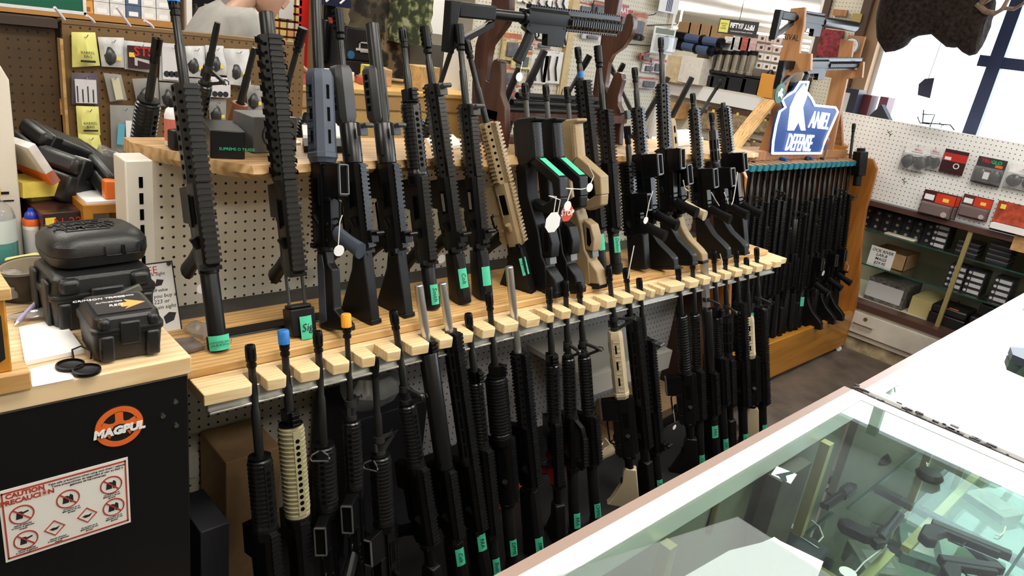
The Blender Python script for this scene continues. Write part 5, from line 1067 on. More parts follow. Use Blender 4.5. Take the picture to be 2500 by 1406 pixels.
def e_glo(t, w_, h_): e_muff(t, w_, h_); tx(t, 'TRU', .026, RED, -.003, w_ * .20, h_ * .86, bold=.0008); tx(t, 'GLO', .026, mat('glo_green', (.02, .45, .15), .5), -.003, -w_ * .16, h_ * .86, bold=.0008); part('price_sticker', B().box(-.003, -.002, -w_ * .4, -w_ * .15, h_ * .68, h_ * .78), ORANGE, t); part('white_tag', B().box(-.034, -.033, -w_ * .1, w_ * .1, h_ * .22, h_ * .48), WHITE, t)
card_on_wall('ear_muff_package', 'white carded black ear muffs at the top left of the pegboard', 2215, 349, 2256, 422, (.80, .80, .80), e_white)
card_on_wall('ear_muff_package', 'second white carded ear muffs hanging behind the first', 2268, 357, 2290, 418, (.78, .78, .80), e_white, off=.012)
card_on_wall('targets_package', 'small dark red and black square package between two ear muff packages', 2310, 362, 2348, 430, (.04, .01, .012), e_red)
card_on_wall('ear_muff_package', 'ear muffs on a black card with red and green lettering', 2391, 380, 2438, 458, (.035, .035, .04), e_glo)
card_on_wall('ear_muff_package', 'white carded ear muffs cut by the right edge of the photo', 2469, 398, 2530, 472, (.78, .78, .78), e_white)
def e_redcase(t, w_, h_):
    part('orange_panel', B().box(-.003, -.002, -w_ * .48, w_ * .1, h_ * .56, h_ * .96), mat('bright_red_panel', (.62, .05, .02), .35), t); part('label', B().box(-.004, -.002, w_ * .15, w_ * .44, h_ * .62, h_ * .84), WHITE, t); part('price_sticker', B().box(-.004, -.002, -w_ * .3, -w_ * .12, h_ * .66, h_ * .80), YEL, t)
    part('round_sticker', B().cyl((-.032, -w_ * .32, h_ * .18), (-.033, -w_ * .32, h_ * .18), w_ * .09, n=16), mat('pinkish_disc', (.6, .4, .4), .4), t); part('tray', B().box(-.026, -.003, -w_ * .44, w_ * .44, h_ * .06, h_ * .5), mat('smoky_red_insert', (.10, .03, .03), .3), t, bevel=.003); blister(t, w_, h_, -.47, .47, .03, .53, .032)
card_on_wall('red_clamshell', 'red and black clamshell package in the lower pegboard row, left one', 2259, 461, 2318, 538, (.06, .015, .015), e_redcase, 'red clamshells', off=.045)
card_on_wall('red_clamshell', 'red and black clamshell hanging just behind the left one', 2272, 463, 2330, 538, (.06, .015, .015), e_redcase, 'red clamshells', off=.008)
card_on_wall('red_clamshell', 'red clamshell package in the middle of the lower pegboard row', 2355, 472, 2408, 542, (.10, .03, .03), e_redcase, 'red clamshells')
def e_flat(t, w_, h_):
    part('red_print', B().box(-.003, -.001, -w_ / 2, w_ / 2, h_ * .3, h_), mat('brick_red_print', (.38, .06, .03), .35, var=.5, scale=30), t); part('gold_sticker', B().box(-.004, -.003, w_ * .3, w_ * .42, h_ * .75, h_ * .9), YEL, t); part('white_band', B().box(-.05, -.004, -w_ * .45, w_ * .45, h_ * .1, h_ * .28), WHITE, t)
card_on_wall('red_carton', 'wide dark red carton at the right end of the lower pegboard row', 2440, 488, 2520, 586, (.12, .02, .02), e_flat, th=.05)
p = PX(2485, 600, CXF - .01); t = thing('amber_pack', 'small amber package hanging off the brown ledge', 'package', (CXF - .012, p.y, p.z - .03)); part('pack', B().box(0, .008, -.05, .03, 0, .10), mat('amber_print', (.5, .28, .12), .4, var=.3), t)
for i, (px, py) in enumerate(((2210, 437), (2175, 322), (2300, 300))):
    p = PX(px, py, XP); solo('peg_hook', B().tube([(XP, p.y, p.z), (XP - .05, p.y, p.z), (XP - .05, p.y - .02, p.z - .012), (XP - .05, p.y - .03, p.z - .006)], .0022, 5).tube([(XP - .05, p.y - .018, p.z - .01), (XP - .05, p.y - .018, p.z - .028)], .002, 5), KB, ['empty black peg hook below the ear muffs', 'empty peg hook near the dark rifle tip', 'empty peg hook high on the washed out pegboard'][i], 'hook')
# ------------------------------------------------------------------ ledge behind the pegboard and things against the window
LEDGE = B().box(4.79, 5.64, -1.2, 2.1, 1.36, 1.39); solo('window_ledge', LEDGE, WHITE, 'white ledge behind the pegboard below the bright window', 'shelf', bevel=.003)
a = PX(2110, 293, 4.86); c = PX(2152, 255, 4.86); d = PX(2172, 295, 4.86)
t = thing('black_tent_card', 'black triangular tent sign peeking over the pegboard', 'sign', (4.86, a.y, 1.391)); part('front_face', B().prism([(0, 0), (0, a.z - 1.391), (c.y - a.y, c.z - 1.391), (d.y - a.y, d.z - 1.391), (d.y - a.y, 0)], 0, .06, 'x'), INK, t)
for nm, lab, q, x, col in (('red_box', 'dark red boxes standing on the ledge beside the window', (2078, 225, 2112, 292), 5.05, (.09, .015, .02)), ('black_box', 'black upright box with white panel beside the dark red boxes', (2052, 212, 2082, 275), 4.95, (.015, .015, .03)), ('small_red_box', 'small dark red box in front of the window', (2150, 235, 2163, 262), 5.1, (.12, .03, .05))):
    a = PX(q[0], q[1], x); c = PX(q[2], q[3], x); t = thing(nm, lab, 'box', (x, c.y, 1.391)); part('carton', B().box(0, .12, 0, a.y - c.y, 0, a.z - 1.391), mat(nm + '_mat', col, .4), t)
    if nm == 'black_box': part('panel', B().box(-.001, 0, (a.y - c.y) * .4, (a.y - c.y) * .8, .03, a.z - 1.42), LBL, t)
q = [PX(x, y, 5.3) for x, y in ((2258, 192), (2281, 190), (2270, 240), (2240, 232), (2243, 205))]
t = thing('hanging_dark_sign', 'dark sheet hanging in front of the bright window', 'sign', (5.3, q[0].y, q[0].z)); part('sheet', B().prism([(p.y - q[0].y, p.z - q[0].z) for p in q], 0, .006, 'x'), mat('navy_sheet', (.01, .01, .03), .5), t); part('cord', B().tube([(.003, -.02, 0), (.003, -.05, 1.0)], .002, 4), INK, t)
b = B()
for pts in (((2240, 285), (2246, 300), (2270, 303)), ((2252, 279), (2282, 280), (2270, 310)), ((2252, 299), (2280, 302), (2320, 305), (2330, 318)), ((2255, 268), (2252, 302))): b.tube([PX(x, y, 4.70) for x, y in pts], .0035, 5)
t = solo('wire_display_hook', b, INK, 'black bent wire hooks at the top of the pegboard below the window', 'hook')
# ------------------------------------------------------------------ mounted animal head in front of the window
XM = 4.95
cols = [(2138, 60, -260), (2143, 100, -280), (2160, 128, -290), (2185, 125, -280), (2205, 117, -260), (2222, 98, -240), (2245, 88, -210), (2275, 84, -175), (2292, 100, -150), (2310, 115, -120), (2328, 117, -95), (2338, 116, -80), (2350, 128, -60), (2368, 137, -35), (2383, 133, -12), (2394, 115, 8), (2399, 90, 30)]
hw = [.05, .13, .17, .18, .17, .155, .14, .13, .12, .11, .10, .09, .092, .09, .08, .06, .02]
rings = []; rr = random.Random(2)
for (x, yb, yt), h_ in zip(cols, hw):
    pb = PX(x, yb, XM); pt = PX(x, yt, XM); n = 20; y_ = pb.y
    zc = (pb.z + pt.z) / 2; hz = (pt.z - pb.z) / 2
    rings.append([Vector((XM + h_ * math.sin(2 * PI * k / n) * (1 + rr.uniform(-.03, .03)), y_ + rr.uniform(-.004, .004), zc + hz * math.cos(2 * PI * k / n))) for k in range(n)])
c0 = Vector((XM, rings[6][0].y, rings[6][0].z)); b = B(Matrix.Translation(-c0)); b.loft(rings)
FUR = mat('dark_fur', (.022, .016, .014), .95, var=.6, scale=45, bump=.6, spec=.1)
t = thing('mounted_deer_head', 'dark mounted animal head with antlers against the bright window', 'taxidermy mount', c0); part('head_and_neck', b, FUR, t)
L_ = lambda x, y, X: PX(x, y, X) - c0
HORN = mat('antler_brown', (.16, .10, .065), .5, var=.3, scale=30)
for k, X in enumerate((XM - .09, XM + .09)):
    b = B(); b.tube([L_(2385, 10, X), L_(2405, 28, X), L_(2428, 33, X), L_(2448, 22, X), L_(2460, 0, X), L_(2465, -50, X), L_(2450, -110, X)], [.016, .016, .015, .014, .012, .009, .004], 8)
    b.tube([L_(2450, 20, X), L_(2475, 22, X), L_(2500, 8, X), L_(2530, -25, X)], [.011, .011, .009, .004], 7); b.tube([L_(2500, 8, X), L_(2512, -15, X), L_(2515, -40, X)], [.008, .006, .003], 6); b.tube([L_(2462, -20, X), L_(2490, -45, X), L_(2500, -75, X)], [.008, .006, .003], 6)
    b.tube([L_(2395, 8, X), L_(2420, -5, X), L_(2432, -30, X)], [.018, .014, .006], 7); part('antler', b, HORN, t)
for s in (-1, 1):
    part('ear', B().loft([[Vector((XM - c0.x + s * (.06 + u * .10) + r_ * math.cos(q * PI / 4), L_(2372, -30, XM).y + .5 * r_ * math.sin(q * PI / 4), L_(2372, -30, XM).z + u * .06 + .015)) for q in range(8)] for u, r_ in ((0, .02), (.4, .035), (.8, .028), (1.1, .006))]), FUR, t)
    part('eye', B().lathe([(.002, -.012), (.011, -.006), (.013, 0), (.011, .006), (.002, .012)], 12, mx=Matrix.Translation((s * .075, L_(2365, 20, XM).y, L_(2365, 20, XM).z))), mat('glass_eye', (.01, .006, .004), .05), t)
b = B(); pl = rings[0][0]; part('mount_board', B(Matrix.Translation(-c0)).box(XM - .2, XM + .2, pl.y + .0, pl.y + .03, pl.z - .55, pl.z + .05), WALNUT, t)
# support pillar for the mount: brown framed pegboard panel at the end of the window wall
t = thing('framed_pegboard_panel', 'brown framed pegboard column between the oak rack and the window', 'pegboard', (0, 0, 0))
XQ = 5.55; a = PX(2140, 15, XQ); c = PX(2062, 215, XQ); y0 = (a.y + c.y) / 2; y1 = 2.62
part('pegboard', B().box(XQ, XQ + .02, y0 + .05, y1, .4, 2.27), PEG_FX, t); part('frame_side', B().box(XQ - .02, XQ + .08, y0 - .0, y0 + .06, .4, 2.34), mat('dark_frame_wood', (.07, .032, .018), .5), t); part('frame_top', B().box(XQ - .02, XQ + .08, y0 - .02, y1, 2.27, 2.36), MATS['dark_frame_wood'], t); part('frame_side', B().box(XQ - .02, XQ + .08, y1, y1 + .05, .4, 2.36), MATS['dark_frame_wood'], t)
part('wall_cap', B().box(XQ + .02, XQ + .1, y0 - .10, y0, .4, 2.7), mat('tan_post', (.36, .22, .12), .6), t)
def q4(t, name, px, X, m, th=.01, lab=None):
    a = PX(px[0], px[1], X); c = PX(px[2], px[3], X); return solo(name, B().box(X, X + th, min(a.y, c.y), max(a.y, c.y), min(a.z, c.z), max(a.z, c.z)), m, lab, 'package')
q4(0, 'red_package', (2008, 70, 2042, 142), XQ - .03, mat('red_pack_print', (.22, .02, .03), .3, var=.7, scale=40), .02, 'dark red package hanging on the brown framed pegboard')
q4(0, 'patch_board', (2035, 22, 2065, 40), XQ - .03, STAND, .02, 'small wooden plaque high on the framed pegboard'); q4(0, 'square_badge', (2082, 32, 2100, 55), XQ - .03, MATS['brass'], .015, 'small square brass badge at the top of the framed pegboard')
p = PX(2077, 112, XQ - .06); t = thing('round_seal', 'white round seal with dark eagle hanging on a wooden strip', 'sign', p); r_ = .058
part('disc', B().cyl((0, 0, 0), (.004, 0, 0), r_, n=32), WHITE, t); part('ring', B().lathe([(r_ * .98, -.001), (r_ * .9, -.001), (r_ * .9, .001), (r_ * .98, .001)], 32, caps=False, mx=Matrix.Rotation(PI / 2, 4, 'Y')), INK, t)
b = B().prism([(-.02, -.025), (.0, -.03), (.018, -.02), (.03, .01), (.012, .004), (.006, .024), (-.008, .026), (-.01, .008), (-.03, .014)], -.0015, 0, 'x'); part('emblem', b, INK, t)
q4(0, 'wood_strip', (2072, 85, 2088, 175), XQ - .05, STAND, .02, 'narrow wooden strip behind the round white seal')
# ------------------------------------------------------------------ wooden gun stand on the oak rack, with two rifles and lit sign
t = thing('wooden_gun_stand', 'light brown wooden stand holding two horizontal rifles above the teal notches', 'gun stand', (0, 0, 0))
XL, XR = 3.56, 4.28
def prx(pts, X, th=.024): return B().prism([(PX(x, y, X).y, PX(x, y, X).z) for x, y in pts], X, X + th, 'x')
def clampz(b, z): b.v = [(p[0], p[1], max(p[2], z)) for p in b.v]; return b
part('post', clampz(prx([(1930, 20), (1965, 17), (1962, 62), (1953, 108), (1951, 130), (1980, 130), (1978, 172), (1940, 176), (1925, 190), (1918, 212), (1905, 285), (1886, 372), (1850, 372), (1880, 285), (1887, 205), (1912, 105)], XL), 1.193), STAND, t, bevel=.002)
part('post', clampz(prx([(2052, 95), (2084, 100), (2078, 140), (2070, 164), (2092, 172), (2093, 156), (2108, 150), (2104, 190), (2068, 192), (2050, 270), (2030, 370), (1990, 370), (2012, 270), (2030, 190), (2010, 186), (2010, 170), (2040, 168)], XR), 1.193), STAND, t, bevel=.002)
part('bottom_bar', B().box(3.3, 4.5, 1.79, 1.83, 1.192, 1.235), WALNUT if 0 else STAND, t); part('foot_board', B().box(3.25, 4.55, 1.83, 2.05, 1.192, 1.205), STAND, t)
A_ = Vector((3.55, 1.86, 1.47)); C_ = Vector((3.26, 1.86, 1.20)); mx = frame(A_, C_ - A_, (0, 1, 0)); part('brace', B(mx).box(0, (C_ - A_).length, -.035, .035, -.02, 0), PINE, t, 'pale diagonal brace')
A_ = Vector((4.32, 1.86, 1.46)); C_ = Vector((4.52, 1.86, 1.20)); mx = frame(A_, C_ - A_, (0, 1, 0)); part('brace', B(mx).box(0, (C_ - A_).length, -.035, .035, -.0, .02), STAND, t)
text('burned_mark', 'RIVAL', .04, INK, t, Matrix.Translation((XL - .001, PX(1932, 90, XL).y, PX(1932, 92, XL).z)) @ TX, .0003, xs=.8)
P0_ = PY(1896, 36, 1.84); P1_ = PY(2092, 66, 1.84)
def horiz(a, b_, us, g, grp, up=(0, 0, 1)):
    global gun_frame
    keep = gun_frame
    def gf(P0, P1, off):
        z = (P1 - P0).normalized(); x = Vector(up); x = (x - z * x.dot(z)).normalized(); y = z.cross(x); m = Matrix((x, y, z)).transposed().to_4x4(); m.translation = P0; return m, (P1 - P0).length
    gun_frame = gf; o = build_gun(a, b_, us, g, grp); gun_frame = keep; return o
LL = (P1_ - P0_).length
horiz(P0_, P1_, (LL * .97, LL * .52, LL * .29), dict(off=60, hg='tube', hr=.026, rr=1, st='skel', mz='none', bolt=1, nm='black rifle lying horizontally on the top hooks of the light wooden stand'), 'horizontal display rifles')
P0_ = PY(1906, 160, 1.80); P1_ = PY(2103, 158, 1.80); LL = (P1_ - P0_).length
horiz(P0_, P1_, (LL * .97, LL * .52, LL * .29), dict(off=60, hg='quad', hr=.023, rr=1, rh=1, st='skel', mz='none', nm='grey-black rifle lying on the lower hooks above the lit sign'), 'horizontal display rifles')
# lit sign
YS = 1.775
NB = mat('sign_blue', (.0, .055, .28), .4); NW = mat('sign_glow', (.86, .90, 1), .4, emit=1.5)
def pv(x, y): p = PY(x, y, YS); return (p.x, p.z)
o_ = pv(1890, 374); t = thing('lit_brand_sign', 'glowing white and blue shop sign standing on the oak rack', 'sign', (o_[0], YS, 1.193))
def rel(pts): return [(pv(x, y)[0] - o_[0], max(pv(x, y)[1] - 1.193, 0)) for x, y in pts]
outl = [(1884, 374), (2003, 374), (2012, 345), (2044, 272), (2038, 262), (1988, 257), (1980, 240), (1966, 222), (1972, 200), (1952, 200), (1938, 222), (1922, 232), (1908, 244), (1916, 262), (1902, 272), (1893, 305), (1886, 345)]
part('blue_panel', B().prism(rel(outl), 0, .014), NB, t)
rp = rel(outl); b = B(); b.tube([Vector((x, -.004, z)) for x, z in rp] + [Vector((rp[0][0], -.004, rp[0][1]))], .006, 6); part('glowing_outline', b, NW, t, 'glowing white outline')
b = B().prism(rel([(1928, 262), (1943, 228), (1962, 205), (1970, 228), (1958, 262), (1964, 318), (1955, 318), (1948, 296), (1936, 318), (1922, 318)]), -.006, -.001); part('glowing_figure', b, NW, t, 'glowing white letter and rifleman shape')
def st(s, cx, cy, ux, uy, sz, xs):
    a = Vector((*pv(cx, cy), 0)); u = Vector((*pv(cx + ux, cy + uy), 0)) - a
    m = Matrix.Translation((a.x - o_[0], -.005, a.y - 1.193)) @ frame((0, 0, 0), (u.x, 0, u.y), (0, 0, 1)); text('lettering', s, sz, NW, t, m, .002, bold=.0006, xs=xs)
st('ANIEL', 2000, 296, 40, 5, .125, .72); st('DEFENSE', 1950, 350, 40, 2, .125, .60)
for q in (.1, .4): part('foot', B().box(q, q + .03, -.02, .03, 0, .012), NB, t)
p = PY(1905, 228, 1.74); t = thing('round_green_patch', 'round dark green emblem hanging at the left of the wooden stand', 'sign', p); r_ = .047
part('disc', B().cyl((0, 0, 0), (0, .005, 0), r_, n=28), mat('dark_green', (.005, .10, .06), .5), t); part('white_figure', B().prism([(-.02, -.018), (.0, -.012), (.022, -.026), (.028, -.004), (.01, .006), (.018, .02), (-.004, .026), (-.012, .01), (-.026, .006)], -.002, 0), mat('pale_mint', (.6, .72, .65), .5), t)
part('cord', B().tube([(0, .002, r_), (.0, .02, r_ + .05)], .0015, 5), INK, t)
p = PY(2020, 352, 1.79); t = thing('spray_can', 'slim grey can with red band beside the lit sign', 'can', (p.x, 1.81, 1.193)); part('body', B().lathe([(.022, 0), (.024, .003), (.024, .10), (.02, .11), (.008, .12)], 16), mat('can_grey', (.10, .10, .13), .35), t); part('red_band', B().lathe([(.0243, .085), (.0243, .095)], 16, caps=False), RED, t)
p = PZ(2090, 375, 1.205); t = thing('wooden_bowl', 'orange wooden tray with clear wrap behind the tall rifle tip', 'tray', (4.47, 1.93, 1.206)); part('tray', B().lathe([(.06, 0), (.12, .01), (.14, .05), (.132, .05), (.11, .016), (.05, .008)], 28, caps=False), OAK, t); part('wrap', B().lathe([(.05, .02), (.10, .045), (.05, .06), (.01, .055)], 12), CLEARW, t)
# ------------------------------------------------------------------ handguns and things in the glass counter
def handgun(name, lab, pa, pb, z, m=K, rev=False, L=.19, sc=.8, flip=1):
    a = PZ(*pa, z); c = PZ(*pb, z); t = thing(name, lab, 'handgun', ((a.x + c.x) / 2, (a.y + c.y) / 2, z + .002), math.atan2(c.y - a.y, c.x - a.x), 'handguns in the glass counter'); t.scale = (sc, sc * flip, sc)
    if rev:
        part('barrel', B().cyl((0, 0, .018), (L * .52, 0, .018), .0095, n=12).box(0, L * .5, .006, .015, .010, .026), K, t); part('cylinder', B().cyl((-.045, 0, .018), (-.005, 0, .018), .0185, n=18), K, t)
        part('frame', B().prism([(-.075, -.010), (0, -.014), (0, .018), (-.06, .020), (-.085, .008)], .008, .028, 'z'), K, t, bevel=.002)
    else:
        part('slide', B().box(-.06, L * .62, .004, .030, .006, .031), m, t, bevel=.003); part('frame', B().box(-.055, L * .50, -.010, .004, .008, .029), KP, t, bevel=.002)
    part('grip', B().prism([(-.055, .004), (-.015, -.005), (-.040, -.05), (-.038, -.085), (-.06, -.10), (-.085, -.080), (-.078, -.02)], .004, .032, 'z'), KP, t, bevel=.006)
    part('trigger_guard', B().tube([(-.012, -.006, .018), (-.012, -.032, .018), (.020, -.034, .018), (.030, -.008, .018)], .003, 6), K, t)
handgun('revolver', 'black revolver with string tag on the glass shelf, left of two', (2100, 1185), (1985, 1262), .708, rev=True, sc=.85)
handgun('revolver', 'black revolver with curled grip, right of two on the glass shelf', (2105, 1375), (2195, 1262), .708, rev=True, L=.24, flip=-1, sc=.85)
handgun('pistol', 'dark pistol lying near the right side of the counter', (2240, 1290), (2410, 1360), .708, m=mat('dusty_slide', (.03, .04, .035), .4, .3), L=.22)
handgun('pistol', 'blurred dark pistol close to the seam', (2460, 1190), (2290, 1100), .708, m=mat('blue_slide', (.015, .02, .04), .35, .3), L=.26)
handgun('pistol', 'small black pistol at the bottom right of the counter', (2300, 1395), (2400, 1410), .708, L=.16)
for i, (px, py) in enumerate(((2140, 1125), (2265, 1170))):
    p = PZ(px, py, .708); t = thing('round_holster', ['black half round pouch, left of two under the glass', 'black half round pouch, right of two under the glass'][i], 'pouch', (p.x, p.y, .709), .4); part('pouch', B().lathe([(.004, 0), (.03, .003), (.034, .012), (.026, .022), (.004, .024)], 22), KP, t); part('strap', B().tube([(.03, 0, .012), (.05, .005, .02), (.062, -.004, .012)], .0015, 5), STRING, t)
p = PZ(1700, 1160, .30); q = [PZ(x, y, .985) for x, y in ((1896, 1140), (1945, 1160), (1930, 1183), (1882, 1160))]
t = thing('picture_card', 'small white card with a handgun drawing under the glass', 'card', (q[0].x, q[0].y, .986)); part('card', B().prism([(a.x - q[0].x, a.y - q[0].y) for a in q], 0, .001, 'z'), WHITE, t)
cx_, cy_ = sum(a.x - q[0].x for a in q) / 4, sum(a.y - q[0].y for a in q) / 4; part('drawing', B(Matrix.Translation((cx_, cy_, .001)) @ Matrix.Rotation(-.3, 4, 'Z') @ Matrix.Diagonal((.35, .35, 1, 1))).prism([(-.05, .01), (.06, .01), (.06, -.008), (0, -.012), (-.03, -.05), (-.055, -.045), (-.04, -.005)], 0, .0006, 'z'), INK, t)
t = thing('photo_strip', 'strip of four small pictures leaning inside the counter', 'card', PZ(1830, 1150, .93)); mx_ = Matrix.Rotation(-.5, 4, 'Y'); part('strip', B(mx_).box(-.02, .02, 0, .002, -.05, .04), mat('grey_print', (.35, .35, .34), .4), t)
for k in range(4): part('printed_handgun', B(mx_).box(-.016, .012, -.001, 0, -.045 + k * .021, -.036 + k * .021), INK, t)
t = thing('leather_holster', 'tan leather piece standing in the counter', 'holster', PZ(1735, 1270, .88), .5); part('body', B().box(-.03, .03, -.006, .006, -.012, .06), mat('tan_leather', (.17, .125, .07), .5, var=.2), t, bevel=.004)
a = PZ(1838, 1278, .708); c = PZ(2010, 1370, .708); t = thing('pistol_case', 'flat dark slate coloured pistol rug with zipper under the glass', 'pouch', ((a.x + c.x) / 2, (a.y + c.y) / 2, .708), math.atan2(c.y - a.y, c.x - a.x)); L_c = (c - a).length
part('body', B().prism([(-L_c / 2, -.01), (-L_c / 2 + .02, .02), (L_c * .3, .03), (L_c / 2, .018), (L_c / 2, -.03), (L_c * .2, -.04), (-L_c * .3, -.03)], 0, .022, 'z'), mat('slate_cloth', (.02, .024, .035), .6), t, bevel=.006); part('zipper', B().tube([(-L_c * .4, .0, .024), (0, .008, .024), (L_c * .4, -.002, .024)], .0015, 5), CHROME, t)
for i, pts in enumerate((((1982, 1270), (2000, 1285), (2010, 1310), (1995, 1326)), ((2165, 1330), (2110, 1372), (2090, 1395), (2050, 1400)), ((1930, 1285), (1960, 1303), (1975, 1315)), ((2455, 1285), (2450, 1300), (2440, 1308), (2430, 1305)))):
    solo('string_tag', B().tube([PZ(x, y, .712) for x, y in pts], .0016, 5), STRING, 'white tag string under the glass, ' + ['curling below the left revolver', 'running from the right revolver', 'on the slate pistol rug', 'near the right side pistol'][i], 'string')
for i, (px, py) in enumerate(((1925, 1285), (2070, 1398))): p = PZ(px, py, .726); solo('paper_tag', B().cyl((p.x, p.y, .726), (p.x, p.y, .727), .017, n=18), WHITE, ['round white tag on the slate pistol rug', 'round white tag at the bottom edge of the photo'][i], 'tag')
CT = [('magazine', 'black pistol magazine on the lower counter shelf', (2150, 1330), (2190, 1352)), ('magazine', 'second black magazine beside the curled grip revolver', (2360, 1330), (2395, 1365)), ('magazine', 'black magazine near the brass post under the glass', (1915, 1330), (1950, 1350))]
for nm, lab, pa, pb in CT:
    a = PZ(*pa, .49); c = PZ(*pb, .49); d = c - a; t = thing(nm, lab, 'magazine', a, math.atan2(d.y, d.x)); part('body', B().box(0, .12, -.015, .015, 0, .025), KP, t, bevel=.003); part('base_plate', B().box(-.006, 0, -.018, .018, 0, .027), K, t)
for i, (pa, w_, l_, h_, col) in enumerate((((1700, 1330), .10, .16, .05, (.30, .22, .12)), ((2240, 1345), .16, .10, .03, (.10, .17, .16)), ((1780, 1200), .12, .10, .06, (.32, .30, .26)), ((2420, 1240), .13, .09, .025, (.45, .45, .42)))):
    a = PZ(*pa, .49); a.y = min(a.y, .36); t = thing('display_carton', ['tan carton deep in the counter below the acrylic sheet', 'dark teal carton on the lower counter shelf', 'grey-beige carton deep in the counter at its rack side', 'pale carton low in the counter near the seam'][i], 'box', (a.x, a.y, .486), .4 * i); part('carton', B().box(-w_ / 2, w_ / 2, -l_ / 2, l_ / 2, 0, h_), mat('display_carton_%d' % i, col, .5, var=.3, scale=20), t, bevel=.002); part('label', B().box(-w_ * .3, w_ * .2, -l_ * .3, l_ * .3, h_, h_ + .001), LBL, t)
# clear sheet and a white sheet imitating reflected glare on the counter
ZG = 1.0018
poly([(1245, 1440), (1800, 1264), (2080, 1440)], ZG, .0022, 'acrylic_sheet', glassmat('acrylic', (.80, .84, .84), 1.5, .03, 2.6, 1.3, .10, (.7, .75, .75)), 'clear acrylic sheet lying on the glass counter at the bottom', 'sheet')
poly([(1650, 1420), (1780, 1345), (1860, 1325), (1890, 1312), (1905, 1322), (2010, 1372), (1992, 1420)], 1.0003, .0010, 'glare_sheet', MATS['bright_paper'], 'white paper under the acrylic sheet at the bottom edge', 'paper')
poly([(2460, 862), (2520, 868), (2520, 905), (2466, 882)], ZG, .02, 'black_stapler', mat('slate_plastic', (.04, .05, .07), .4), 'dark stapler like object on the far glass counter at the right edge', 'device')
# ================================================================== walnut stand with a horizontal rifle on the live edge shelf
XWL, XWR = 1.60, 2.24
t = thing('walnut_gun_stand', 'dark walnut gun stand with curled hooks behind the bullpup carbines', 'gun stand', (0, 0, 0))
def prw(pts, X, th=.026):
    q = [(PX(x, y, X).y, max(PX(x, y, X).z, SHZ + .001)) for x, y in pts]; return B().prism(q, X, X + th, 'x')
part('post', prw([(1478, -60), (1514, -60), (1511, 0), (1504, 38), (1508, 66), (1516, 70), (1524, 55), (1529, 36), (1537, 31), (1546, 42), (1546, 62), (1539, 86), (1520, 115), (1495, 132), (1484, 154), (1476, 212), (1482, 224), (1491, 200), (1499, 180), (1508, 175), (1517, 180), (1520, 194), (1508, 236), (1509, 256), (1518, 276), (1512, 330), (1500, 420), (1430, 420), (1438, 330), (1441, 267), (1454, 171), (1465, 107), (1474, 30)], XWR), WALNUT, t, bevel=.003)
part('post', prw([(1205, -60), (1243, -60), (1243, 20), (1240, 45), (1232, 62), (1212, 88), (1196, 110), (1190, 140), (1186, 196), (1193, 200), (1199, 160), (1204, 146), (1214, 142), (1223, 152), (1223, 200), (1221, 230), (1232, 262), (1232, 330), (1220, 420), (1142, 420), (1150, 300), (1152, 200), (1160, 110), (1172, 70), (1196, 35)], XWL), WALNUT, t, bevel=.003)
part('cross_bar', B().box(XWL, XWR + .026, 1.74, 1.80, 1.365, 1.392), WALNUT, t); part('lower_bar', B().box(XWL, XWR + .026, 1.76, 1.80, 1.29, 1.31), WALNUT, t)
for k in range(3):
    a = Vector((XWL + .05 + .02 * k, 1.755, 1.40 + k * .022)); c = a + Vector((.50 - .05 * k, -.005, 0)); solo('rifle_magazine_case', B().cyl(a, c, .011, n=10), KP, 'black slim tube lying on the walnut cross bar, %s from the bottom' % ORD[k], 'tube', 'black tubes on the walnut cross bar') 
P0_ = PY(1092, 22, 1.66); P1_ = PY(1512, 68, 1.66); LL = (P1_ - P0_).length
horiz(P0_, P1_, (LL * .985, LL * .635, LL * .40), dict(off=60, hg='quad', hr=.025, rr=1, rh=1, st='skel', mz='none', bolt=1, nm='black rifle lying horizontally across the walnut stand'), 'horizontal display rifles')
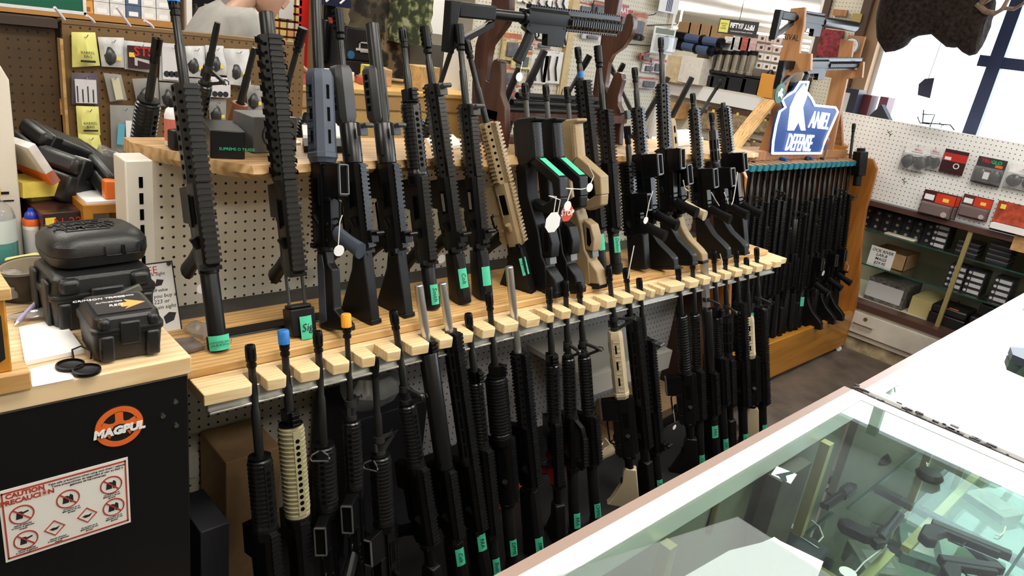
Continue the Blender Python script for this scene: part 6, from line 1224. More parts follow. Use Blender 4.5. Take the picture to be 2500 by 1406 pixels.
# rifles leaning on the far side of the rack; their barrels show above the shelf
BP = (2.12, .90, -.28)
BK = [dict(m=(385, 93), l=(350, 335), k=(245, 300, 420), hg='rib', hr=.03, mz='prong', nm='black rifle with pronged muzzle behind the brown pegboard edge of the shelf'),
 dict(m=(537, 26), l=(478, 320), k=(205, 300, 420), hg='rib', hr=.02, mz='none', fs=1, nm='thin black barrel leaning right behind the leftmost rifle'),
 dict(m=(628, 90), l=(566, 335), k=(252, 330, 420), hg='tube', hr=.022, hc='wood', mz='none', nm='rifle with reddish wooden handguard behind the second rifle'),
 dict(m=(740, 68), l=(690, 250), k=(330, 400, 500), hg='rib', hr=.022, mz='comp', steelish=1, nm='grey barrel with pale muzzle brake between second and third rifles'),
 dict(m=(752, 262), l=(735, 340), k=(400, 480, 520), hg='rib', hr=.02, mz='none', nm='short black barrel tip just left of the blue-grey rifle'),
 dict(m=(1112, 92), l=(1042, 305), k=(330, 420, 500), hg='rib', hr=.02, mz='a2', nm='black barrel crossing behind the railed rifles'),
 dict(m=(1330, 122), l=(1232, 325), k=(350, 420, 500), hg='rib', hr=.02, mz='none', br=.014, nm='thick black barrel leaning right behind the bullpup carbines'),
 dict(m=(1268, 165), l=(1236, 240), k=(350, 420, 500), hg='rib', hr=.02, mz='none', br=.012, nm='black barrel leaning beside the white round tag'),
 dict(m=(1440, 135), l=(1368, 262), k=(350, 420, 500), hg='rib', hr=.02, mz='prong', nm='black barrel with pronged muzzle left of the walnut post'),
 dict(m=(1523, 155), l=(1478, 240), k=(300, 400, 500), hg='rib', hr=.02, mz='a2', nm='black barrel tip right of the walnut post'),
 dict(m=(1487, 155), l=(1520, 225), k=(300, 400, 500), hg='rib', hr=.02, mz='prong', nm='black barrel leaning left across another beside the walnut post'),
 dict(m=(1632, 188), l=(1590, 262), k=(300, 400, 500), hg='rib', hr=.02, mz='none', br=.012, nm='short black barrel behind the tan handguard'),
 dict(m=(1690, 188), l=(1612, 340), k=(330, 400, 500), hg='rib', hr=.02, mz='none', br=.013, nm='long black barrel leaning over the cream boxes'),
 dict(m=(1762, 195), l=(1668, 345), k=(330, 400, 500), hg='rib', hr=.02, mz='a2', nm='black barrel leaning furthest right of the group behind the rack')]
def fit_off(rows):
    for g in rows:
        y0, z0, k = BP; a = PP(*g['m'], *BP); c = PP(*g['l'], *BP); d = (a - c).normalized(); L = min(1.0, (a.z - .905) / d.z); foot = a - d * L
        ra = g['k'][0]; mp = Vector(g['m']); lp = Vector(g['l']); q = mp + (lp - mp) * ((ra - mp.y) / (lp.y - mp.y)); uT = L - (a - PP(q.x, q.y, *BP)).length; uT = max(.42, min(uT, L - .1))
        gg = dict(g); gg['off'] = 40; w_ = gg.pop('hc', None)
        o = build_gun(foot, a, (uT, uT - .18, max(.12, uT - .34)), gg, 'rifles leaning behind the rack')
        if w_:
            for ch in o[0].children:
                if ch.name.startswith('handguard'): ch.data.materials[0] = mat('red_brown_wood', (.16, .05, .022), .4)
fit_off(BK)
solo('rear_shelf', B().box(.47, 2.9, 1.88, 2.4, .86, .90), METALW, 'cream metal shelf on the far side of the rifle rack', 'shelf')
# ------------------------------------------------------------------ brown pegboards with hanging bags
YB = 2.55
a = PY(150, 51, YB); c = PY(620, 93, YB); zt = a.z
t = thing('brown_pegboard', 'brown pegboard partition hung with bagged parts', 'pegboard', (0, 0, 0))
part('board', B().box(a.x, 1.36, YB, YB + .02, .5, zt), PEG_B, t); part('pale_edge', B().box(a.x - .008, a.x, YB - .003, YB + .03, .5, zt - .05), PINE, t); part('top_cap', B().box(a.x, 1.36, YB - .004, YB + .05, zt - .006, zt + .004), mat('brown_cap', (.20, .12, .05), .5), t)
t = thing('dark_pegboard', 'darker worn brown pegboard left of the hanging bags', 'pegboard', (0, 0, 0))
part('board', B().box(-1.4, a.x - .01, YB + .04, YB + .06, .5, zt - .03), PEG_D, t); part('top_rail', B().box(-1.4, a.x - .01, YB + .0, YB + .07, PY(60, 62, YB).z, PY(60, 40, YB).z), mat('dark_top_rail', (.05, .032, .025), .4), t)
def bag(nm, lab, q, Y, m, bulge, extra=None, seed=1, grp=None):
    P = [PY(x, y, Y) for x, y in q]; c = sum(P, Vector()) / 4; n = 7; r = random.Random(seed); b = B(); fr = []; bk = []
    for j in range(n):
        for i in range(n):
            u, v = i / (n - 1), j / (n - 1); p = (P[0] * (1 - u) + P[1] * u) * (1 - v) + (P[3] * (1 - u) + P[2] * u) * v - c
            e = (math.sin(PI * u) * math.sin(PI * v)) ** .5 * bulge * r.uniform(.6, 1.3) if 0 < i < n - 1 and 0 < j < n - 1 else 0
            fr.append(p + Vector((0, -e - .002, 0))); bk.append(p + Vector((0, e * .4, 0)))
    fs = [(j * n + i, j * n + i + 1, (j + 1) * n + i + 1, (j + 1) * n + i) for j in range(n - 1) for i in range(n - 1)]
    N_ = n * n; b.add(fr + bk, fs + [tuple(x + N_ for x in f[::-1]) for f in fs] + [(i, i + N_, i + 1 + N_, i + 1) for i in range(n - 1)] + [((n - 1) * n + i + 1, (n - 1) * n + i + 1 + N_, (n - 1) * n + i + N_, (n - 1) * n + i) for i in range(n - 1)] + [(i * n + n, i * n + n + N_, i * n + N_, i * n) for i in range(n - 1)] + [(i * n + n - 1, i * n + n - 1 + N_, i * n + 2 * n - 1 + N_, i * n + 2 * n - 1) for i in range(n - 1)])
    t = thing(nm, lab, 'package', c, 0, grp); part('bag', b, m, t); tp = (P[0] + P[1]) / 2 - c
    part('peg_hook', B().tube([tp + Vector((0, YB - Y, -.012)), tp + Vector((0, -.03, -.012)), tp + Vector((.004, -.034, -.004))], .0016, 5), CHROME, t)
    w_ = (P[1] - P[0]).length; h_ = (P[3] - P[0]).length
    if extra: extra(t, w_, h_, bulge)
    return t
YLW = mat('yellow_pouch', (.78, .74, .22), .55, var=.06, scale=12); CLR = glassmat('clear_pouch', (.85, .85, .85), 1.5, .12, 2.2, 1, .30, (.75, .75, .75)); MILK = mat('milky_pouch', (.60, .60, .61), .35, var=.25, scale=18)
def x_yel(t, w_, h_, bu): text('lettering', 'BARREL\nBAG', .011, INK, t, Matrix.Translation((.0, -bu * 1.35 - .004, -h_ * .12)) @ FACE, .0003); part('barcode', B().box(-.02, .02, -bu * 1.3 - .004, -bu * 1.3 - .0035, -h_ * .34, -h_ * .28), INK, t)
Y_ = YB - .02
bag('yellow_parts_bag', 'yellow pouch at the top left of the brown pegboard', [(174, 78), (232, 79), (244, 160), (176, 164)], Y_, YLW, .020, x_yel, 1, 'yellow pouches')
bag('yellow_parts_bag', 'second yellow pouch, below the tool card', [(185, 258), (240, 260), (245, 330), (190, 328)], Y_, YLW, .015, x_yel, 2, 'yellow pouches')
bag('yellow_parts_bag', 'lowest yellow pouch near the dark cases', [(190, 326), (242, 330), (253, 385), (196, 402)], Y_ - .01, YLW, .015, x_yel, 3, 'yellow pouches')
def x_tool(t, w_, h_, bu):
    cdd = part('printed_card', B().box(-w_ * .42, w_ * .40, -bu - .006, -bu - .005, -h_ * .45, h_ * .32), mat('card_white', (.66, .64, .66), .5), t)
    for k in range(4): part('printed_tool', B().box(-w_ * .36 + k * w_ * .2, -w_ * .32 + k * w_ * .2, -bu - .0075, -bu - .006, -h_ * .42, h_ * (.0 if k % 2 else .1)), INK, t)
def x_sticker(t, w_, h_, bu): part('price_sticker', B().box(w_ * .1, w_ * .28, -bu * 1.3 - .004, -bu * 1.3 - .003, -h_ * .25, -h_ * .12), YEL, t); part('contents', B().lathe([(.003, -.03), (.016, -.02), (.02, 0), (.012, .02), (.003, .03)], 8, mx=Matrix.Translation((-w_ * .1, -.004, -h_ * .1))), GREYM, t)
def x_sts(t, w_, h_, bu):
    part('card', B().box(-w_ * .42, w_ * .45, -bu * 1.3 - .004, -bu * 1.3 - .003, -h_ * .42, h_ * .38), mat('maroon_card', (.035, .012, .016), .4), t); text('lettering', 'STS', .038, RED, t, Matrix.Translation((w_ * .12, -bu * 1.3 - .006, h_ * .18)) @ FACE, .0004, bold=.001)
    part('price_sticker', B().box(-w_ * .38, -w_ * .18, -bu * 1.3 - .006, -bu * 1.3 - .005, -h_ * .02, h_ * .14), YEL, t); part('printed_tool', B().prism([(-w_ * .2, -h_ * .3), (-w_ * .1, -h_ * .32), (-w_ * .1, -h_ * .12), (w_ * .3, -h_ * .22), (w_ * .3, -h_ * .1), (-w_ * .2, -h_ * .02)], -bu * 1.3 - .006, -bu * 1.3 - .005), LBL, t)
bag('tool_card', 'clear bag with white card of hex tools under the top yellow pouch', [(174, 178), (238, 178), (243, 256), (175, 254)], Y_, mat('purple_grey_film', (.10, .08, .11), .3), .006, x_tool, 4)
bag('clear_parts_bag', 'grey bag with yellow price sticker right of the top yellow pouch', [(238, 90), (302, 92), (303, 165), (248, 162)], Y_, MILK, .014, x_sticker, 5, 'clear part bags')
bag('black_card_package', 'black card with red STS lettering on the brown pegboard', [(302, 98), (374, 106), (372, 178), (304, 168)], Y_, MILK, .008, x_sts, 6)
def x_strip(t, w_, h_, bu): part('cream_strip', B(Matrix.Rotation(-.16, 4, 'Y')).box(-.010, .012, -bu * 1.3 - .004, -bu * 1.3 - .003, -h_ * .4, h_ * .36), mat('cream_label', (.62, .58, .40), .5), t)
bag('clear_parts_bag', 'slim clear bag with cream strip in the second row', [(252, 178), (295, 182), (310, 244), (268, 248)], Y_, CLR, .010, x_strip, 7, 'clear part bags')
def x_blue(t, w_, h_, bu): part('blue_label', B(Matrix.Rotation(.1, 4, 'Y')).box(-w_ * .32, -w_ * .05, -bu * 1.2 - .004, -bu * 1.2 - .003, -h_ * .32, h_ * .12), mat('cyan_label', (.12, .42, .55), .5), t); part('white_label', B().box(w_ * .0, w_ * .34, -bu * 1.2 - .005, -bu * 1.2 - .004, -h_ * .32, h_ * .2), WHITE, t)
bag('clear_parts_bag', 'large clear bag with blue and white labels above the shelf corner', [(268, 256), (330, 258), (335, 368), (272, 372)], Y_, CLR, .016, x_blue, 8, 'clear part bags')
def x_wcard(t, w_, h_, bu):
    part('printed_card', B().box(-w_ * .45, w_ * .45, -bu - .006, -bu - .005, -h_ * .45, h_ * .42), mat('card_white', (.66, .64, .66), .5), t)
    for k in range(3): part('printed_part', B().cyl((-w_ * .25 + k * w_ * .24, -bu - .007, -h_ * .3), (-w_ * .25 + k * w_ * .24, -bu - .006, -h_ * .3), .010, n=8), INK, t)
bag('white_card_package', 'white card with three small printed parts right of the STS card', [(392, 104), (442, 108), (440, 200), (388, 196)], Y_, MILK, .006, x_wcard, 9)
bl = [((448, 112), (500, 112), (500, 190), (452, 186), 'white bag behind the leftmost rifle barrel'), ((500, 110), (545, 112), (560, 185), (505, 180), 'white bag between the two leaning barrels'), ((545, 118), (608, 120), (612, 212), (556, 205), 'white bag with yellow sticker left of the second rifle'),
      ((322, 192), (385, 190), (390, 262), (335, 258), 'clear bag of small springs in the second row'), ((388, 200), (440, 204), (436, 262), (392, 258), 'small clear bag behind the black handguard'), ((505, 186), (560, 190), (556, 240), (510, 236), 'small bag with printed white header right of the leaning barrel'),
      ((508, 240), (552, 242), (550, 300), (512, 300), 'clear bag with dark springs above the black box'), ((450, 190), (500, 192), (498, 250), (455, 248), 'clear bag mostly hidden by the leftmost rifle'), ((600, 205), (640, 210), (640, 270), (605, 268), 'pale bag beside the wooden handguard')]
for i, (p1, p2, p3, p4, lab) in enumerate(bl): bag('clear_parts_bag', lab, [p1, p2, p3, p4], Y_ - .004 * (i % 3), MILK if i in (0, 1, 2, 5) else CLR, .012, x_sticker if i != 5 else x_wcard, 20 + i, 'clear part bags')
# four white zip ties and the green sign
for i, (x0, y0, x1, y1) in enumerate(((133, 18, 157, 48), (212, 38, 230, 55), (284, 16, 318, 64), (353, 50, 374, 68))): solo('plastic_hook', B().tube([PY(x0, y0, YB - .03), PY(x1 - 6, y1 - 8, YB - .01), PY(x1, y1, YB)], .0045, 6), mat('lilac_white', (.72, .66, .76), .4), 'pale plastic strap on the partition top, %s from the left' % ORD[i], 'strap', 'pale plastic straps')
A = PY(215, -40, 2.64); C = PY(212, 38, 2.64); t = thing('green_sign', 'green sign with white border about exchanges on ammo', 'sign', (C.x, 2.64, C.z)); 
part('panel', B().box(-1.1, 0, 0, .01, 0, .32), mat('sign_green', (.0, .12, .065), .4), t, bevel=.004); part('white_border', B().box(-1.1, 0, -.003, 0, .0, .010).box(-.010, 0, -.003, 0, 0, .32), WHITE, t, bevel=.002)
mo = mat('orange_brown_ink', (.30, .17, .05), .5); text('lettering', 'NO RETURNS\nOR EXCHANGES\nON AMMO', .068, mo, t, Matrix.Translation((-.30, -.003, .125)) @ FACE, .0004, bold=.001)
# ------------------------------------------------------------------ ammunition shelves behind
SW = mat('shelf_orange_wood', (.42, .20, .05), .5)
YA = 4.3
def shelfunit(nm, lab, x0, x1, Y, zs, m, d=.35, top=2.6, side=True, back=None):
    t = thing(nm, lab, 'shelving', (0, 0, 0)); 
    for z in zs: part('shelf', B().box(x0, x1, Y, Y + d, z - .03, z), m, t)
    if side: part('side_panel', B().box(x0 - .03, x0, Y, Y + d, 0, top), m, t); part('side_panel', B().box(x1, x1 + .03, Y, Y + d, 0, top), m, t)
    part('back_panel', B().box(x0 - .03, x1 + .03, Y + d, Y + d + .02, 0, top), back or INK, t); return t
xa = PY(180, 30, YA).x - .6; xb = PY(425, 30, YA).x; zz = PY(300, 42, YA).z
shelfunit('ammo_shelving', 'orange wooden ammunition shelving behind the green sign', xa, xb, YA, (zz, zz + .40, .95), SW)
cols_ = [((.66, .30, .06), 'orange'), ((.66, .32, .07), 'orange'), ((.70, .68, .66), 'white'), ((.08, .12, .20), 'blue'), ((.66, .66, .64), 'white'), ((.66, .66, .66), 'pale')]
x = xa + .62; i = 0
while x < xb - .07:
    cc = 0 if x < xb - .40 else (2 if x < xb - .33 else 3 + (i % 3)); wd = .075
    for r_ in range(4):
        t = thing('ammunition_box', '%s ammunition box on the orange shelf, %s column, row %s up' % (cols_[cc][1], ORD[i], ORD[r_]), 'box', (x + wd / 2, YA + .02, zz + .001 + r_ * .062), 0, 'ammunition boxes on the orange shelf')
        part('carton', B().box(-wd / 2 + .002, wd / 2 - .002, 0, .1, 0, .060), mat('ammo_' + cols_[cc][1], cols_[cc][0], .5, var=.1), t); part('label', B().box(-wd * .3, wd * .3, -.001, 0, .008, .030), WHITE if cc > 1 else mat('dark_orange_label', (.30, .09, .02), .5), t)
    x += wd; i += 1
x0 = PY(437, 40, YA).x + .07; x1 = PY(560, 40, YA).x; za = PY(480, 50, YA).z; zb_ = PY(480, 85, YA).z
shelfunit('bottle_shelving', 'white shelving with small bottles behind the person', x0, x1 + .15, YA, (za, za + .26, zb_), mat('white_shelf', (.70, .68, .64), .5))
rr = random.Random(4); bc = [(.5, .06, .05), (.02, .02, .02), (.65, .62, .6), (.5, .3, .3), (.08, .08, .2)]
for row, z in enumerate((za, zb_)):
    for k in range(9):
        xx = x0 + .05 + k * .055; c_ = rr.randrange(5); h_ = rr.uniform(.07, .11); t = thing('small_bottle', 'small bottle on the white shelving, %s from the left on the %s shelf' % (ORD[k], ['upper', 'lower'][row]), 'bottle', (xx, YA + .08, z + .001), 0, 'small bottles on the white shelving')
        part('bottle', B().lathe([(.018, 0), (.019, .003), (.019, h_ * .7), (.009, h_ * .85), (.009, h_)], 10), mat('bottle_%d' % c_, bc[c_], .4), t)
# colourful peg wall and red board
x0 = PY(655, 60, YA).x; x1 = PY(740, 60, YA).x; t = thing('shell_display', 'tall orange-red rack filled with small pale boxes behind the second rifle', 'display rack', (x0, YA, 0)); zt_ = 2.4
part('rack', B().box(-.05, x1 - x0, .05, .08, 0, zt_), mat('orange_rack', (.32, .10, .04), .5), t)
pal = [mat('shell_box_%d' % k, c_, .5) for k, c_ in enumerate(((.62, .5, .34), (.6, .28, .12), (.55, .42, .16), (.62, .55, .45)))]
bb = [B() for _ in pal]
for r_ in range(26):
    for c_ in range(5): xq = c_ * (x1 - x0 + .02) / 5 - .02; bb[rr.randrange(4)].box(xq, xq + .036, 0, .05, 1.1 + r_ * .045, 1.1 + r_ * .045 + .032)
for k in range(4): o = part('small_boxes', bb[k], pal[k], t); o['kind'] = 'stuff'
part('grey_card', B().box(.06, .15, -.01, 0, PY(690, 45, YA).z, 2.2), LBL, t)
def wallbox(nm, lab, cat, q, Y, m, th=.05, zmin=None, bev=.002):
    a = PY(q[0], q[1], Y); c = PY(q[2], q[3], Y); z0 = c.z if zmin is None else zmin; t = thing(nm, lab, cat, (a.x, Y, z0)); part('panel', B().box(0, c.x - a.x, 0, th, 0, a.z - z0), m, t, bevel=bev); t['w'] = c.x - a.x; return t, c.x - a.x, a.z - z0
wallbox('red_door_panel', 'bright red upright panel behind the blue-grey rifle', 'panel', (733, -60, 762, 136), YA, mat('vivid_red', (.55, .008, .008), .5), .04, .9)
t, w_, h_ = wallbox('phone_column', 'beige wall column carrying a black telephone', 'column', (778, -60, 850, 165), 4.2, mat('beige_column', (.25, .19, .11), .6), .1, 0)
p = PY(812, 95, 4.17); t = thing('wall_telephone', 'black wall telephone beside the filing cabinet', 'telephone', p); part('body', B().box(-.07, .09, 0, .04, -.14, .10), K, t, bevel=.008); part('handset', B().box(-.085, -.045, -.045, 0, -.14, .11), K, t, bevel=.012); b = B()
for i in range(3):
    for j in range(4): b.box(.0 + i * .022, .014 + i * .022, -.004, 0, -.09 + j * .025, -.075 + j * .025)
for j in range(12): pass
part('keypad', b, LBL, t); part('display', B().box(-.01, .05, -.004, 0, .03, .08), LBL, t)
pts = [(-.10 + .012 * math.sin(k * 1.6), -.01, -.14 - k * .012) for k in range(30)]; part('cord', B().tube(pts, .004, 5), K, t)
p = PY(808, 40, 4.17); t = thing('wall_gadget', 'small dark gadget with red light above the telephone', 'device', p); part('body', B().box(-.035, .035, 0, .03, -.07, .07), K, t, bevel=.008); part('red_window', B().box(-.02, .015, -.003, 0, -.05, -.005), mat('soft_red', (.6, .08, .06), .4), t)
t, w_, h_ = wallbox('blue_wall_sign', 'dark navy sign with light script at the top edge', 'sign', (780, -60, 862, 22), 4.1, mat('navy_sign', (.01, .012, .04), .4), .02)
for k in range(2): part('white_script', B().tube([(w_ * (.2 + .4 * k), -.003, .02), (w_ * (.35 + .4 * k), -.003, .05), (w_ * (.5 + .4 * k), -.003, .10)], .006, 5), WHITE, t)
t, w_, h_ = wallbox('filing_cabinet', 'dark grey filing cabinet with two label frames', 'cabinet', (840, 62, 915, 330), 4.0, mat('file_grey', (.028, .028, .034), .4), .5, .2)
zc = PY(840, 145, 4.0).z - .2
for i, z1 in enumerate((h_ - .01, zc - .005)):
    z0 = zc + .005 if i == 0 else zc - .36; d = part('drawer', B().box(.01, w_ - .01, -.015, 0, z0, z1), MATS['file_grey'], t, bevel=.003)
    b = B(); cx, cz = w_ * .52, z1 - .10; [b.box(cx + s * .035 - .004, cx + s * .035 + .004, -.02, -.015, cz - .03, cz + .03) for s in (-1, 1)]; [b.box(cx - .039, cx + .039, -.02, -.015, cz + s * .026 - .004, cz + s * .026 + .004) for s in (-1, 1)]; part('label_frame', b, WHITE, d)
    if i == 0: part('blue_sticker', B().cyl((w_ * .18, -.019, cz - .05), (w_ * .18, -.015, cz - .05), .024, n=16), mat('sky_sticker', (.05, .22, .5), .4), d); part('latch', B().box(w_ * .3, w_ * .7, -.022, -.015, z0 + .055, z0 + .068), WHITE, d)
# hanging camouflage clothes
def garment(nm, lab, q, Y, m, seed):
    r = random.Random(seed); a = PY(q[0], q[1], Y); c = PY(q[2], q[3], Y); w_, h_ = c.x - a.x, a.z - c.z; n = 18; rings = []
    for j in range(9):
        v = j / 8; ww = w_ / 2 * (.75 + .25 * v); rings.append([Vector((ww * math.cos(2 * PI * k / n) * r.uniform(.8, 1.05), .09 * math.sin(2 * PI * k / n) + .03 * math.sin(6 * PI * k / n + v), -v * h_ * r.uniform(.985, 1.0))) for k in range(n)])
    t = thing(nm, lab, 'clothing', (a.x + w_ / 2, Y, a.z)); part('cloth', B().loft(rings), m, t, smooth=60); part('hanger', B().tube([(0, 0, 0), (0, 0, .12), (.02, 0, .15)], .004, 5), CHROME, t)
def camomat(nm, cs, sc):
    m, N, L, p = nmat(nm); tc = N.new('ShaderNodeTexCoord'); n_ = N.new('ShaderNodeTexNoise'); n_.inputs['Scale'].default_value = sc; L.new(tc.outputs['Object'], n_.inputs['Vector']); cr = N.new('ShaderNodeValToRGB'); cr.color_ramp.interpolation = 'CONSTANT'
    cr.color_ramp.elements[0].color = (*cs[0], 1); cr.color_ramp.elements[1].position = .47; cr.color_ramp.elements[1].color = (*cs[1], 1)
    for k, c_ in enumerate(cs[2:]): e = cr.color_ramp.elements.new(.54 + .07 * k); e.color = (*c_, 1)
    L.new(n_.outputs[0], cr.inputs[0]); L.new(cr.outputs[0], p.inputs['Base Color']); p.inputs['Roughness'].default_value = .9; return m
garment('camo_jacket', 'dark brown hanging camouflage jacket above the filing cabinet', (862, -60, 950, 78), 3.8, camomat('dark_camo', [(.01, .008, .006), (.03, .022, .014), (.06, .05, .03)], 14), 1)
garment('camo_trousers', 'dark hanging camouflage trousers right of the filing cabinet', (930, -40, 985, 190), 3.75, camomat('brown_camo', [(.012, .009, .007), (.05, .035, .02), (.16, .12, .08)], 16), 2)
garment('leafy_camo_suit', 'green leafy camouflage suit hanging behind the ribbed rifles', (962, -60, 1042, 112), 3.6, camomat('leaf_camo', [(.02, .025, .01), (.06, .075, .025), (.16, .18, .09), (.30, .30, .20)], 22), 3)
wallbox('grey_divider', 'plain grey divider panel behind the ribbed rifles', 'panel', (1000, 102, 1098, 200), 3.7, mat('divider_grey', (.085, .078, .07), .6), .03, .9)
wallbox('white_notice', 'white notice sheet hanging left of the walnut stand', 'paper', (1088, 100, 1150, 252), 3.5, WHITE, .004)
wallbox('white_notice', 'tall white sheet high behind the railed rifles', 'paper', (1040, -40, 1100, 88), 3.9, WHITE, .004)
# sales desk with clutter
DY = 3.3; zd = PY(700, 208, DY).z; xa = PY(674, 250, DY).x; xb = PY(1160, 250, DY).x
t = thing('sales_desk', 'orange-tan wooden sales desk behind the rifle rack', 'desk', (xa, DY, 0)); DW = mat('desk_tan', (.58, .36, .12), .45, var=.1, scale=3)
part('front', B().box(0, xb - xa, .02, .05, 0, zd - .10), DW, t); part('apron', B().box(0, xb - xa, 0, .03, zd - .10, zd - .02), mat('desk_apron', (.46, .26, .09), .45), t); part('top', B().box(-.02, xb - xa + .02, -.02, .62, zd - .02, zd), DW, t)
r = random.Random(9); clut = [('red_parts_tray', 'tray heaped with red and white parts on the sales desk', (.45, .08, .06)), ('blue_box', 'small dark blue box on the sales desk', (.02, .04, .25)), ('pale_carton', 'pale carton on the sales desk behind the blue-grey rifle', (.62, .58, .48)), ('green_folder', 'grey-green folder on the sales desk', (.40, .44, .36)), ('brown_carton', 'brown carton on the desk right of the faceted rifles', (.40, .24, .12)), ('yellow_marker_box', 'yellow box with black bars on the sales desk', (.75, .68, .10)), ('tan_carton', 'tan open carton under the grey divider', (.46, .30, .13)), ('red_carton', 'flat red carton lying on the desk', (.42, .07, .04)), ('white_stack', 'stack of white paper on the sales desk', (.72, .72, .70))]
pos = [(690, 180, .14, .05), (745, 165, .07, .05), (745, 200, .10, .05), (815, 180, .10, .03), (950, 185, .09, .07), (965, 205, .07, .07), (1030, 200, .11, .10), (935, 165, .10, .03), (870, 205, .12, .04)]
for i, ((nm, lab, col), (px, py, w_, h_)) in enumerate(zip(clut, pos)):
    x_ = PY(px, py, DY + .12).x; t = thing(nm, lab, 'box', (x_, DY + .12 + (i % 3) * .11, zd + .001), r.uniform(-.3, .3)); part('carton', B().box(-w_ / 2 * 1.4, w_ / 2 * 1.4, -.06, .06, 0, h_ * 1.3), mat('clutter_' + nm, col, .5, var=.35, scale=25), t, bevel=.003)
    if nm == 'yellow_marker_box':
        for k in range(5): part('black_bar', B().box(-w_ * .6, -w_ * .05, -.061, -.06, .01 + k * .016, .018 + k * .016), INK, t)
# ------------------------------------------------------------------ shop assistant leaning over the desk
PYd = 3.25
sh = PY(578, 30, PYd - .08); hd = PY(640, -24, PYd); hn = PY(716, 168, DY + .06)
def skin(nm, pts, edges, rad, m, parent, sub=1):
    me = bpy.data.meshes.new(nm); me.from_pydata([tuple(p) for p in pts], edges, []); me.materials.append(m); o = link(nm, me, parent)
    s = o.modifiers.new('skin', 'SKIN'); s.use_smooth_shade = True
    for i, r_ in enumerate(rad): v = me.skin_vertices[0].data[i]; v.radius = r_ if isinstance(r_, tuple) else (r_, r_); v.use_root = i == 0
    o.modifiers.new('smooth', 'SUBSURF').levels = sub; o.modifiers[-1].render_levels = sub; return o
base = Vector((sh.x - .22, PYd + .02, 0)); t = thing('person', 'person in a grey t-shirt leaning over the sales desk', 'person', base)
SKN = mat('skin', (.50, .29, .20), .5, var=.05); SHT = mat('grey_tshirt', (.30, .29, .27), .85, var=.08, scale=20)
R0 = lambda v: Vector(v) - base
pel = Vector((sh.x - .20, PYd + .03, .98)); ch = Vector((sh.x - .06, PYd + .05, sh.z - .14)); nk = Vector((sh.x + .04, PYd + .03, sh.z + .0)); hb = Vector((hd.x - .01, PYd + .01, hd.z))
sl, sr = Vector((sh.x + .0, PYd - .14, sh.z - .05)), Vector((sh.x + .02, PYd + .20, sh.z - .05)); el = Vector((sh.x + .07, PYd - .17, sh.z - .33)); wr = Vector((hn.x - .09, hn.y, hn.z + .03)); er = Vector((sh.x + .14, PYd + .24, sh.z - .30)); w2 = Vector((hn.x - .04, hn.y + .16, hn.z + .02))
hipL, hipR = pel + Vector((0, -.09, -.05)), pel + Vector((0, .09, -.05))
P_ = [pel, (pel + ch) / 2, ch, nk, hb, sl, el, wr, sr, er, w2, hipL, hipL + Vector((.02, -.01, -.43)), Vector((hipL.x - .02, hipL.y, .07)), hipR, hipR + Vector((.02, .01, -.43)), Vector((hipR.x - .02, hipR.y, .07)), Vector((hipL.x + .12, hipL.y, .035)), Vector((hipR.x + .12, hipR.y, .035))]
skin('body', [R0(p) for p in P_], [(0, 1), (1, 2), (2, 3), (3, 4), (2, 5), (5, 6), (6, 7), (2, 8), (8, 9), (9, 10), (0, 11), (11, 12), (12, 13), (0, 14), (14, 15), (15, 16), (13, 17), (16, 18)], [.10, .09, .09, .045, .04, .04, .042, .028, .04, .042, .028, .085, .06, .045, .085, .06, .045, .035, .035], SKN, t)
skin('t_shirt', [R0(p) for p in (pel + Vector((0, 0, .02)), (pel + ch) / 2, ch, nk + Vector((-.02, 0, -.03)), sl, sl + (el - sl) * .62, sr, sr + (er - sr) * .62)], [(0, 1), (1, 2), (2, 3), (2, 4), (4, 5), (2, 6), (6, 7)], [.165, .165, .18, .075, .11, .095, .11, .095], SHT, t)
skin('trousers', [R0(p) for p in (pel, hipL, hipL + Vector((.02, -.01, -.43)), Vector((hipL.x - .02, hipL.y, .10)), hipR, hipR + Vector((.02, .01, -.43)), Vector((hipR.x - .02, hipR.y, .10)))], [(0, 1), (1, 2), (2, 3), (0, 4), (4, 5), (5, 6)], [.145, .10, .075, .06, .10, .075, .06], mat('dark_jeans', (.03, .035, .06), .8), t)
fx = Vector((.80, .0, -.60)).normalized(); up_ = Vector((.60, 0, .80)); sd_ = Vector((0, 1, 0)); hc = R0(hb) + up_ * .05 + fx * .02
def hv(f, s, u): return hc + fx * f + sd_ * s + up_ * u
rings = []
for u, rf, rb, rs, sh_ in ((-.115, .045, .03, .035, .045), (-.10, .075, .05, .052, .03), (-.07, .088, .07, .064, .012), (-.03, .092, .088, .071, .004), (.01, .092, .096, .075, 0), (.05, .088, .098, .074, -.002), (.085, .070, .082, .062, -.006), (.108, .040, .05, .036, -.010), (.115, .01, .015, .01, -.012)):
    rings.append([hv(sh_ + (rf if math.cos(a) > 0 else rb) * math.cos(a), rs * math.sin(a), u) for a in [2 * PI * k / 16 for k in range(16)]])
part('head', B().loft(rings), SKN, t, smooth=80); part('nose', B().loft([[hv(.088 + d_, y_, u) for y_, u in ((-.009 * q, -.035), (.009 * q, -.035), (.006 * q, .012), (-.006 * q, .012))] for d_, q in ((-.01, 1.6), (.012, 1.3), (.026, .6))]), SKN, t)
part('mouth', B().tube([hv(.083, -.022, -.062), hv(.094, 0, -.060), hv(.083, .022, -.062)], .0035, 6), mat('lips', (.35, .13, .10), .5), t)
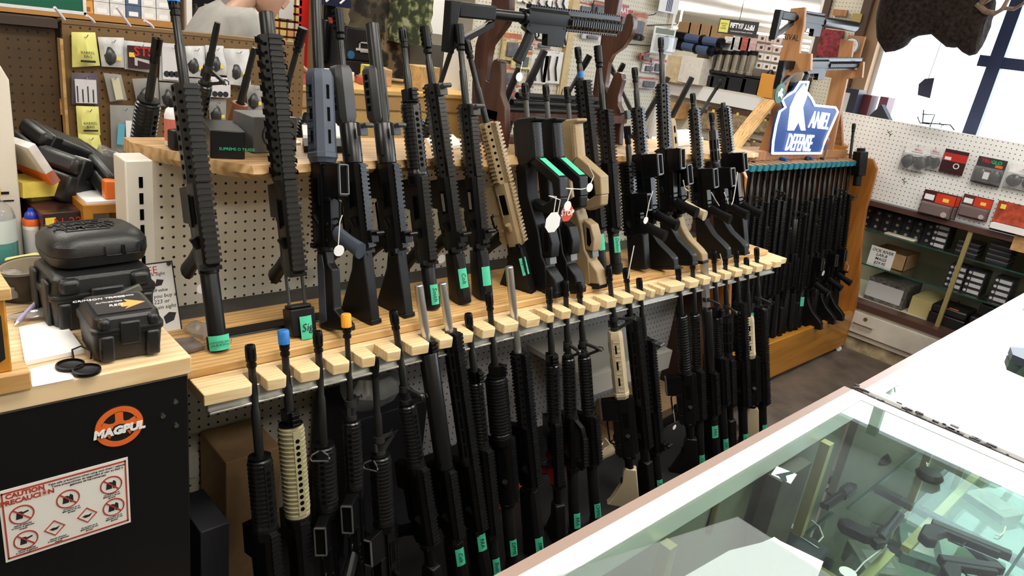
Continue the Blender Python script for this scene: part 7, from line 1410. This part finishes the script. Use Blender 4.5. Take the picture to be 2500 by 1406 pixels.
for s in (-1, 1):
    part('eye', B().lathe([(.002, -.009), (.009, -.004), (.009, .004), (.002, .009)], 10, mx=Matrix.Translation(hv(.079, s * .03, .0))), mat('eye_white', (.6, .58, .55), .3), t)
    part('ear', B().loft([[hv(-.004 + r_ * math.cos(k * PI / 5), s * (.072 + d_), -.012 + r_ * 1.5 * math.sin(k * PI / 5)) for k in range(10)] for d_, r_ in ((0, .014), (.010, .021), (.014, .016))]), SKN, t)
hr_ = [[hv(-.014 + (.075 if math.cos(a) > 0 else rb) * math.cos(a) * q, rs * math.sin(a), u) for a in [2 * PI * k / 16 for k in range(16)]] for u, rb, rs, q in ((-.03, .085, .070, .3), (.02, .105, .082, .6), (.06, .108, .082, 1.0), (.095, .092, .070, 1), (.118, .058, .045, 1), (.125, .01, .01, 1))]
part('hair', B().loft(hr_), mat('grey_brown_hair', (.20, .15, .11), .8, var=.4, scale=80, bump=.5), t, smooth=80)
for wv, hs in ((wr, -1), (w2, 1)):
    c = R0(wv); b = B(); dv = Vector((1, 0, -.12)).normalized()
    b.loft([[c + dv * d_ + Vector((0, y_ * wd, z_)) for y_, z_ in ((-1, -.010), (1, -.010), (1.05, .004), (.6, .014), (-.6, .014), (-1.05, .004))] for d_, wd in ((-.01, .026), (.03, .036), (.075, .042), (.09, .040))])
    for k in range(5):
        if k < 4:
            y_ = (k - 1.5) * .021; l_ = (.060, .070, .076, .066)[k if hs > 0 else 3 - k]; p0 = c + dv * .085 + Vector((0, y_, 0)); b.tube([p0, p0 + dv * l_ * .45 + Vector((0, y_ * .1, .004)), p0 + dv * l_ * .8 + Vector((0, y_ * .15, -.010)), p0 + dv * l_ + Vector((0, y_ * .15, -.022))], [.0095, .009, .008, .006], 8)
        else: p0 = c + dv * .02 + Vector((0, hs * .034, 0)); b.tube([p0, p0 + dv * .03 + Vector((0, hs * .022, -.004)), p0 + dv * .058 + Vector((0, hs * .030, -.012))], [.012, .010, .007], 8)
    part('hand', b, SKN, t)
# ------------------------------------------------------------------ far pegboards with accessories
YF = 3.15
xa, xm, xb = PY(1150, 150, YF).x, PY(1383, 120, YF).x, PY(1628, 120, YF).x
t = thing('accessory_pegboard', 'cream pegboard wall of slings behind the walnut stand, left of the tan post', 'pegboard', (0, 0, 0)); part('board', B().box(xa, xm, YF, YF + .02, .5, 2.5), PEG_F, t)
t = thing('accessory_pegboard', 'cream pegboard wall of hooks right of the tan post', 'pegboard', (0, 0, 0)); part('board', B().box(xm, xb, YF + .03, YF + .05, .5, 2.5), PEG_F, t); part('end_post', B().box(xb, xb + .03, YF, YF + .10, .5, 2.5), METALW, t)
solo('corner_post', B().box(xm - .035, xm + .02, YF - .03, YF, 0, CEIL - .01), mat('tan_post_wood', (.56, .42, .20), .5, var=.1), 'pale tan wooden post between the two accessory pegboards', 'post')
def pk(nm, lab, q, Y, m, th=.02, cat='package', grp=None, ex=None):
    a = PY(q[0], q[1], Y); c = PY(q[2], q[3], Y); t = thing(nm, lab, cat, ((a.x + c.x) / 2, Y, c.z), 0, grp); w_, h_ = c.x - a.x, a.z - c.z
    part('card', B().box(-w_ / 2, w_ / 2, -th, 0, 0, h_), m, t, bevel=min(.004, th * .3)); part('peg_hook', B().tube([(0, .03, h_ - .008), (0, -th - .03, h_ - .008), (0, -th - .034, h_)], .002, 5), CHROME, t)
    if ex: ex(t, w_, h_, th)
    return t
def ex_sling(t, w_, h_, th):
    for k in range(2): part('sling', B().tube([(w_ * (-.25 + .4 * k), -th - .004, h_ * .85), (w_ * (-.30 + .4 * k), -th - .008, h_ * .5), (w_ * (-.15 + .4 * k), -th - .008, h_ * .1)], .006, 5), INK if k else mat('dark_webbing', (.10, .07, .06), .7), t)
def ex_top(t, w_, h_, th): part('header', B().box(-w_ / 2, w_ / 2, -th - .001, -th, h_ * .78, h_ * .95), mat('header_print', (.45, .12, .06), .5, var=.3), t); part('contents', B().box(-w_ * .3, w_ * .3, -th - .012, -th, h_ * .15, h_ * .65), mat('contents_grey', (.10, .10, .11), .5, var=.4), t, bevel=.004)
WP = mat('white_pack', (.74, .72, .69), .4, var=.08, scale=20)
Yk = YF - .01
for i, q in enumerate(((1352, 62, 1384, 115), (1330, 122, 1362, 205), (1296, 130, 1328, 205), (1362, 210, 1384, 245), (1262, 0, 1300, 12), (1300, -8, 1345, 22), (1345, -10, 1383, 25))): pk('sling_package', 'white sling package on the accessory pegboard, ' + ['beside the tan post', 'behind the thick leaning barrel', 'above the bullpup muzzles', 'lowest beside the tan post', 'above the horizontal rifle receiver', 'above the horizontal rifle handguard', 'highest beside the tan post'][i], q, Yk, WP, .012, grp='sling packages', ex=ex_sling)
for i, (q, c_) in enumerate((((1228, 75, 1262, 150), (.55, .42, .20)), ((1250, 118, 1290, 170), (.66, .60, .30)), ((1226, 155, 1262, 215), (.50, .36, .22)), ((1262, 100, 1300, 125), (.6, .48, .40)), ((1300, 95, 1345, 122), (.55, .42, .34)), ((1226, 218, 1250, 262), (.30, .16, .14)), ((1255, 205, 1295, 235), (.62, .58, .55)))): pk('small_package', 'small carded package behind the pistol grip of the horizontal rifle, %s of seven' % ORD[i], q, Yk - .01 * (i % 2), mat('pack_print_%d' % i, c_, .5, var=.4, scale=40), .015, grp='small packages behind the horizontal rifle', ex=ex_top)
Yk = YF + .02
for i, (q, c_, nm) in enumerate((((1408, 0, 1440, 40), (.60, .58, .55), 'top'), ((1420, 78, 1462, 100), (.55, .55, .55), 'middle'), ((1448, 0, 1478, 48), (.04, .04, .06), 'dark'), ((1510, 20, 1535, 70), (.45, .03, .03), 'red lettered'), ((1545, 25, 1568, 95), (.50, .36, .24), 'tan'), ((1562, 128, 1580, 150), (.30, .05, .04), 'tiny red'), ((1568, 150, 1592, 178), (.62, .62, .66), 'grey-white'), ((1592, 140, 1618, 180), (.50, .46, .55), 'lilac'), ((1560, 185, 1600, 218), (.46, .40, .40), 'mottled'), ((1535, 30, 1548, 60), (.08, .06, .06), 'narrow dark'))): pk('carded_accessory', '%s carded accessory on the pegboard right of the tan post' % nm, q, Yk - .01 * (i % 3), mat('acc_print_%d' % i, c_, .5, var=.3, scale=40), .012, grp='accessories right of the tan post', ex=ex_top)
p = PY(1522, 26, Yk - .04); t = thing('red_sale_card', 'red card with white letters behind the walnut hook', 'sign', p); part('card', B().box(-.05, .05, 0, .003, -.035, .035), mat('card_red', (.40, .02, .025), .4), t); text('lettering', 'SAAT', .045, WHITE, t, Matrix.Translation((0, -.001, 0)) @ FACE, .0004, bold=.001)
for i, (x0, y0, x1, y1) in enumerate(((1525, 108, 1600, 112), (1580, 62, 1650, 60), (1560, 188, 1620, 196), (1575, 38, 1596, 36), (1570, 130, 1590, 125))): a = PY(x0, y0, Yk); c = PY(x1, y1, Yk - .02); solo('long_peg_hook', B().tube([a, c, c + Vector((.01, -.01, .014))], .003, 5), KB, 'long dark display hook right of the walnut stand, %s of five' % ORD[i], 'hook', 'long display hooks')
def ex_blis(t, w_, h_, th): part('header', B().box(-w_ * .42, w_ * .42, -th - .001, -th, h_ * .74, h_ * .94), mat('olive_header', (.10, .12, .04), .4), t); part('contents', B().lathe([(.01, 0), (.024, .02), (.022, .08), (.012, .10)], 12, mx=Matrix.Translation((0, -th - .02, h_ * .12))), KP, t); part('blister', B().box(-w_ * .4, w_ * .4, -th - .045, -th, h_ * .08, h_ * .70), PLASTIC, t, bevel=.008)
pk('blister_package', 'tall clear blister package with dark tool, at the end of the pegboard', (1598, 62, 1638, 135), Yk - .06, WP, .004, ex=ex_blis)
t = pk('striped_banner', 'white banner with dark blue upright stripes high on the pegboard', (1618, -40, 1652, 36), Yk - .05, WHITE, .004, 'banner')
for k in range(4): part('blue_stripe', B().box(-.028 + k * .017, -.019 + k * .017, -.006, -.004, .01, .26), mat('navy_stripe', (.02, .03, .12), .5), t)
p = PY(1562, 92, Yk - .05); solo('black_muffs', B().lathe([(.01, -.02), (.03, -.01), (.03, .01), (.01, .02)], 12, mx=Matrix.Translation(p)).lathe([(.01, -.02), (.03, -.01), (.03, .01), (.01, .02)], 12, mx=Matrix.Translation(p + Vector((-.045, 0, 0)))), KP, 'pair of round black knobs hanging beside the walnut hook', 'accessory')
# ------------------------------------------------------------------ shelving far right, beyond the oak rack
XS = 6.4
def FX(px, py, X=XS): return PX(px, py, X)
ya, yb = FX(1985, 200).y, FX(1640, 200).y
t = thing('far_shelving', 'long shop shelving with white pegboard front beyond the wooden stand', 'shelving', (0, 0, 0)); zw0 = FX(1800, 262).z; zw1 = FX(1800, 230).z
part('white_header', B().box(XS - .02, XS, ya - .1, yb + .1, zw0, zw1), WHITE, t); part('pegboard', B().box(XS + .10, XS + .12, ya - .1, yb + .1, .3, zw0), PEG_FX, t); part('shelf', B().box(XS - .02, XS + .5, ya - .1, yb + .1, zw1, zw1 + .02), METALW, t)
z2 = FX(1780, 178).z; z3 = FX(1780, 118).z; z3 = z2
part('shelf', B().box(XS + .02, XS + .5, ya - .1, yb + .1, z2 - .02, z2), INK, t); part('back', B().box(XS + .5, XS + .52, ya - .1, yb + .1, 0, FX(1700, 88).z), mat('back_tan', (.40, .34, .28), .6), t); z4 = FX(1690, 88).z - .0
part('shelf', B().box(XS + .05, XS + .5, FX(1770, 100).y, yb + .1, z4 - .02, z4), METALW, t); part('base_shelf', B().box(XS - .25, XS + .1, ya - .1, yb + .1, FX(1750, 372).z - .03, FX(1750, 372).z), METALW, t)
def fb(nm, lab, q, X, m, d=.12, cat='box', grp=None, z0=None, ex=None):
    a = FX(q[0], q[1], X); c = FX(q[2], q[3], X); y0, y1 = sorted((a.y, c.y)); zb = c.z if z0 is None else z0; zt = max(a.z, zb + .03); t = thing(nm, lab, cat, (X, (y0 + y1) / 2, zb), 0, grp); part('carton', B().box(0, d, -(y1 - y0) / 2, (y1 - y0) / 2, 0, zt - zb), m, t, bevel=.002)
    if ex: ex(t, y1 - y0, zt - zb)
    return t
for i, q in enumerate(((1658, 52, 1682, 86), (1684, 54, 1708, 88), (1710, 58, 1734, 90), (1736, 62, 1760, 92))): fb('brown_carton', 'brown carton on the top far shelf, %s from the left' % ORD[i], q, XS + .08, CARD, .2, grp='brown cartons on the top far shelf', z0=z4 + .001)
SB = mat('slate_blue_case', (.06, .09, .18), .3)
for i, (y, yy) in enumerate(((98, 0), (118, 1))):
    a = FX(1636, y - 12, XS - .05); c = FX(1765 - 25 * i, y + 8, XS - .05); t = thing('long_tool_case', 'long black and blue tube case, %s of two on the far shelving' % ['upper', 'lower'][i], 'case', (a.x, a.y, a.z)); d = c - a
    part('body', B().tube([(0, 0, 0), d * .5, d], .042, 10), SB, t); part('grip_end', B().tube([-d * .02, d * .32], .047, 10), K, t); part('clamp', B().tube([d * .60, d * .66], .05, 8), K, t); part('end_cap', B().tube([d * .92, d * 1.0], .047, 8), K, t)
for i in range(6):
    px = 1728 + i * 19.5; py = 150 + i * 2.2; a = FX(px, py, XS + .0); t = thing('silver_flashlight', 'silver tube with black cap standing on the far shelf, %s from the left' % ORD[i], 'flashlight', (XS + .06, a.y, z2 + .001), 0, 'silver tubes on the far shelf'); hh = FX(px, 122, XS).z - z2
    part('tube', B().lathe([(.033, 0), (.036, .004), (.036, hh * .12), (.030, hh * .14), (.030, hh * .82)], 14), mat('brushed_silver', (.52, .48, .42), .25, .8), t); part('cap', B().lathe([(.038, hh * .82), (.038, hh)], 14), KP, t)
fb('cream_carton_stack', 'stack of cream cartons left of the silver tubes', (1628, 132, 1664, 205), XS - .1, mat('cream_carton', (.66, .52, .33), .55, var=.2, scale=18), .2); fb('white_carton_stack', 'tall white carton between cream cartons and silver tubes', (1666, 135, 1704, 208), XS - .12, mat('white_carton', (.72, .68, .62), .5, var=.1), .2)
fb('orange_carton', 'orange-brown carton low behind the leaning barrels', (1615, 245, 1650, 290), XS - .1, mat('orange_carton_m', (.55, .30, .12), .5, var=.2), .2)
bx_ = [(1702, 180, 1735, 228), (1738, 182, 1772, 232), (1775, 185, 1812, 238), (1815, 186, 1850, 240), (1852, 200, 1895, 245)]
for i, q in enumerate(bx_): fb('black_carton', 'black carton in the dark row above the white header, %s from the left' % ORD[i], q, XS + .02, BOXK, .2, grp='black cartons above the white header', z0=zw1 + .021)
t = fb('orange_stand', 'orange display stand with notches left of the wooden gun stand', (1860, 178, 1905, 200), XS - .15, mat('display_orange', (.62, .27, .04), .5), .1, 'stand', z0=zw1 + .021)
for i, px in enumerate((1885, 1865)):
    a = FX(px, 128, XS - .12); part('upright', B().lathe([(.03, 0), (.03, .08), (.045, .12), (.04, .2), (.01, .24)], 12, mx=Matrix.Translation((.05, (.04 if i else -.06), .15 if 0 else 0))), MATS['display_orange'] if i == 0 else KP, t)
pkm = mat('pinkish_carton', (.62, .50, .48), .5, var=.1)
for r_ in range(4):
    for c_ in range(3): q = (1852 + c_ * 19 - r_ * 3, 84 + r_ * 22 + c_ * 3, 1869 + c_ * 19 - r_ * 3, 103 + r_ * 22 + c_ * 3); fb('small_pale_carton', 'small pale carton, %s column, %s row from the top, left of the stand' % (ORD[c_], ORD[r_]), q, XS + .1, pkm if r_ < 2 else WP, .1, grp='small pale cartons', ex=lambda t, w_, h_: part('dark_mark', B().box(-.002, 0, -w_ * .2, w_ * .1, h_ * .3, h_ * .7), BRN, t))
for i, (q, c_) in enumerate((((1770, 88, 1788, 125), (.6, .6, .62)), ((1790, 88, 1806, 125), (.62, .6, .6)), ((1808, 90, 1826, 125), (.5, .12, .10)), ((1828, 92, 1842, 128), (.62, .42, .42)))): fb('carded_tool', 'carded tool under the yellow and black sign, %s from the left' % ORD[i], q, XS + .12, mat('tool_card_%d' % i, c_, .5, var=.3, scale=40), .03, 'package', 'carded tools under the sign')
# FIFTY//FIFTY sign
a = FX(1752, 45, XS - .3); c = FX(1846, 90, XS - .3); d = FX(1752, 80, XS - .3); up0 = a - d; rt = FX(1846, 55, XS - .3) - a; W_ = rt.length; H_ = up0.length
t = thing('shelf_header_sign', 'black header sign with yellow end panel and large white letters', 'sign', mx=frame(d, rt, up0)); part('panel', B().box(0, W_, 0, H_, 0, .01), mat('charcoal_sign', (.025, .027, .03), .4), t); part('yellow_panel', B().box(.01, W_ * .27, .01, H_ - .01, .01, .012), mat('lime_yellow', (.62, .62, .14), .5), t)
text('lettering', 'FIFTY//', H_ * .46, WHITE, t, Matrix.Translation((W_ * .47, H_ * .60, .012)), .0005, bold=.002, xs=.78); text('lettering', 'FIFTY', H_ * .46, WHITE, t, Matrix.Translation((W_ * .80, H_ * .60, .012)) @ Matrix.Rotation(PI, 4, 'Z'), .0005, bold=.002, xs=.72)
text('lettering', 'LIMITED\nTIME\nOFFER', H_ * .16, INK, t, Matrix.Translation((W_ * .14, H_ * .5, .0125)), .0003); text('lettering', 'YOUR HEALTHY SNACK OPTION', H_ * .12, WHITE, t, Matrix.Translation((W_ * .62, H_ * .22, .012)), .0003)
part('hanger', B().tube([(W_ * .5, H_, .005), (W_ * .5, H_ + .6, .005)], .003, 5), KB, t)
BRC = mat('brown_clamshell', (.30, .22, .13), .4, var=.5, scale=30)
def ex_cl(t, w_, h_): part('dark_header', B().box(-.002, 0, -w_ * .5, w_ * .5, h_ * .8, h_), BRN, t); part('price_sticker', B().box(-.003, -.002, w_ * .1, w_ * .25, h_ * .75, h_ * .88), YEL, t)
for i, q in enumerate(((1700, 262, 1728, 318), (1730, 258, 1762, 322), (1764, 262, 1790, 325), (1792, 266, 1815, 328), (1820, 282, 1855, 325), (1858, 284, 1888, 328), (1690, 332, 1715, 368), (1800, 336, 1828, 368), (1832, 338, 1860, 372))): fb('brown_clamshell', 'brown carded clamshell below the white header, %s of nine from the left and top' % ORD[i], q, XS + .02 - .03 * (i % 2), BRC, .03, 'package', 'brown clamshells', ex=ex_cl)
# bits behind the lower row
def lowbox(nm, lab, px, py, px2, py2, Y, d, m, z0=.101):
    a = PY(px, py, Y); c = PY(px2, py2, Y); t = thing(nm, lab, 'box', ((a.x + c.x) / 2, Y, z0)); part('carton', B().box(-(c.x - a.x) / 2, (c.x - a.x) / 2, 0, d, 0, a.z - z0), m, t, bevel=.003); return t, c.x - a.x, a.z - z0
lowbox('cardboard_box', 'brown cardboard box behind the first two lower rifles', 552, 1130, 680, 1300, 1.55, .17, CARD); lowbox('black_carton', 'small black carton with orange sticker beside the black cabinet', 490, 1300, 560, 1400, 1.34, .15, INK)
lowbox('cardboard_box', 'brown box behind the two rifles with front sights', 1405, 1160, 1530, 1300, 1.45, .25, CARD); lowbox('cardboard_box', 'tall slanted brown box behind the rifle with left pointing grip', 1555, 1030, 1640, 1200, 1.45, .22, CARD); lowbox('cardboard_box', 'pale brown box near the right end of the lower row', 1790, 990, 1830, 1050, 1.42, .25, CARD)
p = PY(1235, 1290, 1.42); t = thing('red_tool_box', 'bright red and white box behind the fat handguard rifle', 'box', (p.x, 1.42, .101)); hh = PY(1235, 1205, 1.42).z - .101; part('carton', B().box(-.055, .07, 0, .15, 0, hh), mat('glossy_red', (.62, .03, .02), .3), t, bevel=.004); part('white_panel', B().box(-.02, .015, -.001, 0, hh * .2, hh * .8), WHITE, t); part('sticker', B().box(.03, .05, -.001, 0, hh * .75, hh * .85), ORANGE, t)
lowbox('dark_duffel', 'dark blue-grey bag behind the thin orange capped rifle', 860, 1030, 1010, 1300, 1.5, .2, mat('bag_cloth', (.02, .021, .028), .6, bump=.3)); p = PY(925, 965, 1.52); crumple('plastic_bag', 'clear plastic wrap on top of the dark bag below the notched board', (p.x, 1.56, p.z - .06), .22, .12, .12, CLEARW, 12)
lowbox('dark_case', 'dark case behind the lower row, middle', 1060, 1180, 1200, 1300, 1.55, .15, KP); lowbox('dark_case', 'dark case behind the slim lower rifles, right of the middle', 1280, 1150, 1400, 1300, 1.5, .2, KP)
p = PY(480, 1215, 1.6); solo('wall_outlet', B().box(p.x - .01, p.x + .05, 1.715, 1.735, p.z - .02, p.z + .05), METALW, 'cream electrical outlet on the lower pegboard beside the cabinet', 'outlet')
# ------------------------------------------------------------------ paper tags hanging from the rifles
def hangtag(lab, px, py, Y, r_=.012, strings=(), m=WHITE, octa=False, word=None):
    p = PY(px, py, Y); t = thing('price_tag', lab, 'tag', p, 0, 'string tags on the rifles'); part('disc', B().cyl((0, 0, 0), (0, .0012, 0), r_, n=8 if octa else 20, ph=PI / 8 if octa else 0), m, t)
    for s in strings: part('string', B().tube([PY(x, y, Y + .005) - p for x, y in s], .0012, 5), STRING, t)
    if word: text('lettering', word, r_ * .85, WHITE, t, Matrix.Translation((0, -.001, 0)) @ FACE, .0003, bold=.0006)
hangtag('white octagonal tag hanging before the bullpup carbines', 1350, 543, 1.20, .028, [((1352, 520), (1358, 480), (1340, 478), (1368, 488), (1362, 520))], octa=True)
hangtag('red stop sign shaped tag behind the white octagonal tag', 1385, 520, 1.22, .024, [((1385, 500), (1386, 490))], mat('stop_red', (.66, .09, .05), .5), True, 'STOP')
hangtag('round white tag just above the red stop tag', 1386, 503, 1.21, .013, [((1386, 490), (1395, 462), (1382, 460), (1420, 462), (1438, 458))])
hangtag('round white tag on the tan bullpup carbine', 1440, 458, 1.21, .012, [((1442, 448), (1450, 430), (1435, 400))])
hangtag('round white tag on a long string in the right cluster', 1577, 538, 1.24, .011, [((1578, 528), (1586, 490), (1594, 466))])
hangtag('round white tag on the wooden rack rifles', 2010, 667, 1.60, .016, [((2010, 655), (2014, 640))]); hangtag('round tag below the blue-grey grip', 828, 612, 1.36, .013, [((826, 600), (830, 540), (836, 525))])
hangtag('round tag behind the leftmost rifle stock', 493, 705, 1.60, .012); hangtag('round clear tag between the first and second taped rifles', 1078, 632, 1.60, .014); hangtag('round tag left of the walnut stand posts', 1268, 188, 1.62, .013, [((1270, 178), (1276, 150))])
hangtag('round tag near the end of the cluster', 1668, 555, 1.45, .013); hangtag('oval tag hanging low in front of the slanted brown box', 1647, 1043, 1.20, .010, [((1648, 1030), (1644, 1000))])
for i, pts in enumerate((((1800, 420), (1796, 455), (1790, 490), (1786, 500)), ((1668, 440), (1672, 460), (1680, 466)), ((1737, 470), (1748, 490), (1756, 502)), ((1768, 470), (1776, 488), (1778, 498)), ((1548, 600), (1540, 640), (1535, 665), (1533, 680)), ((1758, 620), (1764, 640), (1760, 658)), ((1470, 1085), (1478, 1070), (1490, 1085), (1476, 1095)), ((2086, 615), (2080, 640), (2076, 655)), ((2062, 630), (2072, 650), (2068, 662)))): solo('tag_string', B().tube([PY(x, y, (1.22, 1.22, 1.22, 1.22, 1.25, 1.30, 1.1, 1.64, 1.64)[i]) for x, y in pts], .0016, 5), STRING, 'short white tag string on a black rifle, %s of nine' % ORD[i], 'string', 'tag strings')
